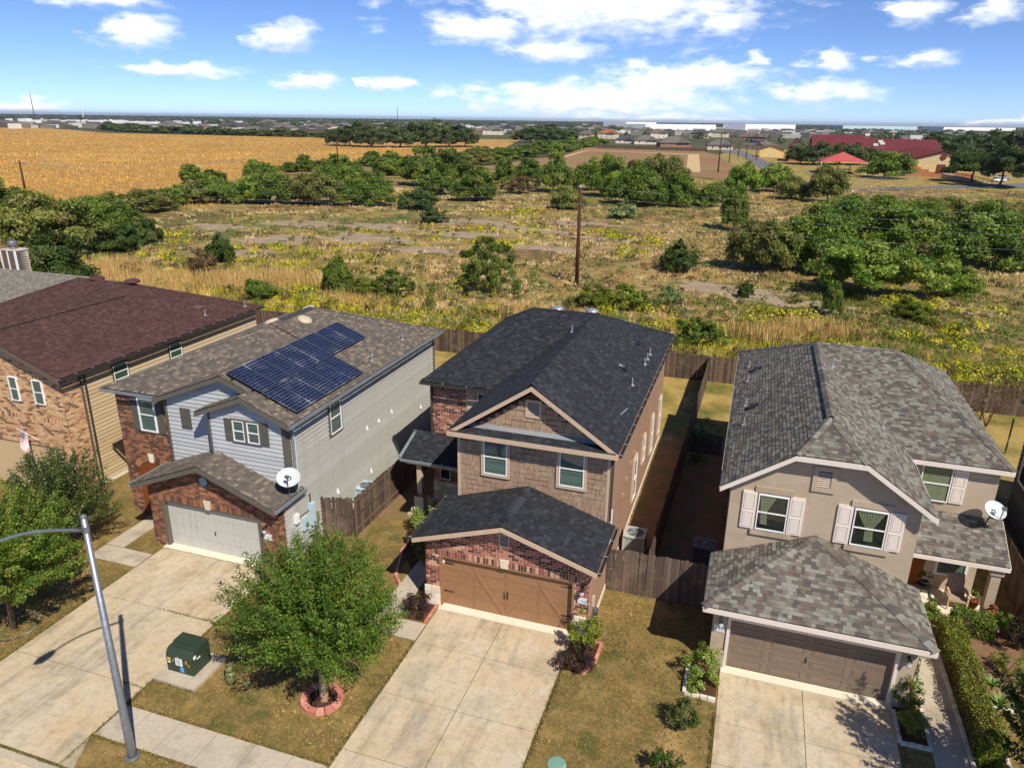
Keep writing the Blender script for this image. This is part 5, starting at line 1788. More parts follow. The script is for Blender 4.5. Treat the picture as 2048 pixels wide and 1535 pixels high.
# ------------------------------------------------------------------ MAROON-ROOFED HOUSE, left
def maroon_house():
    H = thing('house', 'two-storey house with maroon shingle roof, tan brick front and tan lap-sided flank', 'house', (-32, 23, 0))
    T = 'trim_darkbrown'
    E, p = 5.95, .4
    b = MB()
    b.box(-36.1, -28.56, 23.06, 36.8, 0, 5.8)
    b.box(-41.3, -36.0, 27.3, 36.8, 0, 5.8)
    b.prism([(-36.1, 23.06, 5.78), (-28.6, 23.06, 5.78), (-32.2, 23.06, 7.25)], [(-36.1, 28, 5.78), (-28.6, 28, 5.78), (-32.2, 28, 7.25)])
    b.build('wall', 'siding_tan', H)
    bud = Budget(300)
    F = fr(23.0)
    poly = [(-36.1, 0), (-28.5, 0), (-28.5, 5.84), (-32.2, 7.32), (-36.1, 5.84)]
    hs = [(-34.6, -29.1, 0, 2.3), (-31.5, -31.0, 4.42, 5.62), (-30.08, -29.52, 4.42, 5.62), (-31.62, -31.08, 6.6, 7.12)]
    brickwall(H, F, poly, hs, bud, 'brick_tan', 'mortar_tan', backs=[[(-36.1, 0), (-34.6, 0), (-34.6, 2.3), (-36.1, 2.3)], [(-29.1, 0), (-28.5, 0), (-28.5, 2.3), (-29.1, 2.3)], [(-36.1, 2.3), (-28.5, 2.3), (-28.5, 5.84), (-32.2, 7.32), (-36.1, 5.84)]],
              soldiers=[(-34.7, -29.0, 2.31, 2.52), (-36.1, -28.5, 3.57, 3.78), (-31.6, -30.9, 5.62, 5.775), (-30.18, -29.42, 5.62, 5.775)])
    brickwall(H, rt(-28.5), [(23.0, 0), (24.0, 0), (24.0, 5.8), (23.0, 5.8)], [], bud, 'brick_tan', 'mortar_tan', name='brick_return')
    flush(bud, 'bricks')
    for u0, u1 in ((-31.5, -31.0), (-30.08, -29.52)):
        window(H, F, u0, u1, 4.45, 5.6, None, blind='blind')
    c = pt(F, -31.35, 6.86, 0)
    v = MB().lathe([(.3, 0), (.3, .05), (.23, .05), (.23, .02)], c, 20, F[2]).build('gable_vent', 'plastic_tan', H)
    for k in range(6):
        z = 6.86 - .18 + k * .07
        hw = math.sqrt(max(.001, .23 ** 2 - (z - 6.86) ** 2))
        MB().add([pt(F, -31.35 - hw, z - .012, .055), pt(F, -31.35 + hw, z - .012, .055), pt(F, -31.35 + hw, z + .03, .03), pt(F, -31.35 - hw, z + .03, .03)], [(0, 1, 2, 3)]).build('slat', 'plastic_tan', v)
    D = fr(23.2)
    dr = MB().fbox(D, -34.6, -29.1, .01, 2.28, -.04, 0).build('garage_door', 'door_cream', H)
    for r in range(4):
        MB().fbox(D, -34.58, -29.12, .02 + r * .56, .57 + r * .56, 0, .025).build('door_section', 'door_cream', dr)
    G = rt(-28.5)
    sidingwall(H, G, [(24.0, .2), (36.8, .2), (36.8, 5.85), (24.0, 5.85)], 'siding_tan', .19, backmat='trim_darkbrown')
    MB().fbox(G, 24.0, 24.1, 0, 5.85, 0, .055).build('corner_board', T, H)
    MB().fbox(G, 23.0, 36.8, -.03, .2, -.05, .02).build('slab_edge', 'concrete_light', H)
    for a, c_ in ((25.85, 26.72), (29.54, 30.4)):
        window(H, G, a, c_, 4.78, 5.52, T, .06, blind='blind_green')
    z1, xg = 7.59, -32.2
    planes = [
        [(-28.1, 22.65, E), (-28.1, 37.1, E), (-33.2, 32, 7.99), (-32.2, 31, z1), (-32.2, 22.65, z1)],
        [(-41.7, 26.9, E), (-36.3, 26.9, E), (-32.2, 31, z1), (-33.2, 32, 7.99), (-36.6, 32, 7.99)],
        [(-36.3, 22.65, E), (-32.2, 22.65, z1), (-32.2, 31, z1), (-36.3, 26.9, E)],
        [(-41.7, 37.1, E), (-41.7, 26.9, E), (-36.6, 32, 7.99)],
        [(-28.1, 37.1, E), (-41.7, 37.1, E), (-36.6, 32, 7.99), (-33.2, 32, 7.99)]]
    K = 'shingle_red'
    rf = roof(H, planes, K, 300, 'roof', 51)
    A = nrm(p, -1, 0), nrm(p, 1, 0), nrm(p, 0, 1), nrm(p, 0, -1)
    caps(rf, (xg, 22.65, z1), (xg, 31, z1), A[0], A[1], K, .16, lift=.06)
    caps(rf, (-32.2, 31, z1), (-33.2, 32, 7.99), A[0], A[2], K)
    caps(rf, (-36.6, 32, 7.99), (-33.2, 32, 7.99), A[3], A[2], K)
    caps(rf, (-28.1, 37.1, E), (-33.2, 32, 7.99), A[0], A[3], K)
    caps(rf, (-41.7, 26.9, E), (-36.6, 32, 7.99), A[1], A[2], K)
    MB().prism([(xg - .15, 23.4, z1 - .07), (xg, 23.4, z1 + .045), (xg + .15, 23.4, z1 - .07)], [(xg - .15, 30.2, z1 - .07), (xg, 30.2, z1 + .045), (xg + .15, 30.2, z1 - .07)]).build('ridge_vent', 'black_iron', H)  # black colour of this spacer stands for the shadow beneath the caps
    for x, y in ((-35.4, 32.2), (-33.0, 32.3)):
        roof_vent(H, x, y, 7.95, 'shingle_red', 'dome', r=.4)
    zs = lambda x: E + p * (-28.1 - x)
    roof_vent(H, -29.6, 33.4, zs(-29.6), 'trim_darkbrown', n=A[0])
    for x, y in ((-28.9, 33.0), (-28.55, 36.0)):
        roof_vent(H, x, y, zs(x), kind='pipe')
    fascia(H, [((-28.1, 22.65, E), (xg, 22.65, z1), (0, -1, 0)), ((-36.3, 22.65, E), (xg, 22.65, z1), (0, -1, 0))], T, .22)
    gutter(H, (-28.1, 22.6, E), (-28.1, 37.1, E), (1, 0, 0), 'gutter_dark', (-28.4, 24.2, 0, 5.85))
    # flag on the front
    fl = thing('flag', 'striped flag with blue canton on a short pole by the tan brick garage', 'flag', (-30.4, 22.9, 2.6))
    a, q = Vector((-30.4, 22.95, 2.6)), Vector((-30.85, 22.35, 3.35))
    MB().tube([a, q], .018, 6).build('flag_pole', 'steel_white', fl)
    def P(s, t):
        base = q.lerp(a, .05 + .42 * s)
        return base + Vector((.06 * math.sin(6 * t + 3 * s), .05 * math.sin(5 * t + 1), -1.0 * t - .1 * s * t))
    for k in range(13):
        mb = MB()
        for m in range(8):
            t0, t1 = m / 8, (m + 1) / 8
            if k < 7 and t1 <= .4:
                continue
            mb.add([P(k / 13, t0), P((k + 1) / 13, t0), P((k + 1) / 13, t1), P(k / 13, t1)], [(0, 1, 2, 3)])
        mb.build('stripe', 'flag_red' if k % 2 == 0 else 'flag_white', fl)
    mb = MB()
    for m in range(3):
        mb.add([P(0, m / 8), P(7 / 13, m / 8), P(7 / 13, (m + 1) / 8), P(0, (m + 1) / 8)], [(0, 1, 2, 3)])
    mb.build('canton', 'flag_blue', fl)


maroon_house()


def left_house():
    H = thing('house', 'single-storey house with stone-grey roof and boxed chimney at the far left', 'house', (-48, 33, 0))
    MB().box(-55.5, -42.4, 31.2, 43, 0, 3.4).build('wall', 'siding_tan', H)
    s = 3.0 / 7.3
    planes = [[(-56, 30.4, 3.55), (-42, 30.4, 3.55), (-42, 37.7, 6.55), (-56, 37.7, 6.55)], [(-56, 45, 3.55), (-42, 45, 3.55), (-42, 37.7, 6.55), (-56, 37.7, 6.55)]]
    rf = roof(H, planes, 'shingle_stone', 120, 'roof', 61)
    caps(rf, (-56, 37.7, 6.55), (-42, 37.7, 6.55), nrm(s, 0, 1), nrm(s, 0, -1), 'shingle_stone')
    c = MB().box(-50.3, -49.0, 38.2, 39.2, 5.4, 7.75).build('chimney', 'vinyl_tan', H)
    for k in range(13):
        z = 5.6 + k * .165
        MB().add([(-50.32, 38.2, z), (-48.98, 38.2, z), (-48.98, 38.2, z + .16), (-50.32, 38.2, z + .16), (-50.32, 38.17, z), (-48.98, 38.17, z), (-48.98, 39.2, z), (-48.95, 38.17, z)], [(4, 5, 2, 3), (0, 1, 5, 4), (7, 6, 2, 1)]).build('plank', 'trim_darkbrown', c)
    for x in (-50.33, -49.7, -49.05):
        MB().box(x, x + .06, 38.12, 38.2, 5.5, 7.75).build('corner_board', 'white_vinyl', c)
    MB().box(-49.0, -48.94, 38.12, 38.24, 5.5, 7.75).build('corner_board', 'white_vinyl', c)
    MB().box(-50.36, -48.94, 38.14, 39.26, 7.75, 7.82).build('chimney_cap', 'vinyl_tan', c)
    MB().lathe([(.18, 0), (.18, .25), (.3, .25), (.3, .45), (.26, .5)], (-49.7, 38.7, 7.85), 12).build('flue', 'galv', c)
    roof_vent(H, -45.2, 33.6, 3.55 + s * 3.2, 'white_vinyl', n=nrm(s, 0, 1))
    return H


left_house()


def edge_house():
    H = thing('house', 'dark grey lap-sided house cut off by the right edge', 'house', (14, 31, 0))
    MB().box(12.1, 20, 28.5, 35.1, 0, 5.6).build('wall', 'siding_dark', H)
    sidingwall(H, lf(12.1), [(28.5, 0), (35.1, 0), (35.1, 5.6), (28.5, 5.6)], 'siding_dark', .2)
    window(H, lf(12.1), 33.4, 34.5, 2.3, 3.9, 'white_vinyl', .05, blind=None)
    planes = [[(11.7, 28, 5.6), (11.7, 35.5, 5.6), (16, 35.5, 7.6), (16, 28, 7.6)], [(20.4, 28, 5.6), (16, 28, 7.6), (16, 35.5, 7.6), (20.4, 35.5, 5.6)]]
    roof(H, planes, 'shingle_charcoal', 0, 'roof', 71)


edge_house()

# ------------------------------------------------------------------ street furniture and yard objects
def street_lamp():
    L = thing('street_lamp', 'tall galvanised street lamp pole with long curved arm over the driveway', 'street lamp', (-14.82, 11.87, 0))
    x, y = -14.82, 11.87
    MB().tube([(x, y, 0), (x, y, .3), (x, y, 7.55)], [.12, .115, .068], 16).build('pole', 'galv', L, True)
    MB().lathe([(.078, 0), (.078, .04), (.04, .07), (.01, .08)], (x, y, 7.54), 16).build('pole_cap', 'galv', L)
    MB().lathe([(.2, -.02), (.2, .03), (.15, .05)], (x, y, 0), 12).build('base_plate', 'galv', L)
    pts = []
    for i in range(13):
        t = i / 12
        pts.append((x - .42 * t, y - .08 - 2.25 * t, 7.22 + .62 * math.sin(t * math.pi * .62) + .05 * t))
    MB().tube(pts, [.042 - .01 * i / 12 for i in range(13)], 10).build('arm', 'galv', L, True)
    MB().lathe([(.09, -.08), (.09, .08)], (x, y, 7.22), 14).build('clamp', 'galv', L)
    e = Vector(pts[-1])
    d = (e - Vector(pts[-3])).normalized()
    s = Vector((0, 0, 1)).cross(d).normalized()
    A = [(0, .06, .05), (.18, .14, .08), (.5, .15, .09), (.68, .06, .03)]
    hd = MB()
    for (t0, w0, h0), (t1, w1, h1) in zip(A, A[1:]):
        q = lambda t, w, h: [e + d * t + s * w - Vector((0, 0, h)), e + d * t - s * w - Vector((0, 0, h)), e + d * t - s * w * .6 + Vector((0, 0, h)), e + d * t + s * w * .6 + Vector((0, 0, h))]
        hd.prism(q(t0, w0, h0), q(t1, w1, h1))
    hd.build('luminaire', 'galv', L)
    MB().lathe([(.11, 0), (.09, -.06), (.02, -.09)], e + d * .36 - Vector((0, 0, .08)), 12).build('lens', 'steel_white', L)


street_lamp()


def transformer():
    t = thing('transformer', 'dark green pad-mounted transformer cabinet with warning stickers by the driveway', 'transformer', (-15.8, 15.3, 0))
    MB().box(-16.48, -14.92, 14.44, 16.0, -.05, .1).build('pad', 'concrete_walk', t)
    x0, x1 = -16.3, -15.3
    pr = [(14.9, .1), (15.72, .1), (15.72, .9), (15.06, .9), (14.96, .82), (14.9, .68)]
    MB().prism([(x0, y, z) for y, z in pr], [(x1, y, z) for y, z in pr]).build('cabinet', 'transformer_green', t)
    MB().box(x0 - .015, x1 + .015, 15.28, 15.32, .895, .91).build('lid_seam', 'transformer_green', t)
    MB().box(x0 - .02, x1 + .02, 15.31, 15.74, .9, .93).build('lid', 'transformer_green', t)
    F = fr(14.9)
    for u0, u1, z0, z1, m in ((-15.95, -15.68, .38, .66, 'sign_white'), (-15.8, -15.65, .16, .34, 'sticker_blue'), (-16.26, -16.12, .5, .62, 'sticker_yellow'), (-16.26, -16.14, .42, .47, 'sign_white'), (-16.05, -16.02, .48, .58, 'sticker_yellow'), (-15.56, -15.5, .5, .64, 'sticker_yellow'), (-15.46, -15.42, .42, .52, 'sticker_yellow')):
        s = MB().fbox(F, u0, u1, z0, z1, .002, .005).build('sticker', m, t)
        if m == 'sign_white' and z1 - z0 > .2:
            for k in range(5):
                MB().fbox(F, u0 + .03, u1 - .03 - .05 * (k % 2), z0 + .04 + k * .045, z0 + .055 + k * .045, .006, .007).build('print_line', 'sign_ink', s)
    MB().fbox(F, -15.86, -15.8, .68, .72, .0, .012).build('latch', 'flash_metal', t)
    G = rt(x1)
    for y, z, w, h in ((14.98, .66, .12, .12), (15.12, .58, .16, .05)):
        MB().fbox(G, y, y + w, z, z + h, .002, .005).build('sticker', 'sign_white', t)
    p = thing('utility_pedestal', 'short olive green cable pedestal on the dry grass beside the transformer', 'pedestal', (-14.1, 15.15, 0))
    MB().lathe([(.13, -.05), (.13, .5), (.125, .5)], (-14.1, 15.15, 0), 14).build('shell', 'pedestal_green', p, True)
    MB().lathe([(.14, .48), (.14, .62), (.12, .68), (.04, .7)], (-14.1, 15.15, 0), 14).build('cap', 'pedestal_green', p, True)
    v = thing('valve_cover', 'round dull green irrigation lid in the grass by the pedestal', 'lid', (-13.6, 15.25, 0))
    MB().lathe([(.13, -.02), (.13, .05), (.1, .07)], (-13.6, 15.25, 0), 14).build('lid', 'pedestal_green', v)
    v = thing('valve_box', 'pale green valve box lid in the lawn right of the centre driveway', 'lid', (-3.58, 15.45, 0))
    MB().lathe([(.27, -.02), (.27, .03), (.22, .045), (.06, .05)], (-3.58, 15.45, 0), 16).build('lid', 'valve_green', v)
    MB().lathe([(.05, .04), (.05, .06)], (-3.58, 15.45, 0), 8).build('plug', 'valve_green', v)


transformer()


def ac(label, x, y, m, w=.8, h=.85):
    a = thing('air_conditioner', label, 'air conditioner', (x, y, 0), 'air conditioners beside the houses')
    r = w / 2
    MB().box(x - r - .08, x + r + .08, y - r - .08, y + r + .08, -.02, .08).build('pad', 'concrete_walk', a)
    MB().box(x - r + .02, x + r - .02, y - r + .02, y + r - .02, .08, h - .03).build('coil', 'ac_fins', a)
    fr_ = MB()
    for sx in (-1, 1):
        for sy in (-1, 1):
            fr_.box(x + sx * r - .05, x + sx * r + .05, y + sy * r - .05, y + sy * r + .05, .08, h)
    n = 9
    for k in range(n):
        z = .14 + k * (h - .2) / n
        fr_.box(x - r, x + r, y - r - .006, y - r + .02, z, z + .035)
        fr_.box(x + r - .02, x + r + .006, y - r, y + r, z, z + .035)
    fr_.build('cabinet', m, a)
    top = MB()
    top.lathe([(r * .86, 0), (r * .86, .03)], (x, y, h - .1), 20)
    top.build('fan_well', 'black_iron', a)
    rim = MB()
    N = 24
    V = []
    for j in range(N):
        w_ = 2 * math.pi * j / N
        c_, s_ = math.cos(w_), math.sin(w_)
        k = (r + .05) / max(abs(c_), abs(s_))
        V += [(x + r * .86 * c_, y + r * .86 * s_, h + .03), (x + k * c_, y + k * s_, h + .02), (x + k * c_, y + k * s_, h - .04)]
    rim.add(V, [(3 * j, 3 * j + 1, 3 * ((j + 1) % N) + 1, 3 * ((j + 1) % N)) for j in range(N)] + [(3 * j + 1, 3 * j + 2, 3 * ((j + 1) % N) + 2, 3 * ((j + 1) % N) + 1) for j in range(N)])
    rim.build('top_rim', m, a)
    for b in range(4):
        t = b * math.pi / 2 + .3
        MB().add([(x + .05 * math.cos(t), y + .05 * math.sin(t), h - .04), (x + r * .75 * math.cos(t - .25), y + r * .75 * math.sin(t - .25), h - .05), (x + r * .75 * math.cos(t + .3), y + r * .75 * math.sin(t + .3), h - .02)], [(0, 1, 2)]).build('fan_blade', 'ac_fins', a)
    g = MB()
    for k in range(10):
        t = k * math.pi / 10
        c_, s_ = math.cos(t) * r * .87, math.sin(t) * r * .87
        g.tube([(x - c_, y - s_, h + .03), (x + c_, y + s_, h + .03)], .006, 4)
    for rr in (.3, .5, .7):
        g.tube([(x + r * rr * math.cos(i * math.pi / 8), y + r * rr * math.sin(i * math.pi / 8), h + .036) for i in range(17)], .006, 4)
    g.lathe([(.07, 0), (.07, .03)], (x, y, h + .03), 10)
    g.build('fan_guard', 'galv', a)


ac('pale air conditioner beside the brown side wall of the charcoal-roofed house', -3.35, 27.0, 'ac_cream')
ac('air conditioner darkened by painted-in shade against the taupe stucco house', -.55, 27.1, 'ac_shade')
ac('pale air conditioner behind the dark fence of the solar-panelled house', -15.75, 27.0, 'meter_blue')


def dish(label, c, foot, aim, r=.42, flip=1):
    D = thing('satellite_dish', label, 'satellite dish', foot, 'roof satellite dishes')
    c, f, aim = Vector(c), Vector(foot), Vector(aim).normalized()
    X = Vector((0, 0, 1)).cross(aim).normalized()
    Y = aim.cross(X)
    mb = MB()
    V, Fc = [c], []
    nr, na = 5, 28
    for i in range(1, nr + 1):
        q = i / nr
        for j in range(na):
            a = 2 * math.pi * j / na
            V.append(c + X * (r * 1.12 * q * math.cos(a)) + Y * (r * q * math.sin(a)) + aim * (.13 * q * q))
    for j in range(na):
        Fc.append((0, 1 + j, 1 + (j + 1) % na))
    for i in range(nr - 1):
        for j in range(na):
            Fc.append((1 + i * na + j, 1 + i * na + (j + 1) % na, 1 + (i + 1) * na + (j + 1) % na, 1 + (i + 1) * na + j))
    mb.add(V, Fc)
    k = len(mb.V)
    mb.add([Vector(v) - aim * .015 for v in V], Fc)
    mb.build('reflector', 'dish_white', D, True)
    MB().tube([c - aim * .06, f + Vector((0, 0, .12)), f - Vector((0, 0, .02))], .025, 8).build('mast', 'black_iron', D)
    MB().lathe([(.12, -.02), (.12, .02)], f, 10).build('foot', 'black_iron', D)
    e = c - Y * r * .95 + aim * .1
    g = c + aim * .5 - Y * r * .35
    MB().tube([e, g], .018, 6).build('feed_arm', 'black_iron', D)
    MB().box(g.x - .07, g.x + .07, g.y - .05, g.y + .05, g.z - .05, g.z + .06).build('feed_horn', 'ac_fins', D)


dish('white satellite dish at the corner of the solar-panelled house garage roof', (-15.99, 21.62, 3.74), (-16.1, 21.72, 3.0), (.3, -.6, .75), .4)
dish('white satellite dish on the porch roof of the taupe stucco house', (9.1, 27.5, 3.93), (9.05, 27.75, 3.2), (.3, -.55, .8), .36)


# ---- garden edging
def ring_blocks(label, x, y, r, n, m):
    t = thing('tree_ring', label, 'tree ring', (x, y, 0))
    for i in range(n):
        a0, a1 = 2 * math.pi * (i + .05) / n, 2 * math.pi * (i + .95) / n
        P = [(x + q * math.cos(a), y + q * math.sin(a)) for q, a in ((r - .1, a0), (r + .1, a0), (r + .1, a1), (r - .1, a1))]
        h = .13 + random.uniform(-.012, .012)
        MB().prism([(a, b, -.02) for a, b in P], [(a, b, h) for a, b in P]).build('block', m, t)
    MB().poly([(x + (r - .1) * math.cos(2 * math.pi * i / 20), y + (r - .1) * math.sin(2 * math.pi * i / 20), .05) for i in range(20)]).build('mulch', 'mulch', t)


ring_blocks('ring of pink concrete blocks round the front-yard tree', -11.0, 15.45, .56, 14, 'block_pink')


def edging(label, pts, m, w=.11, L=.24, h=.09, scallop=True):
    t = thing('garden_edging', label, 'edging', (*pts[0], 0))
    for (x0, y0), (x1, y1) in zip(pts, pts[1:]):
        d = math.hypot(x1 - x0, y1 - y0)
        n = max(1, int(d / L))
        ux, uy = (x1 - x0) / d, (y1 - y0) / d
        nx, ny = -uy * w / 2, ux * w / 2
        for i in range(n):
            a, b = (i + .04) * d / n, (i + .96) * d / n
            hh = h + random.uniform(-.012, .012)
            P = [(x0 + ux * a - nx, y0 + uy * a - ny), (x0 + ux * b - nx, y0 + uy * b - ny), (x0 + ux * b + nx, y0 + uy * b + ny), (x0 + ux * a + nx, y0 + uy * a + ny)]
            MB().prism([(p, q, -.02) for p, q in P], [(p, q, hh) for p, q in P]).build('block', m, t)


edging('pink brick edging along the bed left of the centre garage', [(-9.56, 19.82), (-9.56, 20.9)], 'block_pink')
edging('pink brick edging curving along the walk to the centre porch', [(-11.42, 21.6), (-11.8, 22.0), (-12.42, 23.8), (-12.3, 26.3)], 'block_pink')
edging('pink brick edging round the bed right of the centre garage', [(-3.72, 19.1), (-3.44, 19.9), (-3.42, 20.78), (-3.9, 20.78)], 'block_pink')
edging('white scalloped edging of the flower bed left of the grey-shingled garage', [(-.52, 20.7), (-.52, 19.36), (.44, 19.32)], 'block_white', h=.11, L=.2)
edging('white scalloped edging round the ball shrub bed by the right driveway', [(5.6, 20.7), (5.6, 19.38), (6.42, 19.38), (6.42, 21.0)], 'block_white', L=.2)
edging('white scalloped edging between the walk and the clipped hedge', [(7.42, 18.5), (7.42, 25.6)], 'block_white', L=.2)
edging('white scalloped edging behind the clipped hedge at the far right', [(8.34, 18.6), (8.42, 21.85), (9.3, 21.8)], 'block_white', L=.2)


# ---- porch furniture
def porch_things():
    c = thing('chair', 'wicker patio chair with pale arms on the right-hand porch', 'chair', (8.5, 27.1, .08))
    x0, x1, y0, y1, z = 8.2, 8.8, 26.75, 27.35, .08
    MB().box(x0, x1, y0, y1, z + .36, z + .42).build('seat', 'wicker', c)
    MB().prism([(x0, y1 - .02, z + .42), (x1, y1 - .02, z + .42), (x1, y1 + .04, z + .42), (x0, y1 + .04, z + .42)], [(x0 + .03, y1 + .2, z + 1.1), (x1 - .03, y1 + .2, z + 1.1), (x1 - .03, y1 + .26, z + 1.1), (x0 + .03, y1 + .26, z + 1.1)]).build('backrest', 'wicker', c)
    for x in (x0 - .03, x1 - .02):
        for y in (y0, y1):
            MB().box(x, x + .05, y, y + .05, z, z + .64).build('leg', 'chair_wood', c)
        MB().box(x - .01, x + .06, y0 - .02, y1 + .1, z + .62, z + .67).build('armrest', 'chair_wood', c)
    t = thing('plant_stand', 'dark round plant stand on the right-hand porch behind the chair', 'plant stand', (7.4, 27.2, .08))
    MB().lathe([(.28, .55), (.28, .58)], (7.4, 27.2, .08), 14).build('top', 'black_iron', t)
    for k in range(3):
        a = k * 2.1
        MB().tube([(7.4 + .2 * math.cos(a), 27.2 + .2 * math.sin(a), .63), (7.4 + .26 * math.cos(a), 27.2 + .26 * math.sin(a), .08)], .015, 6).build('leg', 'black_iron', t)


porch_things()


def leafplant(name, label, x, y, z, r, h, pal, leaf=.09, n=700, stems=6, cat='plant', group=None, flowers=None, seed=1, cl=26, parent=None):
    t = thing(name, label, cat, (x, y, z), group)
    P, nor, lw, Cc, cen = crown(r, h, z + .02, n, leaf, pal, seed, cl, .3)
    if flowers:
        k = int(n * .05)
        f = C_(flowers)[0]
        idx = rng.choice(n, k, replace=False)
        Cc[idx] = f
        P[idx] += nor[idx] * r * .08
    mb = MB()
    for i in rng.choice(len(cen), min(stems, len(cen)), replace=False):
        e = Vector(cen[i]) + Vector((x, y, 0))
        b = Vector((x + random.uniform(-.08, .08), y + random.uniform(-.08, .08), z - .02))
        mb.tube([b, b.lerp(e, .5) + Vector((0, 0, .05)), e], [.022, .016, .006], 5, False)
    mb.build('stem', 'bark', t)
    obj('foliage', quads_mesh('foliage', P + np.array([x, y, 0]), nor, lw, Cc), None, t)
    return t


def pot(label, x, y, z, r, h, pal='green', plant=.3, m='terracotta'):
    p = thing('flower_pot', label, 'flower pot', (x, y, z))
    MB().lathe([(r * .7, 0), (r, h * .85), (r * 1.08, h * .85), (r * 1.08, h), (r * .92, h), (r * .9, h * .9)], (x, y, z), 14).build('pot', m, p, True)
    P, nor, lw, Cc, cen = crown(plant, plant * 1.6, z + h, 160, .1, pal, int(abs(x) * 100), 14, .35)
    obj('foliage', quads_mesh('foliage', P + np.array([x, y, 0]), nor, lw, Cc), None, p)


pot('terracotta pot with spiky plant beside the patio chair', 9.05, 27.2, .08, .24, .3, 'bright', .26)
pot('pot of red flowers at the foot of the right-hand porch post', 9.4, 26.15, .55, .16, .2, 'red', .16)
pot('terracotta pot on the porch floor by the right garage roof', 7.0, 26.35, .08, .16, .2, 'green', .2)
pot('terracotta pot by the bushes at the edge of the right-hand porch', 7.62, 26.5, .08, .16, .24, 'green', .2)
pot('dark pot on the plant stand of the right-hand porch', 7.4, 27.2, .66, .15, .18, 'dark', .26, 'black_iron')


# ---- near trees and shrubs
def spray_tree(name, label, x, y, r, hz, z0, n, leaf, pal, seed, trunk=.14, nbr=110, trunkmat='bark_pale', up=.55, flowers=None, dens=1):
    """tree whose crown is made of upswept leafy sprays along real branches"""
    t = thing(name, label, 'tree', (x, y, 0))
    rs = np.random.default_rng(seed)
    mb = MB()
    fork = z0 + .25
    mb.tube([(x, y, -.1), (x, y, .08), (x + .04, y - .03, fork * .6), (x, y, fork), (x, y + .03, z0 + hz * .35)], [trunk * 1.5, trunk * 1.05, trunk * .9, trunk * .8, trunk * .5], 10)
    allP, allN, allC = [], [], []
    cols = np.array(PAL[pal])
    cen = np.array([x, y, z0 + hz * .42])
    for b in range(nbr):
        th = 2 * math.pi * (b * .618034 % 1) + rs.normal() * .1
        e = rs.uniform(-.26, 1.0)
        ce = math.sqrt(max(0, 1 - min(1, abs(e)) ** 2))
        k = rs.uniform(.8, 1.0) * (1 + .07 * math.sin(3 * th + seed) + .06 * math.sin(5 * th + 4 * e))
        end = cen + np.array([math.cos(th) * ce * r, math.sin(th) * ce * r, e * hz * .6]) * k
        st = np.array([x, y, z0 + rs.uniform(.1, .4) * hz])
        mid = st * .45 + end * .55 + np.array([0, 0, -up * .22 * hz * (1 - abs(e))])
        s = np.linspace(0, 1, 26)[:, None]
        cur = (1 - s) ** 2 * st + 2 * s * (1 - s) * mid + s ** 2 * end
        if b % 6 == 0:
            mb.tube([Vector(cur[i]) for i in (0, 8, 16, 25)], [trunk * .3, trunk * .2, trunk * .1, .008], 5, False)
        m = int(n / nbr)
        u = 1 - rs.random(m) ** 1.15 * .8
        i0 = np.minimum((u * 25).astype(int), 24)
        fr_ = (u * 25 - i0)[:, None]
        base = cur[i0] * (1 - fr_) + cur[i0 + 1] * fr_
        wd = (.09 + .3 * (1 - u)) * r * .42 + .06
        P = base + rnd_unit(m) * (rs.random(m) ** .7 * wd)[:, None] * np.array([1, 1, .75])
        tang = cur[25] - cur[18]
        tang = tang / np.linalg.norm(tang)
        nn = rnd_unit(m) + np.array([0, 0, .75])
        nn /= np.linalg.norm(nn, axis=1, keepdims=True)
        tint = cols[rs.integers(0, len(cols))]
        allP.append(P)
        allN.append(nn)
        allC.append(tint * .55 + cols[rs.integers(0, len(cols), m)] * .45)
    P, N_, Cc = np.concatenate(allP), np.concatenate(allN), np.concatenate(allC)
    if flowers:
        idx = rs.choice(len(P), int(len(P) * .05), replace=False)
        Cc[idx] = C_(flowers)[0]
    sz = leaf * rs.uniform(.7, 1.3, len(P))
    mb.build('trunk', trunkmat, t, True)
    obj('crown', quads_mesh('crown', P, N_, (sz, sz * .55), Cc), None, t)
    return t


spray_tree('yard_tree', 'bushy green tree in the pink block ring on the front lawn', -10.93, 15.45, 2.62, 4.2, 1.45, 95000, .072, 'yard', 3, .13, 460)
spray_tree('yard_tree', 'bright green leafy tree at the lower left behind the lamp arm', -22.95, 14.95, 2.75, 4.5, 1.0, 60000, .09, 'bright', 8, .09, 260, 'bark')
spray_tree('yard_tree', 'dark crape myrtle with pale blossom before the tan brick garage', -25.3, 19.3, 2.15, 4.1, .6, 40000, .08, 'dark', 12, .05, 200, 'bark', flowers=(196, 178, 160))
spray_tree('yard_tree', 'dark leafy tree at the lower right edge shading the driveway', 8.55, 16.9, 1.95, 4.4, 1.5, 26000, .1, 'dark', 14, .09, 90, 'bark')
MB().tube([(-22.95 + .78 * math.cos(a / 20 * 6.283), 14.95 + .78 * math.sin(a / 20 * 6.283), .03) for a in range(21)], .03, 6).build('garden_hose', 'hose', label='thin dark hose looped on the lawn round the left tree', cat='hose')

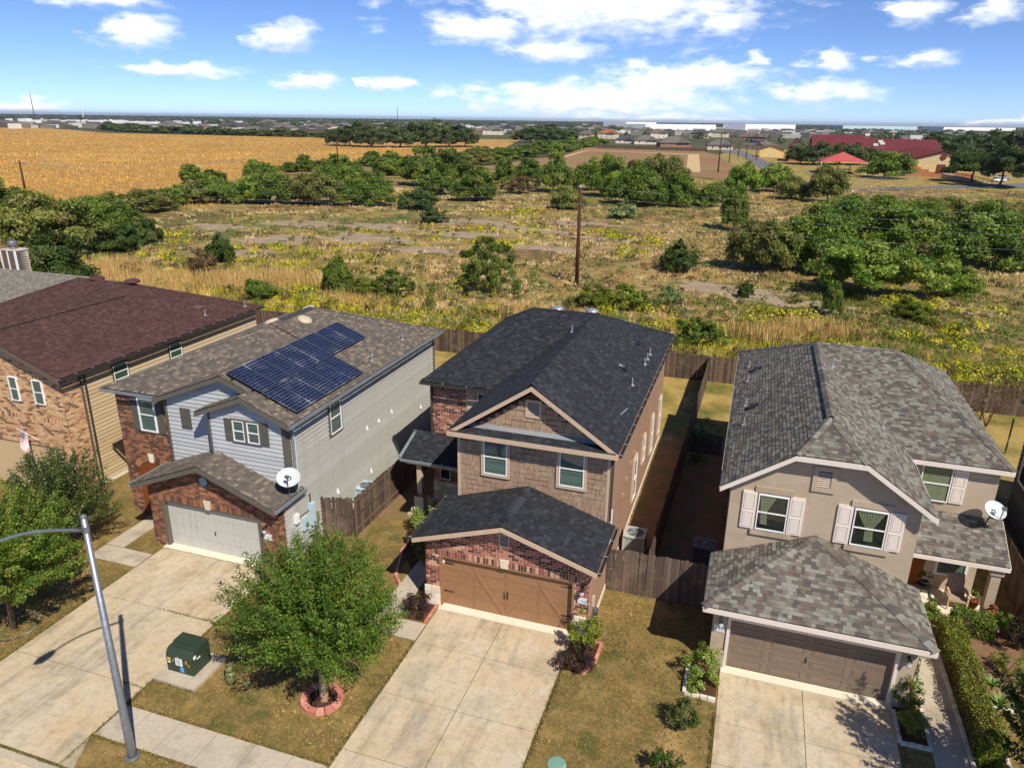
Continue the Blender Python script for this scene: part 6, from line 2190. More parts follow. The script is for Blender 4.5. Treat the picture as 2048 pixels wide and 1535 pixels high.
leafplant('shrub', 'rounded reddish-green shrub beside the left pier of the centre garage', -10.1, 20.35, 0, .55, .75, 'purple', .07, 1500, seed=2, flowers=(150, 60, 60))
leafplant('shrub', 'tall leafy shrub with yellowing leaves at the right pier of the centre garage', -3.95, 20.35, 0, .6, 1.45, 'yellowgreen', .09, 2200, seed=3)
leafplant('shrub', 'low dark spreading shrub at the corner of the centre driveway', -4.0, 19.45, 0, .72, .7, 'purple', .07, 2400, seed=4)
leafplant('shrub', 'green flowering shrub beside the centre porch pier', -12.1, 25.6, 0, .8, 1.35, 'bright', .09, 2400, seed=5, flowers=(222, 214, 190))
leafplant('shrub', 'dark shrub in the shaded bed along the centre garage wall', -11.3, 23.6, 0, .5, .9, 'green', .08, 1200, seed=6)
leafplant('shrub', 'purple-leaved shrub by the pink edging of the centre porch walk', -12.1, 24.3, 0, .42, .8, 'purple', .08, 900, seed=61)
leafplant('shrub', 'blooming green bush in the white-edged bed left of the right driveway', -.05, 20.2, 0, .62, 1.15, 'bright', .08, 2200, seed=7, flowers=(200, 170, 190))
leafplant('shrub', 'small white-flowered plant at the front of the white-edged bed', -.2, 19.6, 0, .34, .45, 'bright', .07, 700, seed=71, flowers=(236, 230, 190))
leafplant('shrub', 'upright dark shrub alone on the dry lawn left of the right driveway', -.4, 17.9, 0, .5, 1.0, 'dark', .08, 1500, seed=9)
leafplant('shrub', 'dark green bush cut off by the bottom edge left of the right driveway', -.75, 15.9, 0, .55, .8, 'dark', .09, 1500, seed=10)
leafplant('shrub', 'round clipped yellow-green ball shrub by the right driveway', 6.03, 19.95, 0, .42, .72, 'yellowgreen', .05, 2600, seed=11, cl=60)
leafplant('shrub', 'leggy dark rose bush at the right pier of the right garage', 5.95, 20.75, 0, .45, 1.3, 'green', .09, 900, seed=12)
leafplant('vine', 'pale climbing vine on the corner of the right garage', 6.1, 21.2, 0, .16, 2.2, 'pale', .08, 500, seed=13)
leafplant('shrub', 'bright upright shrub behind the clipped hedge near the porch post', 9.75, 25.7, 0, .4, 1.1, 'bright', .09, 900, seed=15)
leafplant('shrub', 'dark purple shrub at the far right of the porch garden', 10.1, 25.2, 0, .7, 1.4, 'purple', .08, 1800, seed=16)
leafplant('shrub', 'green bush beside the terracotta pot at the right porch step', 7.4, 25.9, 0, .42, .7, 'bright', .08, 1200, seed=17)
leafplant('shrub', 'sprawling pale green shrub in the bare bed at the far right', 9.35, 23.6, 0, .55, .8, 'yellowgreen', .08, 1000, seed=18)
leafplant('shrub', 'leafy bush in the raised bed of the shaded side yard', -1.3, 39.4, 0, .9, 1.3, 'pale', .12, 1200, seed=19)
leafplant('shrub', 'small bush by the white fence post in the right backyard', -1.6, 36.6, 0, .4, .6, 'green', .1, 500, seed=20)


def hedge(label, x0, x1, y0, y1, h, pal, n, leaf=.07):
    t = thing('hedge', label, 'hedge', ((x0 + x1) / 2, (y0 + y1) / 2, 0))
    P = np.stack([rng.uniform(x0, x1, n), rng.uniform(y0, y1, n), rng.uniform(.05, h, n)], 1)
    ax = rng.integers(0, 5, n)
    P[ax == 0, 0] = x0
    P[ax == 1, 0] = x1
    P[ax == 2, 1] = y0
    P[ax >= 3, 2] = h
    b = np.stack([np.sin(P[:, 1] * 3.1 + P[:, 2] * 2), np.sin(P[:, 0] * 4 + P[:, 1] * 1.7), np.sin(P[:, 1] * 2.3 + P[:, 0] * 3)], 1) * .05
    P += b + rng.normal(size=(n, 3)) * .035
    nor = rnd_unit(n) + np.array([0, 0, .4])
    nor /= np.linalg.norm(nor, axis=1, keepdims=True)
    cols = np.array(PAL[pal])
    s = leaf * rng.uniform(.7, 1.3, n)
    MB().box(x0 + .08, x1 - .08, y0 + .08, y1 - .08, 0, h - .1).build('twigs', 'mulch', t)
    obj('foliage', quads_mesh('foliage', P, nor, (s, s * .6), cols[rng.integers(0, len(cols), n)]), None, t)


hedge('long clipped green hedge running beside the right-hand walk', 7.55, 8.2, 19.2, 25.2, .85, 'yellowgreen', 9000)
hedge('short clipped hedge in front of the right-hand porch', 8.15, 9.35, 25.3, 26.0, .8, 'bright', 3200)


def agave(label, x, y, r, n=22):
    t = thing('agave', label, 'plant', (x, y, 0))
    for i in range(n):
        a = i * 2.4
        e = .25 + .9 * i / n
        L = r * random.uniform(.8, 1.1)
        d = Vector((math.cos(a) * math.cos(e), math.sin(a) * math.cos(e), math.sin(e)))
        s = Vector((-math.sin(a), math.cos(a), 0)) * .035
        b = Vector((x, y, .03))
        m = b + d * L * .55 + Vector((0, 0, .04))
        MB().add([b - s * .6, b + s * .6, m + s, m - s, b + d * L], [(0, 1, 2, 3), (3, 2, 4)]).build('leaf', 'agave_leaf', t)


mat('agave_leaf', C_((104, 138, 62), (120, 152, 74)), var=.1, rough=.5)
agave('spiky green yucca in the bare bed behind the hedge', 8.75, 22.0, .5)
agave('smaller spiky yucca at the back of the bare bed', 8.8, 22.9, .38, 14)


def bare_tree(name, label, x, y, h, r, seed, leaves=0, pal='brown', leaf=.12):
    rs = random.Random(seed)
    t = thing(name, label, 'tree', (x, y, 0))
    mb = MB()
    tips = []

    def br(p, d, L, rad, k):
        e = p + d * L
        mb.tube([p, p.lerp(e, .5) + Vector((rs.uniform(-.05, .05), rs.uniform(-.05, .05), 0)) * L, e], [rad, rad * .8, rad * .6], 5, False)
        tips.append(e)
        if k:
            for i in range(rs.choice((2, 3, 3))):
                dd = (d + Vector((rs.uniform(-1, 1), rs.uniform(-1, 1), rs.uniform(-.2, .7))) * .65).normalized()
                br(e, dd, L * rs.uniform(.6, .85), rad * .6, k - 1)
    for i in range(3):
        a = i * 2.1 + seed
        br(Vector((x, y, 0)), Vector((math.cos(a) * .35, math.sin(a) * .35, 1)).normalized(), h * .33, .05, 4)
    mb.build('trunk', 'bark', t)
    if leaves:
        T_ = np.array([tuple(q) for q in tips])
        P = T_[rng.integers(0, len(T_), leaves)] + rng.normal(size=(leaves, 3)) * .16
        cols = np.array(PAL[pal])
        s = leaf * rng.uniform(.7, 1.3, leaves)
        obj('crown', quads_mesh('crown', P, rnd_unit(leaves), (s, s * .6), cols[rng.integers(0, len(cols), leaves)]), None, t)


bare_tree('bare_tree', 'leafless small tree in the backyard behind the charcoal-roofed house', -5.2, 44.6, 2.8, 1.2, 3)
bare_tree('young_tree', 'thin brown-leaved tree by the back fence at the right', 14.2, 47.4, 3.2, 1.3, 5, 500, 'brown', .16)
for (x, y, lb) in ((14.2, 43.4, 'dark metal clothes post nearer the right-hand house'), (14.2, 48.7, 'dark metal clothes post by the right back fence')):
    p = thing('clothes_post', lb, 'post', (x, y, 0))
    MB().tube([(x, y, -.05), (x, y, 2.0)], .045, 8).build('post', 'black_iron', p)
    MB().lathe([(.06, 2.0), (.05, 2.04)], (x, y, 0), 8).build('cap', 'black_iron', p)
rb = thing('raised_bed', 'dark raised bed with pale timber edges in the shaded side yard', 'raised bed', (-1.4, 39.3, 0))
MB().box(-2.15, -.55, 37.9, 40.3, -.02, .12).build('soil', 'mulch', rb)
for x in (-2.2, -.55):
    MB().box(x, x + .06, 37.85, 40.35, -.02, .18).build('board', 'fence_wood', rb)
MB().box(-2.14, -.55, 37.85, 37.91, -.02, .18).build('board', 'fence_wood', rb)

# ------------------------------------------------------------------ lawn blades
def lawn_blades():
    n = 78000
    X = rng.uniform(-30, 12, n)
    Y = rng.uniform(11.2, 24, n)
    ok = np.ones(n, bool)
    for (a, b, c, d) in ((-21.72, -16.53, 10, 20.7), (-25.3, -16.1, 20.8, 24), (-24.3, -21.7, 19.1, 22.8), (-9.43, -4.47, 10, 21), (-10.1, -3.9, 20.8, 24), (.5, 5.62, 10, 21), (-40, 20, 12.14, 13.31), (-16.5, -14.9, 14.46, 16.0), (-11.5, -9.4, 18.8, 19.9), (-11.5, -10.0, 19.8, 24), (5.4, 7.5, 17, 24), (.0, 6.1, 20.8, 24), (-28.6, -40, 22, 24), (7.4, 8.45, 18.5, 24), (-.55, .5, 19.3, 20.8), (-4.5, -3.4, 19, 20.8)):
        ok &= ~((X > a) & (X < b) & (Y > c) & (Y < d))
    ok &= ~(np.hypot(X + 11.0, Y - 15.45) < .7)
    X, Y = X[ok], Y[ok]
    g = pnoise(X, Y, .9, 5) + .5 * pnoise(X, Y, 3.0, 6)
    tan, grn, brn = np.array(C_((192, 160, 100), (62, 76, 34), (118, 94, 56)))
    w = np.clip(.5 + .55 * g, 0, 1)[:, None]
    cols = tan * (1 - w) + grn * w
    pick = rng.random(len(X)) < .25
    cols[pick] = brn
    grass('lawn_grass', 'short patchy green and straw-coloured grass of the front lawns', X, Y, rng.uniform(.03, .075, len(X)), np.full(len(X), .026), cols, 1.3, 3, z=.004)


lawn_blades()


def edge_weeds():
    X, Y, Hh, Cl = [], [], [], []
    g_ = np.array(C_((84, 98, 42), (104, 108, 52), (70, 84, 36)))
    t_ = np.array(C_((150, 128, 74), (112, 104, 56), (96, 98, 48)))

    def run(x0, y0, x1, y1, n, w, h, cols):
        f = rng.random(n)
        X.append(x0 + (x1 - x0) * f + rng.normal(size=n) * w)
        Y.append(y0 + (y1 - y0) * f + rng.normal(size=n) * w)
        Hh.append(rng.uniform(.5, 1.2, n) * h)
        Cl.append(cols[rng.integers(0, 3, n)])
    for x in (-9.5, -4.4, .44, -21.8, -16.46):
        run(x, 11.2, x, 18.8 if x != -4.4 else 19.1, 700, .035, .075, t_)
    for y in (12.08, 13.37):
        run(-16.4, y, -9.5, y, 600, .03, .07, t_)
        run(-4.4, y, .44, y, 400, .03, .07, t_)
    run(-21.7, 20.72, -16.6, 20.72, 260, .02, .06, g_)
    run(-19.0, 17.4, -16.5, 17.4, 150, .025, .08, g_)
    run(-17.6, 14.05, -16.5, 14.05, 70, .02, .07, g_)
    run(-16.5, 13.2, -16.5, 16.2, 120, .03, .09, g_)
    run(-16.5, 14.46, -14.9, 14.42, 120, .03, .07, t_)
    run(-21.9, 10.95, -16.2, 10.95, 160, .02, .06, g_)
    run(-3.95, 24.2, -3.95, 38, 300, .06, .12, g_)
    X_, Y_ = np.concatenate(X), np.concatenate(Y)
    grass('edge_weeds', 'ragged grass and weeds growing along the concrete edges and joints', X_, Y_, np.concatenate(Hh), np.full(len(X_), .028), np.concatenate(Cl), .9, 4, z=.01)


edge_weeds()


# ------------------------------------------------------------------ scrub field growth
def field_points(n, dmin, dmax, a0=-52, a1=22, power=1.0):
    """positions behind the back fence, denser nearer to the houses"""
    u = rng.random(n)
    d = dmin * (dmax / dmin) ** u if power == 1 else (dmin ** 2 + u * (dmax ** 2 - dmin ** 2)) ** .5
    a = np.radians(rng.uniform(a0, a1, n))
    X, Y = np.sin(a) * d, np.cos(a) * d
    ok = (Y > 51) & (X > -150)
    # keep the corn field and the mown field clear
    ok &= ~((X < -118) & (Y > 105))
    ok &= ~((Y > 118 + 0.0 * X) & (X < -92 - (Y - 118) * .28))
    ok &= ~((Y > 250))
    return X[ok], Y[ok]


TAN = C_((196, 172, 118), (178, 152, 98), (206, 184, 136), (162, 134, 86))
BRN = C_((132, 96, 64), (116, 88, 64), (146, 112, 80), (142, 120, 104))
GRN = C_((110, 118, 52), (92, 104, 46), (128, 132, 62), (112, 122, 78))
YEL = C_((168, 156, 44), (150, 144, 40), (184, 170, 54), (132, 134, 42))


def field():
    T_, B_, G_, Y_ = map(np.array, (TAN, BRN, GRN, YEL))
    cx_, cy_ = field_points(9500, 51, 250)
    nt = 9
    rad = rng.uniform(.25, .9, len(cx_)) * (1 + .006 * np.hypot(cx_, cy_))
    g, g2, g3 = pnoise(cx_, cy_, .08, 21), pnoise(cx_, cy_, .2, 22), pnoise(cx_, cy_, .07, 23)
    near = np.clip((68 - cy_) / 12, 0, 1)
    k = rng.integers(0, 4, len(cx_))
    cc = T_[k].copy()
    nz = .3 * rng.normal(size=len(cx_))
    m = g2 + nz > .55
    cc[m] = B_[k[m]]
    m = g + nz + .7 * near > .35
    cc[m] = G_[k[m]]
    m = g3 + nz + .3 * near > .75
    cc[m] = Y_[k[m]]
    hh = rng.uniform(.14, .5, len(cx_)) * (1 + .7 * near) * np.clip(1 + .3 * g2, .5, 1.5)
    keep = ~((g2 - .6 * g > .8) & (rng.random(len(cx_)) < .8))
    for (bx, by, ba, bb) in BARE:
        keep &= ~((((cx_ - bx) / ba) ** 2 + ((cy_ - by) / bb) ** 2 < .95) & (rng.random(len(cx_)) < .86))
    cx_, cy_, rad, cc, hh = cx_[keep], cy_[keep], rad[keep], cc[keep], hh[keep]
    X = np.repeat(cx_, nt) + rng.normal(size=len(cx_) * nt) * np.repeat(rad, nt) * .6
    Y = np.repeat(cy_, nt) + rng.normal(size=len(cx_) * nt) * np.repeat(rad, nt) * .6
    ok = Y > 50.6
    d = np.hypot(X, Y)
    grass('field_grass', 'dry tan and olive grass and weeds of the scrub field', X[ok], Y[ok], np.repeat(hh, nt)[ok], np.maximum(.04, d * .0011)[ok], np.repeat(cc, nt, axis=0)[ok], .8, 4)
    # tall straw stands
    stands = [(-52, 64, 5, 1.7), (-48, 67, 4, 1.6), (-70, 66, 4, 1.5), (-60, 62, 4, 1.4), (6, 66, 3.5, 1.3), (-57, 58, 4, 1.5), (2, 63, 3, 1.3), (-66, 60, 4, 1.4), (-20, 63, 3, 1.0), (-36, 62, 3, 1.1)]
    XX, YY, HH = [], [], []
    for x, y, r, hh in stands:
        n = int(380 * r / 3)
        XX.append(rng.normal(x, r * .5, n))
        YY.append(rng.normal(y, r * .38, n))
        HH.append(rng.uniform(.6, 1.1, n) * hh)
    X, Y, h = np.concatenate(XX), np.concatenate(YY), np.concatenate(HH)
    ok = Y > 51.5
    X, Y, h = X[ok], Y[ok], h[ok]
    c = np.array(C_((214, 180, 112), (198, 160, 92), (222, 194, 132), (176, 140, 82)))[rng.integers(0, 4, len(X))]
    grass('straw_grass', 'tall pale straw grass standing in clumps behind the back fence', X, Y, h, np.full(len(X), .07), c, .35, 5)

    # yellow-green mounds of broomweed, a low ground cover
    rs = np.random.default_rng(31)
    Pb, Nb, Sb, Cb = [], [], [], []
    cols = np.array(C_((178, 172, 36), (158, 158, 36), (196, 186, 46), (134, 142, 36), (202, 190, 56)))
    spots = []
    for x0, x1, y0, y1, n, per in ((-46, 26, 52.2, 58.5, 44, 7), (-4, 32, 58, 72, 13, 6), (-60, -28, 59, 64, 8, 5), (-86, -60, 70, 92, 6, 5), (-45, -15, 100, 122, 9, 5), (14, 34, 66, 84, 7, 6), (-30, 0, 62, 76, 7, 5), (-60, -30, 118, 140, 5, 5)):
        for _ in range(n):
            cx, cy = rs.uniform(x0, x1), rs.uniform(y0, y1)
            for __ in range(per):
                spots.append((cx + rs.normal() * 1.8, max(51.4, cy + rs.normal() * 1.0)))
    for (x, y) in spots:
        r = rs.uniform(.45, 1.25)
        n = 150 if y < 66 else 80
        d_ = rnd_unit(n)
        d_[:, 2] = np.abs(d_[:, 2])
        Pb.append(d_ * np.array([r, r, r * rs.uniform(.5, .8)]) * (1 + .1 * np.sin(7 * d_[:, :1] + 5 * d_[:, 1:2])) * rng.uniform(.9, 1.04, (n, 1)) + np.array([x, y, 0]))
        nn = d_ + rnd_unit(n) * .5
        Nb.append(nn / np.linalg.norm(nn, axis=1, keepdims=True))
        Sb.append(np.full(n, .2 if y < 66 else .3) * rng.uniform(.6, 1.3, n))
        Cb.append(cols[rs.integers(0, 5)] * .6 + cols[rng.integers(0, 5, n)] * .4)
    Sb = np.concatenate(Sb)
    obj('broomweed', quads_mesh('broomweed', np.concatenate(Pb), np.concatenate(Nb), (Sb, Sb * .7), np.concatenate(Cb)), None, label='rounded yellow-green broomweed ground cover spread behind the fence', cat='ground cover', kind='stuff')

    # leafy weed clumps
    wx, wy = field_points(700, 51, 74)
    wx, wy = wx[:300], wy[:300]
    w2 = field_points(1200, 72, 190)
    wx, wy = np.concatenate([wx, w2[0]]), np.concatenate([wy, w2[1]])
    Pw, Nw, Sw, Cw = [], [], [], []
    for x, y in zip(wx, wy):
        far_ = y > 72
        r = rs.uniform(.3, .9) if far_ else rs.uniform(.35, 1.1)
        pal = ('green', 'olive', 'yellowgreen', 'brown', 'brown', 'pale')[rs.integers(0, 6)]
        P, nor, lw, c_, _ = crown(r, r * (rs.uniform(.6, 1.1) if far_ else rs.uniform(1.0, 1.9)), 0, 44 if far_ else 190, .26 if far_ else .15, pal, int(rs.integers(0, 9999)), 12 if far_ else 22, .28)
        Pw.append(P + np.array([x, y, 0])); Nw.append(nor); Sw.append(lw[0]); Cw.append(c_)
    Sw = np.concatenate(Sw)
    obj('weed_clumps', quads_mesh('weed_clumps', np.concatenate(Pw), np.concatenate(Nw), (Sw, Sw * .5), np.concatenate(Cw)), None, label='scattered leafy weed clumps of the scrub behind the back fence', cat='weeds', kind='stuff')
    # green weeds
    XX, YY = field_points(2600, 51, 66)
    c = np.array(PAL['olive'] + PAL['green'] + PAL['yellowgreen'])[rng.integers(0, 12, len(XX))]
    grass('green_weeds', 'knee-high green weeds growing along the back fence', XX, YY, rng.uniform(.3, .9, len(XX)), np.full(len(XX), .07), c, .7, 6)
    # corn
    n = 38000
    u = rng.random(n)
    d = 118 * (900 / 118) ** u
    a = np.radians(rng.uniform(-57, -14, n))
    X, Y = np.sin(a) * d, np.cos(a) * d
    ok = ((Y > 105) & (X < -126)) | ((Y > 118) & (X < -100 - (Y - 118) * .3))
    ok &= ~((Y > 147) & (X > -140 - (Y - 147) * .16))
    ok &= ~((Y > 440) & (X > -225 - (Y - 440) * .3)) & (Y < 585)
    ok &= ~((X > -620) & (Y > 560) & (X > -300))
    X, Y, d = X[ok], Y[ok], d[ok]
    c = np.array(C_((188, 150, 82), (180, 142, 76), (196, 160, 92), (174, 134, 70), (168, 130, 70)))[rng.integers(0, 5, len(X))] * np.clip(1 + .16 * pnoise(X, Y, .05, 61) + .1 * np.sin((X * .5 + Y * .87) * 1.6), .6, 1.35)[:, None]
    grass('corn_stalks', 'dry golden corn stalks covering the field on the left', X, Y, rng.uniform(.4, .8, len(X)), np.maximum(.08, d * .0009), c, .8, 4, 'crop', z=-.02)


field()

# ------------------------------------------------------------------ trees and bushes of the field
TREES = [('dense',-66.5,54.9,4.31,5.51),('oak',-116.7,90.8,4.67,6.60),('willow',-84.7,71.4,6.08,7.24),('round',-95.0,86.4,3.32,4.96),('round',-94.0,91.4,3.45,5.28),('round',-107.5,111.9,4.03,4.11),('dense',-79.6,76.0,2.85,3.45),('dense',-80.6,81.8,1.92,3.69),('round',-111.0,121.6,2.95,3.74),('round',-109.6,126.7,3.64,4.41),('round',-105.0,129.1,4.06,4.81),('round',-99.8,131.4,3.67,5.11),('round',-93.8,132.7,4.55,6.52),('round',-86.9,135.1,5.06,6.15),('round',-76.6,138.0,5.04,6.04),('round',-96.0,162.3,5.37,5.98),('round',-109.0,175.7,4.56,3.93),('oak',-87.9,187.0,5.57,9.32),('round',-72.7,163.7,4.63,5.15),('oak',-82.0,197.1,5.23,8.51),('round',-59.6,156.6,4.89,6.90),('dense',-64.1,136.0,3.32,3.72),('dense',-53.0,118.3,1.88,2.37),('oak',-68.4,199.3,3.15,6.66),('oak',-64.4,211.2,3.72,6.44),('oak',-49.5,183.0,3.94,9.11),('brown',-56.5,176.5,3.62,4.10),('round',-111.8,215.1,4.64,4.93),('round',-115.6,231.4,4.95,5.41),('round',-108.5,285.4,5.88,5.50),('round',-43.2,192.1,3.82,7.18),('round',-35.1,177.7,4.21,8.79),('round',-26.2,162.3,4.86,8.39),('round',-22.2,178.1,5.26,9.68),('brown',-39.9,234.7,3.81,6.00),('round',-16.1,163.2,3.56,6.24),('pale',-24.4,139.3,3.31,2.56),('round',-36.5,148.5,3.00,4.55),('round',-22.2,160.6,4.16,6.41),('mesq',-5.1,190.8,4.28,7.73),('mesq',3.0,210.7,4.78,6.94),('round',7.4,191.2,3.51,5.52),('willow',14.3,186.4,4.50,7.54),('column',-3.9,129.3,2.22,6.78),('round',-10.3,165.6,3.15,4.98),('oak',38.3,282.9,8.25,8.23),('live',62.6,276.9,8.15,9.72),('live',65.9,258.8,8.99,10.65),('oak',19.4,364.0,9.14,9.75),('oak',31.1,370.4,7.90,9.21),('oak',40.0,374.8,7.06,9.2),('oak',14.3,368.0,5.55,7.85),('oak',86.9,428.4,8.52,12.89),('oak',105.6,469.3,11.87,14.22),('oak',117.4,465.0,11.65,15.39),('oak',113.7,420.5,9.34,16.86),('oak',117.1,642.1,10.99,12.89),('round',0.8,94.6,3.71,6.11),('round',6.2,96.2,4.75,7.41),('round',17.4,118.4,7.34,6.63),('mesq',12.2,83.9,5.47,5.75),('round',27.8,139.8,5.06,5.88),('round',26.9,106.8,5.67,7.45),('brown',31.6,108.1,2.80,5.43),('mesq',20.6,87.5,2.09,2.88),('column',7.4,73.4,0.93,2.85),('weed',14.8,74.7,1.91,1.92),('dense',-0.5,78.0,0.76,1.56),('dense',-8.5,90.0,1.96,3.30),('round',37.2,143.4,4.11,5.36),('round',15.3,144.3,5.20,4.59),('open',-25.4,70.6,2.93,4.98),('column',-40.4,65.8,1.43,3.21),('open',-34.2,65.5,2.28,2.56),('dense',-61.8,74.3,1.51,3.34),('brown',-59.8,68.5,1.70,2.81),('weed',-14.4,68.3,1.71,2.08),('weed',-11.1,68.8,1.88,2.53),('pale',-7.4,72.1,1.26,1.88),('weed',-36.2,63.8,1.67,1.94),('round',-45.6,59.8,1.26,1.92),('open',-3.5,58.2,1.72,2.38),('oak',-249.6,431.5,11.18,14.65),('oak',-230.5,425.4,10.92,13.75),('oak',-217.4,436.5,11.67,13.93),('oak',-205.5,447.7,14.29,16.70),('oak',-196.1,465.7,13.44,13.66),('oak',-190.7,478.6,8.53,11.23),('oak',-268.5,448.2,7.17,11.42),('oak',-183.5,602.2,13.60,12.23),('oak',-171.8,613.1,13.75,13.84),('oak',-169.1,651.1,11.12,9.89)]
SOLO = {0: 'broad dark bush right behind the maroon-roofed house', 1: 'spreading tree at the far left edge below the corn field', 2: 'big loose olive-green tree left of the scrub field',
        22: 'small dark bush alone in the middle of the scrub field', 36: 'pale silvery shrub beyond the wooden power pole', 42: 'loose willowy tree by the school road',
        43: 'dark column-shaped tree standing alone right of the power pole', 45: 'round-crowned tree beside the red shade canopy', 46: 'dark spreading tree left of two before the school gable',
        47: 'dark spreading tree right of two before the school gable', 60: 'feathery bright green mesquite in front of the right-hand thicket', 64: 'small umbrella-shaped mesquite on bare ground at the right',
        65: 'slim green sapling in the weeds behind the grey-shingled house', 66: 'low olive weed clump right of the slim sapling', 67: 'tiny dark bush left of the bare patch at the right', 68: 'dense round dark bush alone right of the power pole',
        71: 'large open shrub left of the wooden power pole', 72: 'small upright tree behind the solar-panelled house', 73: 'loose low shrub right of the small upright tree behind the solar house', 74: 'small dark bush left of the straw stands',
        75: 'reddish-brown bush in the straw left of the field', 76: 'feathery green clump right of the power pole foot', 77: 'second feathery green clump right of the power pole foot', 78: 'pale flowering clump behind the charcoal roof', 79: 'low green clump behind the taupe roof ridge',
        80: 'small bush near the maroon roof eave', 81: 'leafy shrub against the back fence between the charcoal and grey roofs', 63: 'brownish dying tree at the right edge of the thicket', 26: 'brown bush among the green trees of the field middle', 34: 'bare brownish tree behind the thicket beyond the power pole'}


def region(x, y):
    if x < -150:
        return 'tall grey-green tree of the grove inside the corn field', 'grove in the corn field'
    if y > 340:
        return 'tree standing round the red-roofed school', 'trees round the school'
    if x < -75 and y < 115:
        return 'green bush of the thicket at the far left', 'thicket at the left'
    if x < -70:
        return 'green scrub tree of the row bordering the corn field', 'row along the corn field'
    if x < -45:
        return 'green tree of the loose group in the middle of the field', 'trees in the field middle'
    if y > 120 and x < 12:
        return 'green tree of the thicket before the mown field', 'thicket before the mown field'
    return 'dense green tree of the large right-hand thicket', 'right-hand thicket'


for i, (k, x, y, r, h) in enumerate(TREES):
    lb, gp = (SOLO[i], None) if i in SOLO else region(x, y)
    nm = 'bush' if h < 3.2 else 'scrub_tree'
    pal = None
    if k == 'oak' and math.hypot(x, y) > 330:
        pal = 'far'
    elif k == 'round':
        pal = ('green', 'olive', 'green', 'bright')[i % 4]
    elif k == 'weed':
        pal = 'yellowgreen'
    tree(nm, lb, x, y, r, h, k, 100 + i, gp, pal, cat='bush' if h < 3.2 else 'tree')

# hedgerows
rs = random.Random(9)


def row_of_bushes(label, group, pts, n, r0, r1, h0, h1, pal='green', jit=3, name='hedgerow_bush'):
    for i in range(n):
        s = (i + .5) / n * (len(pts) - 1)
        k = min(int(s), len(pts) - 2)
        f = s - k
        x = pts[k][0] * (1 - f) + pts[k + 1][0] * f + rs.uniform(-jit, jit)
        y = pts[k][1] * (1 - f) + pts[k + 1][1] * f + rs.uniform(-jit, jit)
        tree(name, label, x, y, rs.uniform(r0, r1), rs.uniform(h0, h1), 'far' if pal == 'far' else 'round', 400 + i, group, pal, cat='bush')


row_of_bushes('green bush of the hedgerow on the far edge of the corn field', 'hedgerow beyond the corn', [(-760, 745), (-610, 640), (-360, 600)], 34, 8, 12, 5, 9, 'far', 5)
row_of_bushes('green bush of the hedgerow dividing the corn from the mown field', 'hedgerow by the mown field', [(-118, 300), (-114, 400), (-122, 510), (-120, 560)], 20, 5, 8, 4, 7, 'green', 4)
row_of_bushes('green bush of the row between corn and scrub field', 'bushes between corn and scrub', [(-138, 160), (-146, 215), (-140, 280)], 12, 3, 4.5, 3, 5, 'green', 3)


# ------------------------------------------------------------------ poles and wires
def pole(label, x, y, h, rad=.16, arm=None, group=None):
    p = thing('power_pole', label, 'power pole', (x, y, 0), group)
    MB().tube([(x, y, -.2), (x, y, h * .5), (x, y, h)], [rad * 1.15, rad, rad * .8], 8).build('shaft', 'pole_wood', p, True)
    if arm:
        ax, ay = arm
        MB().tube([(x - ax, y - ay, h - .55), (x + ax, y + ay, h - .55)], .06, 6).build('crossarm', 'pole_wood', p)
        for s in (-1, -.45, .45, 1):
            MB().lathe([(.05, 0), (.07, .08), (.03, .16)], (x + ax * s, y + ay * s, h - .5), 6).build('insulator', 'flash_metal', p)
    else:
        MB().lathe([(.06, 0), (.09, .12), (.04, .24)], (x, y, h), 8).build('insulator', 'flash_metal', p)
        for z in (.9, 1.7):
            MB().tube([(x - .28, y, h - z), (x + .28, y, h - z + .08)], .04, 6).build('bracket', 'flash_metal', p)
    return p


pole('tall brown wooden power pole in the middle of the scrub field', -18.23, 78.4, 10.2, .2)
pole('wooden power pole with crossarm at the left before the corn field', -154.8, 126.2, 7.1, .22, (1.0, .8))
pole('wooden power pole in front of the grove in the corn field', -136.8, 228, 9.6, .24, (1.2, .3))
pole('thin power pole to the right of the grove in the corn field', -162.6, 381.9, 9.4, .2)
pole('tall dark power pole nearest along the school road', -16.1, 284.6, 13.5, .22)
for (x, y, h) in ((-16.0, 360.5, 11.7), (-9.9, 401, 9.4), (-34.9, 474.8, 10.4), (-5, 393, 9.2), (-111.4, 482.4, 10.2), (-14.3, 416.2, 9.8)):
    pole('distant power pole near the school road and mown field', x, y, h, .2, None, 'distant power poles')


def wire(label, p, q, sag, group, r=.008):
    pts = []
    p, q = Vector(p), Vector(q)
    for i in range(17):
        t = i / 16
        pts.append(p.lerp(q, t) - Vector((0, 0, sag * 4 * t * (1 - t))))
    MB().tube(pts, r, 4, False).build('power_line', 'gutter_grey', label=label, cat='power line', group=group)


for z, dy in ((10.35, 0), (9.35, .2), (8.55, -.2), (7.2, 0)):
    wire('thin power line running right from the wooden pole over the thicket', (-18.2, 78.4 + dy, z), (52, 79 + dy, z), 1.0, 'power lines to the right')
    wire('thin power line running left from the wooden pole across the scrub', (-18.2, 78.4 + dy, z), (-95, 77 + dy, z), 1.2, 'power lines to the left')
wire('dark cable running from the left crossarm pole towards the grove', (-154.8, 126.2, 6.5), (-136.8, 228, 9), 3.2, None, .05)
wire('thin cable between the grove pole and the next pole', (-136.8, 228, 9), (-162.6, 381.9, 9), 2.5, None, .04)


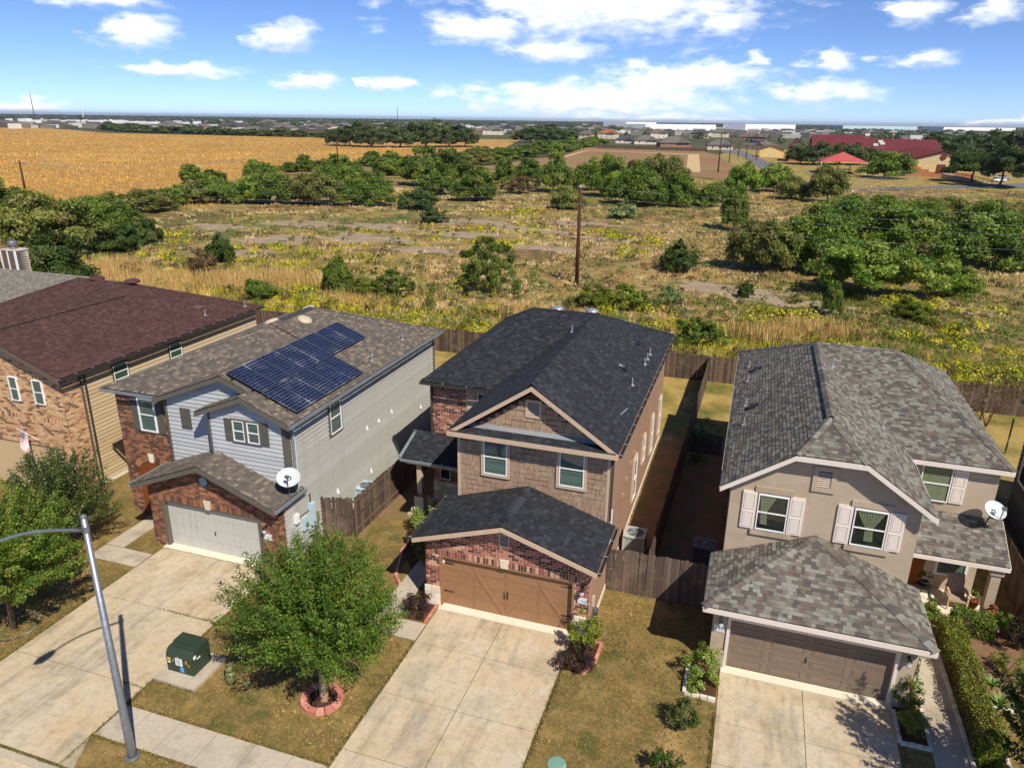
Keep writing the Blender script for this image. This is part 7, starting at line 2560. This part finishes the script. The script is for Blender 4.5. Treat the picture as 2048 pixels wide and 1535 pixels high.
# ------------------------------------------------------------------ the school
def seamed(house, A, B, Cc, D, m, n, name='roof'):
    """metal roof plane A-B (eave) D-C (ridge) with standing seams as pieces"""
    A, B, Cc, D = map(Vector, (A, B, Cc, D))
    r = MB().poly([A, B, Cc, D]).build(name, m, house)
    up = (B - A).cross(D - A).normalized()
    if up.z < 0:
        up = -up
    for i in range(n + 1):
        p, q = A.lerp(B, i / n), D.lerp(Cc, i / n)
        t = (B - A).normalized() * .12
        MB().prism([p - t, p + t, p + t + up * .14, p - t + up * .14], [q - t, q + t, q + t + up * .14, q - t + up * .14]).build('seam', m, r)
    return r


def school():
    S = thing('school_building', 'school with red standing-seam roofs and banded tan and brown gable wall', 'school', (57, 310, 0))
    x0, x1, xc, y0, y1 = 46.5, 67.5, 57, 297, 345
    b = MB()
    b.box(x0, x1, y0 + .3, y1, 0, 5.4)
    b.prism([(x0, y0 + .3, 5.4), (x1, y0 + .3, 5.4), (xc, y0 + .3, 8.3)], [(x0, y1, 5.4), (x1, y1, 5.4), (xc, y1, 8.3)])
    b.build('wall', 'cmu_tan', S)
    F = fr(y0 + .3)
    MB().fpoly(F, [(x0, 5.4), (x1, 5.4), (xc, 8.3)], 0, .2).build('gable_wall', 'cmu_tan', S)
    for k, (z0, z1, m, ua, ub) in enumerate(((0, .9, 'cmu_brown', x0, x1), (.92, 1.8, 'cmu_brown', x0, x1), (1.82, 2.6, 'cmu_brown', x0, 53.5), (1.82, 2.6, 'cmu_yellow', 53.5, x1), (2.62, 3.3, 'cmu_brown', x0, 51), (2.62, 3.3, 'cmu_tan', 51, x1), (3.32, 4.1, 'cmu_yellow', x0, x1), (4.12, 4.8, 'cmu_tan', x0, x1), (4.82, 5.4, 'cmu_yellow', x0, 50.5), (4.82, 5.4, 'cmu_tan', 50.5, x1))):
        MB().fbox(F, ua, ub, z0, z1, 0, .18).build('wall_band', m, S)
    MB().fbox(F, 55.8, 58.4, 1.6, 4.3, .15, .4).build('door', 'metal_red', S)
    MB().lathe([(1.0, .2), (1.0, .4), (.7, .42)], pt(F, 57.2, 6.7, 0), 18, F[2]).build('round_vent', 'metal_red', S)
    MB().fbox(F, 60.4, 62, 2.2, 6.2, .15, .5).build('window', 'far_glass', S)
    seamed(S, (x0 - .6, y0 - .5, 5.5), (x0 - .6, y1 + 6, 5.5), (xc, y1 + 6, 8.65), (xc, y0 - .5, 8.65), 'metal_red', 26)
    seamed(S, (x1 + .6, y0 - .5, 5.5), (x1 + .6, y1 + 6, 5.5), (xc, y1 + 6, 8.65), (xc, y0 - .5, 8.65), 'metal_red', 20)
    # back wings
    for (xa, xb, ya, yb, e, rz, nm) in ((19.4, 45, 386, 424, 6.2, 12.0, 'wing'), (44, 74, 388, 424, 5.6, 10.6, 'wing')):
        MB().box(xa + 1, xb - 1, ya + 1, yb - 1, 0, e).build('wing_wall', 'cmu_tan', S)
        ym = (ya + yb) / 2
        MB().prism([(xa + 1, ya + 1, e - .1), (xa + 1, yb - 1, e - .1), (xa + 1, ym, rz - .3)], [(xb - 1, ya + 1, e - .1), (xb - 1, yb - 1, e - .1), (xb - 1, ym, rz - .3)]).build('wing_gable', 'cmu_tan', S)
        seamed(S, (xa, ya, e), (xb, ya, e), (xb, ym, rz), (xa, ym, rz), 'metal_red', 24, 'wing_roof')
        seamed(S, (xa, yb, e), (xb, yb, e), (xb, ym, rz), (xa, ym, rz), 'metal_red', 6, 'wing_roof')
    for x, y, z in ((46, 394, 7.6), (49, 396, 8.2), (48.5, 399, 9), (43, 404, 11.8)):
        MB().box(x, x + 2, y, y + 1.6, z, z + 1.1).build('roof_unit', 'steel_white', S)
    MB().box(9.5, 16, 386, 408, 0, 6.4).build('annex_wall', 'cmu_brown', S)
    seamed(S, (9, 385, 6.2), (9, 409, 6.2), (13, 409, 9.4), (13, 385, 9.4), 'metal_red', 6, 'annex_roof')
    seamed(S, (16.6, 385, 6.2), (16.6, 409, 6.2), (13, 409, 9.4), (13, 385, 9.4), 'metal_red', 6, 'annex_roof')
    rp = thing('access_ramp', 'long concrete ramp with red railings before the school gable', 'ramp', (60, 282, 0))
    MB().prism([(57, 294, 0), (58.6, 294.6, 0), (58.6, 294.6, 1.6), (57, 294, 1.6)], [(66, 268, 0), (67.6, 268.6, 0), (67.6, 268.6, .1), (66, 268, .1)]).build('ramp', 'concrete_walk', rp)
    for dx in (0, 1.6):
        for k in range(13):
            t = k / 12
            x, y, z = 57 + 9 * t + dx, 294 - 26 * t, 1.6 - 1.5 * t
            MB().tube([(x, y, z - .1), (x, y, z + 1.0)], .05, 5).build('rail_post', 'metal_red', rp)
        MB().tube([(57 + dx, 294, 2.6), (66 + dx, 268, 1.1)], .06, 5).build('handrail', 'metal_red', rp)
    # shade canopy
    c = thing('shade_canopy', 'red four-sided fabric shade canopy on white posts by the school', 'canopy', (26, 305, 0))
    P = [(18.6, 296, 4.2), (33.6, 296, 4.2), (33.6, 314, 4.2), (18.6, 314, 4.2)]
    ap = Vector((26.1, 305, 7.4))
    for i in range(4):
        a, b_ = Vector(P[i]), Vector(P[(i + 1) % 4])
        m = (a + b_) / 2 + Vector((0, 0, .25))
        d = Vector((0, 0, -.12))
        MB().add([a, m, b_, ap, a + d, m + d, b_ + d, ap + d], [(0, 1, 3), (1, 2, 3), (4, 5, 7), (5, 6, 7), (0, 4, 5, 1), (1, 5, 6, 2)]).build('fabric', 'canopy_red', c)
        MB().tube([(a.x, a.y, -.1), (a.x, a.y, 4.2)], .16, 8).build('post', 'steel_white', c)
    pl = thing('play_frame', 'red and grey climbing frame under the red shade canopy', 'playground', (27, 304, 0))
    for x in (25, 29):
        for y in (302, 306):
            MB().tube([(x, y, 0), (x, y, 2.6)], .1, 6).build('post', 'metal_red', pl)
    MB().box(24.8, 29.2, 301.8, 306.2, 1.3, 1.45).build('deck', 'ac_fins', pl)
    MB().prism([(29, 303, 1.4), (29, 304.4, 1.4), (29, 304.4, 1.3), (29, 303, 1.3)], [(32, 303, .2), (32, 304.4, .2), (32, 304.4, .1), (32, 303, .1)]).build('slide', 'metal_red', pl)
    # small cream shed
    h = thing('shed', 'small cream block shed with red roof by the school road', 'shed', (0, 432, 0))
    MB().box(-4, 8, 430, 442, 0, 4.4).build('wall', 'cmu_yellow', h)
    MB().prism([(-4, 430, 4.4), (8, 430, 4.4), (2, 430, 6.2)], [(-4, 430.2, 4.4), (8, 430.2, 4.4), (2, 430.2, 6.2)]).build('gable', 'cmu_yellow', h)
    for xa in (-4.8, 8.8):
        MB().poly([(xa, 429, 4.3), (xa, 443, 4.3), (2, 443, 6.6), (2, 429, 6.6)]).build('roof', 'metal_red', h)
    MB().fbox(fr(430), 1, 2.6, 0, 3, .02, .08).build('door', 'far_wall_cream', h)


school()


def car(label, x, y, ang, m):
    c = thing('parked_car', label, 'car', (x, y, 0), 'cars parked by the school')
    M = Matrix.Translation(Vector((x, y, 0))) @ Matrix.Rotation(ang, 4, 'Z')

    def b(name, prof, w, mm, parent=c, y0=None):
        mb = MB().prism([tuple(M @ Vector((u, -w, z))) for u, z in prof], [tuple(M @ Vector((u, w, z))) for u, z in prof])
        return mb.build(name, mm, parent)
    b('body', [(-2.2, .35), (2.2, .35), (2.25, .75), (1.2, .95), (-2.1, 1.0), (-2.25, .7)], .88, m)
    b('cabin', [(-1.7, .96), (.9, .94), (.3, 1.45), (-1.2, 1.48)], .76, 'far_glass')
    b('cabin_roof', [(-1.2, 1.47), (.32, 1.45), (.2, 1.52), (-1.1, 1.54)], .74, m)
    for u in (-1.4, 1.4):
        for w in (-.8, .8):
            p = M @ Vector((u, w, .33))
            MB().lathe([(.33, -.1), (.33, .1)], p, 12, M.to_3x3() @ Vector((0, 1, 0))).build('wheel', 'black_iron', c)


car('white car parked before the school ramp', 71.5, 283, .5, 'far_wall_white')
car('silver car parked further along beside the school', 76, 296, .5, 'flash_metal')
ff = thing('chain_fence', 'low grey mesh fence along the school lane', 'fence', (13, 225, 0))
pts = [(14, 300), (16.5, 262), (15.5, 246), (32, 262), (46, 281), (50, 290)]
for (xa, ya), (xb, yb) in zip(pts, pts[1:]):
    for z in (.1, .7, 1.3):
        MB().tube([(xa, ya, z), (xb, yb, z)], .035, 4).build('rail', 'gutter_grey', ff)
    n = int(math.hypot(xb - xa, yb - ya) / 2.6)
    for k in range(n):
        t = k / n
        MB().tube([(xa + (xb - xa) * t, ya + (yb - ya) * t, -.05), (xa + (xb - xa) * t, ya + (yb - ya) * t, 1.35)], .04, 4).build('post', 'gutter_grey', ff)


# ------------------------------------------------------------------ the far estate
def far_house(x, y, w, label, group, wall, rf, two, ang, solar=False):
    H = thing('estate_house', label, 'house', (x, y, 0), group)
    d = w * .75
    hh = 5.6 if two else 3.1
    M = Matrix.Translation(Vector((x, y, 0))) @ Matrix.Rotation(ang, 4, 'Z')
    q = lambda mb: setattr(mb, 'V', [tuple(M @ Vector(v)) for v in mb.V]) or mb
    q(MB().box(-w / 2, w / 2, 0, d, 0, hh)).build('wall', wall, H)
    o, rz = .6, hh + d * .26
    e = [(-w / 2 - o, -o, hh), (w / 2 + o, -o, hh), (w / 2 + o, d + o, hh), (-w / 2 - o, d + o, hh)]
    k = d / 2 * .95
    a, b = (-w / 2 + k, d / 2, rz), (w / 2 - k, d / 2, rz)
    lo = [(v[0], v[1], v[2] - .25) for v in e]
    q(MB().add(e + [a, b] + lo, [(0, 1, 5, 4), (1, 2, 5), (2, 3, 4, 5), (3, 0, 4), (0, 6, 7, 1), (1, 7, 8, 2), (3, 9, 6, 0)])).build('roof', rf, H)
    if w > 14:
        gx = w * .22
        gw = w * .2
        q(MB().add([(gx - gw, -o - .6, hh), (gx + gw, -o - .6, hh), (gx, -o - .6, hh + gw * .6), (gx - gw, d * .4, hh), (gx + gw, d * .4, hh), (gx, d * .45, hh + gw * .6)], [(0, 1, 2), (0, 2, 5, 3), (1, 4, 5, 2)])).build('gable', rf, H)
    F = (M @ Vector((0, 0, 0)), (M.to_3x3() @ Vector((1, 0, 0))), (M.to_3x3() @ Vector((0, -1, 0))))
    for s in range(2 if two else 1):
        for u in (-.32, -.05, .25):
            wn = MB().fbox(F, u * w, u * w + 1.2, 1 + s * 2.7, 2.3 + s * 2.7, .02, .08).build('window', 'white_vinyl', H)
            MB().fbox(F, u * w + .1, u * w + 1.1, 1.1 + s * 2.7, 2.2 + s * 2.7, .08, .1).build('pane', 'far_glass', wn)
    if solar:
        for i in range(4):
            q(MB().add([(-w * .3 + i * w * .14, d * .08, hh + d * .055), (-w * .19 + i * w * .14, d * .08, hh + d * .055), (-w * .19 + i * w * .14, d * .36, hh + d * .21), (-w * .3 + i * w * .14, d * .36, hh + d * .21)], [(0, 1, 2, 3)])).build('solar_panel', 'solar_cell', H)


FAR = [(-749,826,23.4),(-740,847,16.6),(-595,708,16.5),(-617,787,24.1),(-504,666,18.2),(-968,1343,30.2),(-514,739,24.3),(-853,1275,24.5),(-567,881,23.3),(-601,972,21.3),(-814,1015,23.3),(-941,1503,26.4),(-643,1083,23.6),(-339,902,18.5),(-307,857,23.3),(-404,1186,24.0),(-306,950,22.4),(-161,694,13.7),(-155,773,19.1),(-111,627,14.6),(-91,613,19.6),(-113,847,19.4),(-62,555,21.8),(-76,887,16.7),(-30,525,16.4),(-19,863,26.5),(-9,541,18.3),(-264,1353,26.2),(-241,1393,26.8),(-282,1320,25.7),(-173,1141,20.4),(-142,1185,21.0),(-57,975,20.6),(-531,948,20.5)]
FSOLO = {18: 'orange-roofed two-storey house beyond the mown field', 19: 'low grey-roofed house right of the orange-roofed one', 20: 'wide grey-roofed brick house behind the mown field fence', 22: 'low house with broad brown hip roof nearest the school road', 24: 'grey hip-roofed house where the school road bends', 26: 'house with solar panels on its roof beside the school road'}
for i, (x, y, w) in enumerate(FAR):
    left = x < -290
    lb, gp = (FSOLO[i], None) if i in FSOLO else (('grey-roofed house of the estate beyond the corn field', 'estate beyond the corn field') if left else ('hip-roofed house of the estate beyond the mown field', 'estate beyond the mown field'))
    far_house(x, y, w, lb, gp, ('far_wall_cream', 'far_wall_brick', 'far_wall_cream')[i % 3] if i not in (18, 19, 24) else 'far_wall_cream', 'far_roof_orange' if i == 18 else ('far_roof_grey', 'far_roof_brown', 'far_roof_grey', 'far_roof_dark')[i % 4], i % 3 != 1 and i not in (19, 20, 22, 24, 26), rs.uniform(-.5, .6), i == 26)
rr = random.Random(77)
for i in range(74):
    t = i / 73
    x, y = -1420 + 430 * t + rr.uniform(-14, 14), 1180 - 60 * t + rr.uniform(-60, 90)
    H = thing('townhouse', 'tiny white house of the bright row on the left horizon', 'house', (x, y, 0), 'white houses on the left horizon')
    w = rr.uniform(7, 13)
    h = rr.uniform(6, 8.5)
    MB().box(x - w / 2, x + w / 2, y, y + 9, 0, h).build('wall', 'far_wall_white', H)
    MB().prism([(x - w / 2 - .3, y - .3, h), (x + w / 2 + .3, y - .3, h), (x, y - .3, h + w * .3)], [(x - w / 2 - .3, y + 9.3, h), (x + w / 2 + .3, y + 9.3, h), (x, y + 9.3, h + w * .3)]).build('roof', 'far_roof_dark', H)
for k, (x0, y0, x1, y1, h, lb) in enumerate(((-229, 1512, -112, 1731, 12, 'long white warehouse on the horizon left of the school'), (-58, 1965, 62, 2203, 14, 'long white warehouse on the horizon above the school roof'),
                                  (190, 2350, 400, 2500, 13, 'pale blue-grey warehouse on the horizon above the school roof'), (430, 2300, 640, 2480, 13, 'white warehouse with dark bays at the right horizon'), (-290, 1640, -240, 1740, 15, 'tall white block beside the left warehouse'))):
    W_ = thing('warehouse', lb, 'warehouse', (x0, y0, 0))
    d = Vector((x1 - x0, y1 - y0, 0))
    n = Vector((-d.y, d.x, 0)).normalized() * 60
    A = [Vector((x0, y0, 0)), Vector((x1, y1, 0)), Vector((x1, y1, 0)) + n, Vector((x0, y0, 0)) + n]
    MB().prism(A, [a + Vector((0, 0, h)) for a in A]).build('wall', 'far_wall_white' if k != 2 else 'meter_blue', W_)
    MB().prism([a + Vector((0, 0, h)) for a in A], [a + Vector((0, 0, h + .6)) for a in A]).build('roof', 'far_wall_white', W_)
    u = d.normalized()
    for q in range(8):
        c = Vector((x0, y0, 0)) + d * ((q + .5) / 8)
        o = Vector((u.y, -u.x, 0)) * .3
        MB().prism([c - u * 2 + o, c + u * 2 + o, c + u * 2 + o + Vector((0, 0, 4)), c - u * 2 + o + Vector((0, 0, 4))], [c - u * 2, c + u * 2, c + u * 2 + Vector((0, 0, 4)), c - u * 2 + Vector((0, 0, 4))]).build('dock_door', 'far_roof_grey', W_)
for x, y, h, lb in ((-1560, 1330, 62, 'thin lattice mast at the left end of the horizon'), (-950, 1900, 48, 'thin mast on the horizon above the hedgerow'), (-1420, 1330, 30, 'white slender tower near the left end of the horizon')):
    m_ = thing('mast', lb, 'mast', (x, y, 0))
    MB().tube([(x, y, 0), (x, y, h)], [1.0, .5], 6).build('shaft', 'far_wall_white' if h < 40 else 'far_roof_dark', m_)
    MB().lathe([(1.2, 0), (1.2, 2.5)], (x, y, h - 4), 6).build('antenna', 'far_wall_white', m_)
bf = thing('estate_fence', 'long dark timber fence in front of the houses beyond the mown field', 'fence', (-109, 506, 0))
MB().prism([(-109, 506, 0), (-39, 489, 0), (-39, 489, 1.9), (-109, 506, 1.9)], [(-109, 506.1, 0), (-39, 489.1, 0), (-39, 489.1, 1.9), (-109, 506.1, 1.9)]).build('boards', 'fence_dark', bf, kind='stuff')
for k in range(24):
    MB().box(-109 + 70 * k / 23 - .1, -109 + 70 * k / 23 + .1, 506 - 17 * k / 23 - .2, 506 - 17 * k / 23, 0, 2.1).build('post', 'fence_dark', bf)


# ------------------------------------------------------------------ distant woods and estates that read as one mass
def blobs(name, label, X, Y, rr_, hh, cols, cat):
    """low leafy lumps, each a faceted dome"""
    n = len(X)
    na = 6
    ring0 = np.stack([np.cos(np.arange(na) * 2 * np.pi / na), np.sin(np.arange(na) * 2 * np.pi / na)], 1)
    V = np.zeros((n, na * 2 + 1, 3))
    j = rng.uniform(.75, 1.25, (n, na * 2))
    for k in range(na):
        V[:, k] = np.stack([X + ring0[k, 0] * rr_ * j[:, k], Y + ring0[k, 1] * rr_ * j[:, k], np.zeros(n)], 1)
        V[:, na + k] = np.stack([X + ring0[k, 0] * rr_ * .75 * j[:, na + k], Y + ring0[k, 1] * rr_ * .75 * j[:, na + k], hh * .7 * j[:, na + k]], 1)
    V[:, -1] = np.stack([X, Y, hh], 1)
    T_ = []
    for k in range(na):
        k2 = (k + 1) % na
        T_ += [(k, k2, na + k2), (k, na + k2, na + k), (na + k, na + k2, 2 * na)]
    T_ = np.array(T_)
    idx = (T_[None] + (np.arange(n) * (2 * na + 1))[:, None, None]).reshape(-1)
    me = bpy.data.meshes.new(name)
    me.vertices.add(n * (2 * na + 1))
    me.vertices.foreach_set('co', V.astype(np.float32).ravel())
    me.loops.add(len(idx))
    me.loops.foreach_set('vertex_index', idx.astype(np.int32))
    nf = len(idx) // 3
    me.polygons.add(nf)
    me.polygons.foreach_set('loop_start', np.arange(0, 3 * nf, 3, dtype=np.int32))
    me.polygons.foreach_set('loop_total', np.full(nf, 3, dtype=np.int32))
    a = me.attributes.new('col', 'FLOAT_COLOR', 'POINT')
    c4 = np.ones((n, 4), np.float32)
    c4[:, :3] = cols
    a.data.foreach_set('color', np.repeat(c4, 2 * na + 1, axis=0).ravel())
    me.update()
    me.materials.append(MATS['blade'])
    return obj(name, me, None, label=label, cat=cat, kind='stuff')


def woods():
    n = 8500
    u = rng.random(n)
    d = 640 * (9000 / 640) ** u
    a = np.radians(rng.uniform(-56, 24, n))
    X, Y = np.sin(a) * d, np.cos(a) * d
    g = pnoise(X, Y, .006, 41) + .6 * pnoise(X, Y, .02, 42)
    ok = (g + .4 * rng.normal(size=n) > .1) | (d > 2200)
    # keep the corn, its hedge line and the near estate open
    ok &= ~((a < math.radians(-14)) & (d < 980) & (X < -150))
    ok &= ~((np.abs(np.degrees(a) + 6) < 9) & (d < 720))
    ok &= ~((np.abs(np.degrees(a) + 3) < 7) & (d > 900) & (d < 2250))
    ok &= ~((np.degrees(a) < -40) & (d > 900) & (d < 1850))
    X, Y, d = X[ok], Y[ok], d[ok]
    k = len(X)
    r = rng.uniform(4, 9, k) * (1 + d / 3500)
    h = rng.uniform(4, 9, k) * (1 + np.clip(d - 2500, 0, 4000) / 9000)
    c = np.array(C_((50, 62, 38), (42, 54, 36), (60, 70, 44), (66, 72, 50)))[rng.integers(0, 4, k)]
    nr_ = d < 1500
    blobs('distant_woodland', 'dark wooded band stretching along the whole horizon', X[~nr_], Y[~nr_], r[~nr_], h[~nr_], c[~nr_], 'woodland')
    Xn, Yn, rn, hn, dn = X[nr_], Y[nr_], r[nr_] * .8, h[nr_], d[nr_]
    m = 50
    dv = rnd_unit(len(Xn) * m)
    dv[:, 2] = np.abs(dv[:, 2])
    i_ = np.repeat(np.arange(len(Xn)), m)
    P = dv * np.stack([rn[i_], rn[i_], hn[i_]], 1) * rng.uniform(.55, 1.1, (len(i_), 1)) + np.stack([Xn[i_], Yn[i_], np.zeros(len(i_))], 1)
    pal = np.array(PAL['far'])
    sz = np.maximum(1.2, dn[i_] * .0032)
    me = quads_mesh('estate_trees', P, dv, (sz, sz * .7), pal[rng.integers(0, 4, len(i_))] * .5 + pal[rng.integers(0, 4, len(Xn))][i_] * .5)
    obj('estate_trees', me, None, label='mass of small trees filling the ground between the distant estates', cat='woodland', kind='stuff')
    n = 2600
    u = rng.random(n)
    d = 1000 * (6000 / 1000) ** u
    a = np.radians(rng.uniform(-56, 24, n))
    X, Y = np.sin(a) * d, np.cos(a) * d
    ok = ~((a < math.radians(-34)) & (d < 1050))
    X, Y, d = X[ok], Y[ok], d[ok]
    k = len(X)
    mb = MB()
    c = []
    for x, y in zip(X, Y):
        w, hh = rng.uniform(5, 11), rng.uniform(3, 6)
        mb.box(x - w, x + w, y, y + 9, 0, hh)
    me = mb.mesh('distant_roofs')
    me.materials.append(MATS['far_mix'])
    obj('distant_roofs', me, None, label='tiny pale and grey buildings scattered through the woods at the horizon', cat='town', kind='stuff')


mat('far_mix', C_((110, 104, 98), (134, 126, 116), (90, 86, 84), (190, 184, 174), (120, 110, 102), (226, 224, 218), (104, 98, 94)), mode='island', var=0)
woods()



# ------------------------------------------------------------------ the air
hm = bpy.data.materials.new('haze')
hm.use_nodes = True
hm.node_tree.nodes.clear()
_o = hm.node_tree.nodes.new('ShaderNodeOutputMaterial')
_v = hm.node_tree.nodes.new('ShaderNodeVolumePrincipled')
_v.inputs['Color'].default_value = (.78, .87, 1, 1)
_v.inputs['Density'].default_value = .00005
_v.inputs['Anisotropy'].default_value = .2
hm.node_tree.links.new(_v.outputs[0], _o.inputs['Volume'])
MATS['haze'] = hm
MB().box(-27000, 27000, -500, 31000, -1.2, 66).build('haze', 'haze', label='thin blue haze softening the far horizon', cat='haze', kind='stuff')

# ------------------------------------------------------------------ look-alikes are told apart by their place
ORD = ['leftmost', 'second from the left', 'third from the left', 'fourth from the left', 'fifth from the left', 'sixth from the left', 'seventh from the left', 'eighth from the left', 'ninth from the left', 'tenth from the left', 'eleventh from the left', 'twelfth from the left', 'thirteenth from the left', 'fourteenth from the left', 'fifteenth from the left', 'sixteenth from the left', 'seventeenth from the left', 'eighteenth from the left', 'nineteenth from the left', 'twentieth from the left']
byl = {}
for o in COL.objects:
    if o.parent is None and o.get('group') and o.get('label'):
        byl.setdefault((o['group'], o['label']), []).append(o)
for (g, lb), os_ in byl.items():
    if 1 < len(os_) <= 20:
        os_.sort(key=lambda o: math.atan2(o.matrix_basis.translation.x, o.matrix_basis.translation.y))
        for i, o in enumerate(os_):
            o['label'] = ORD[i] + ' ' + lb if False else lb + ', ' + (ORD[i] if i < len(os_) - 1 else 'rightmost')
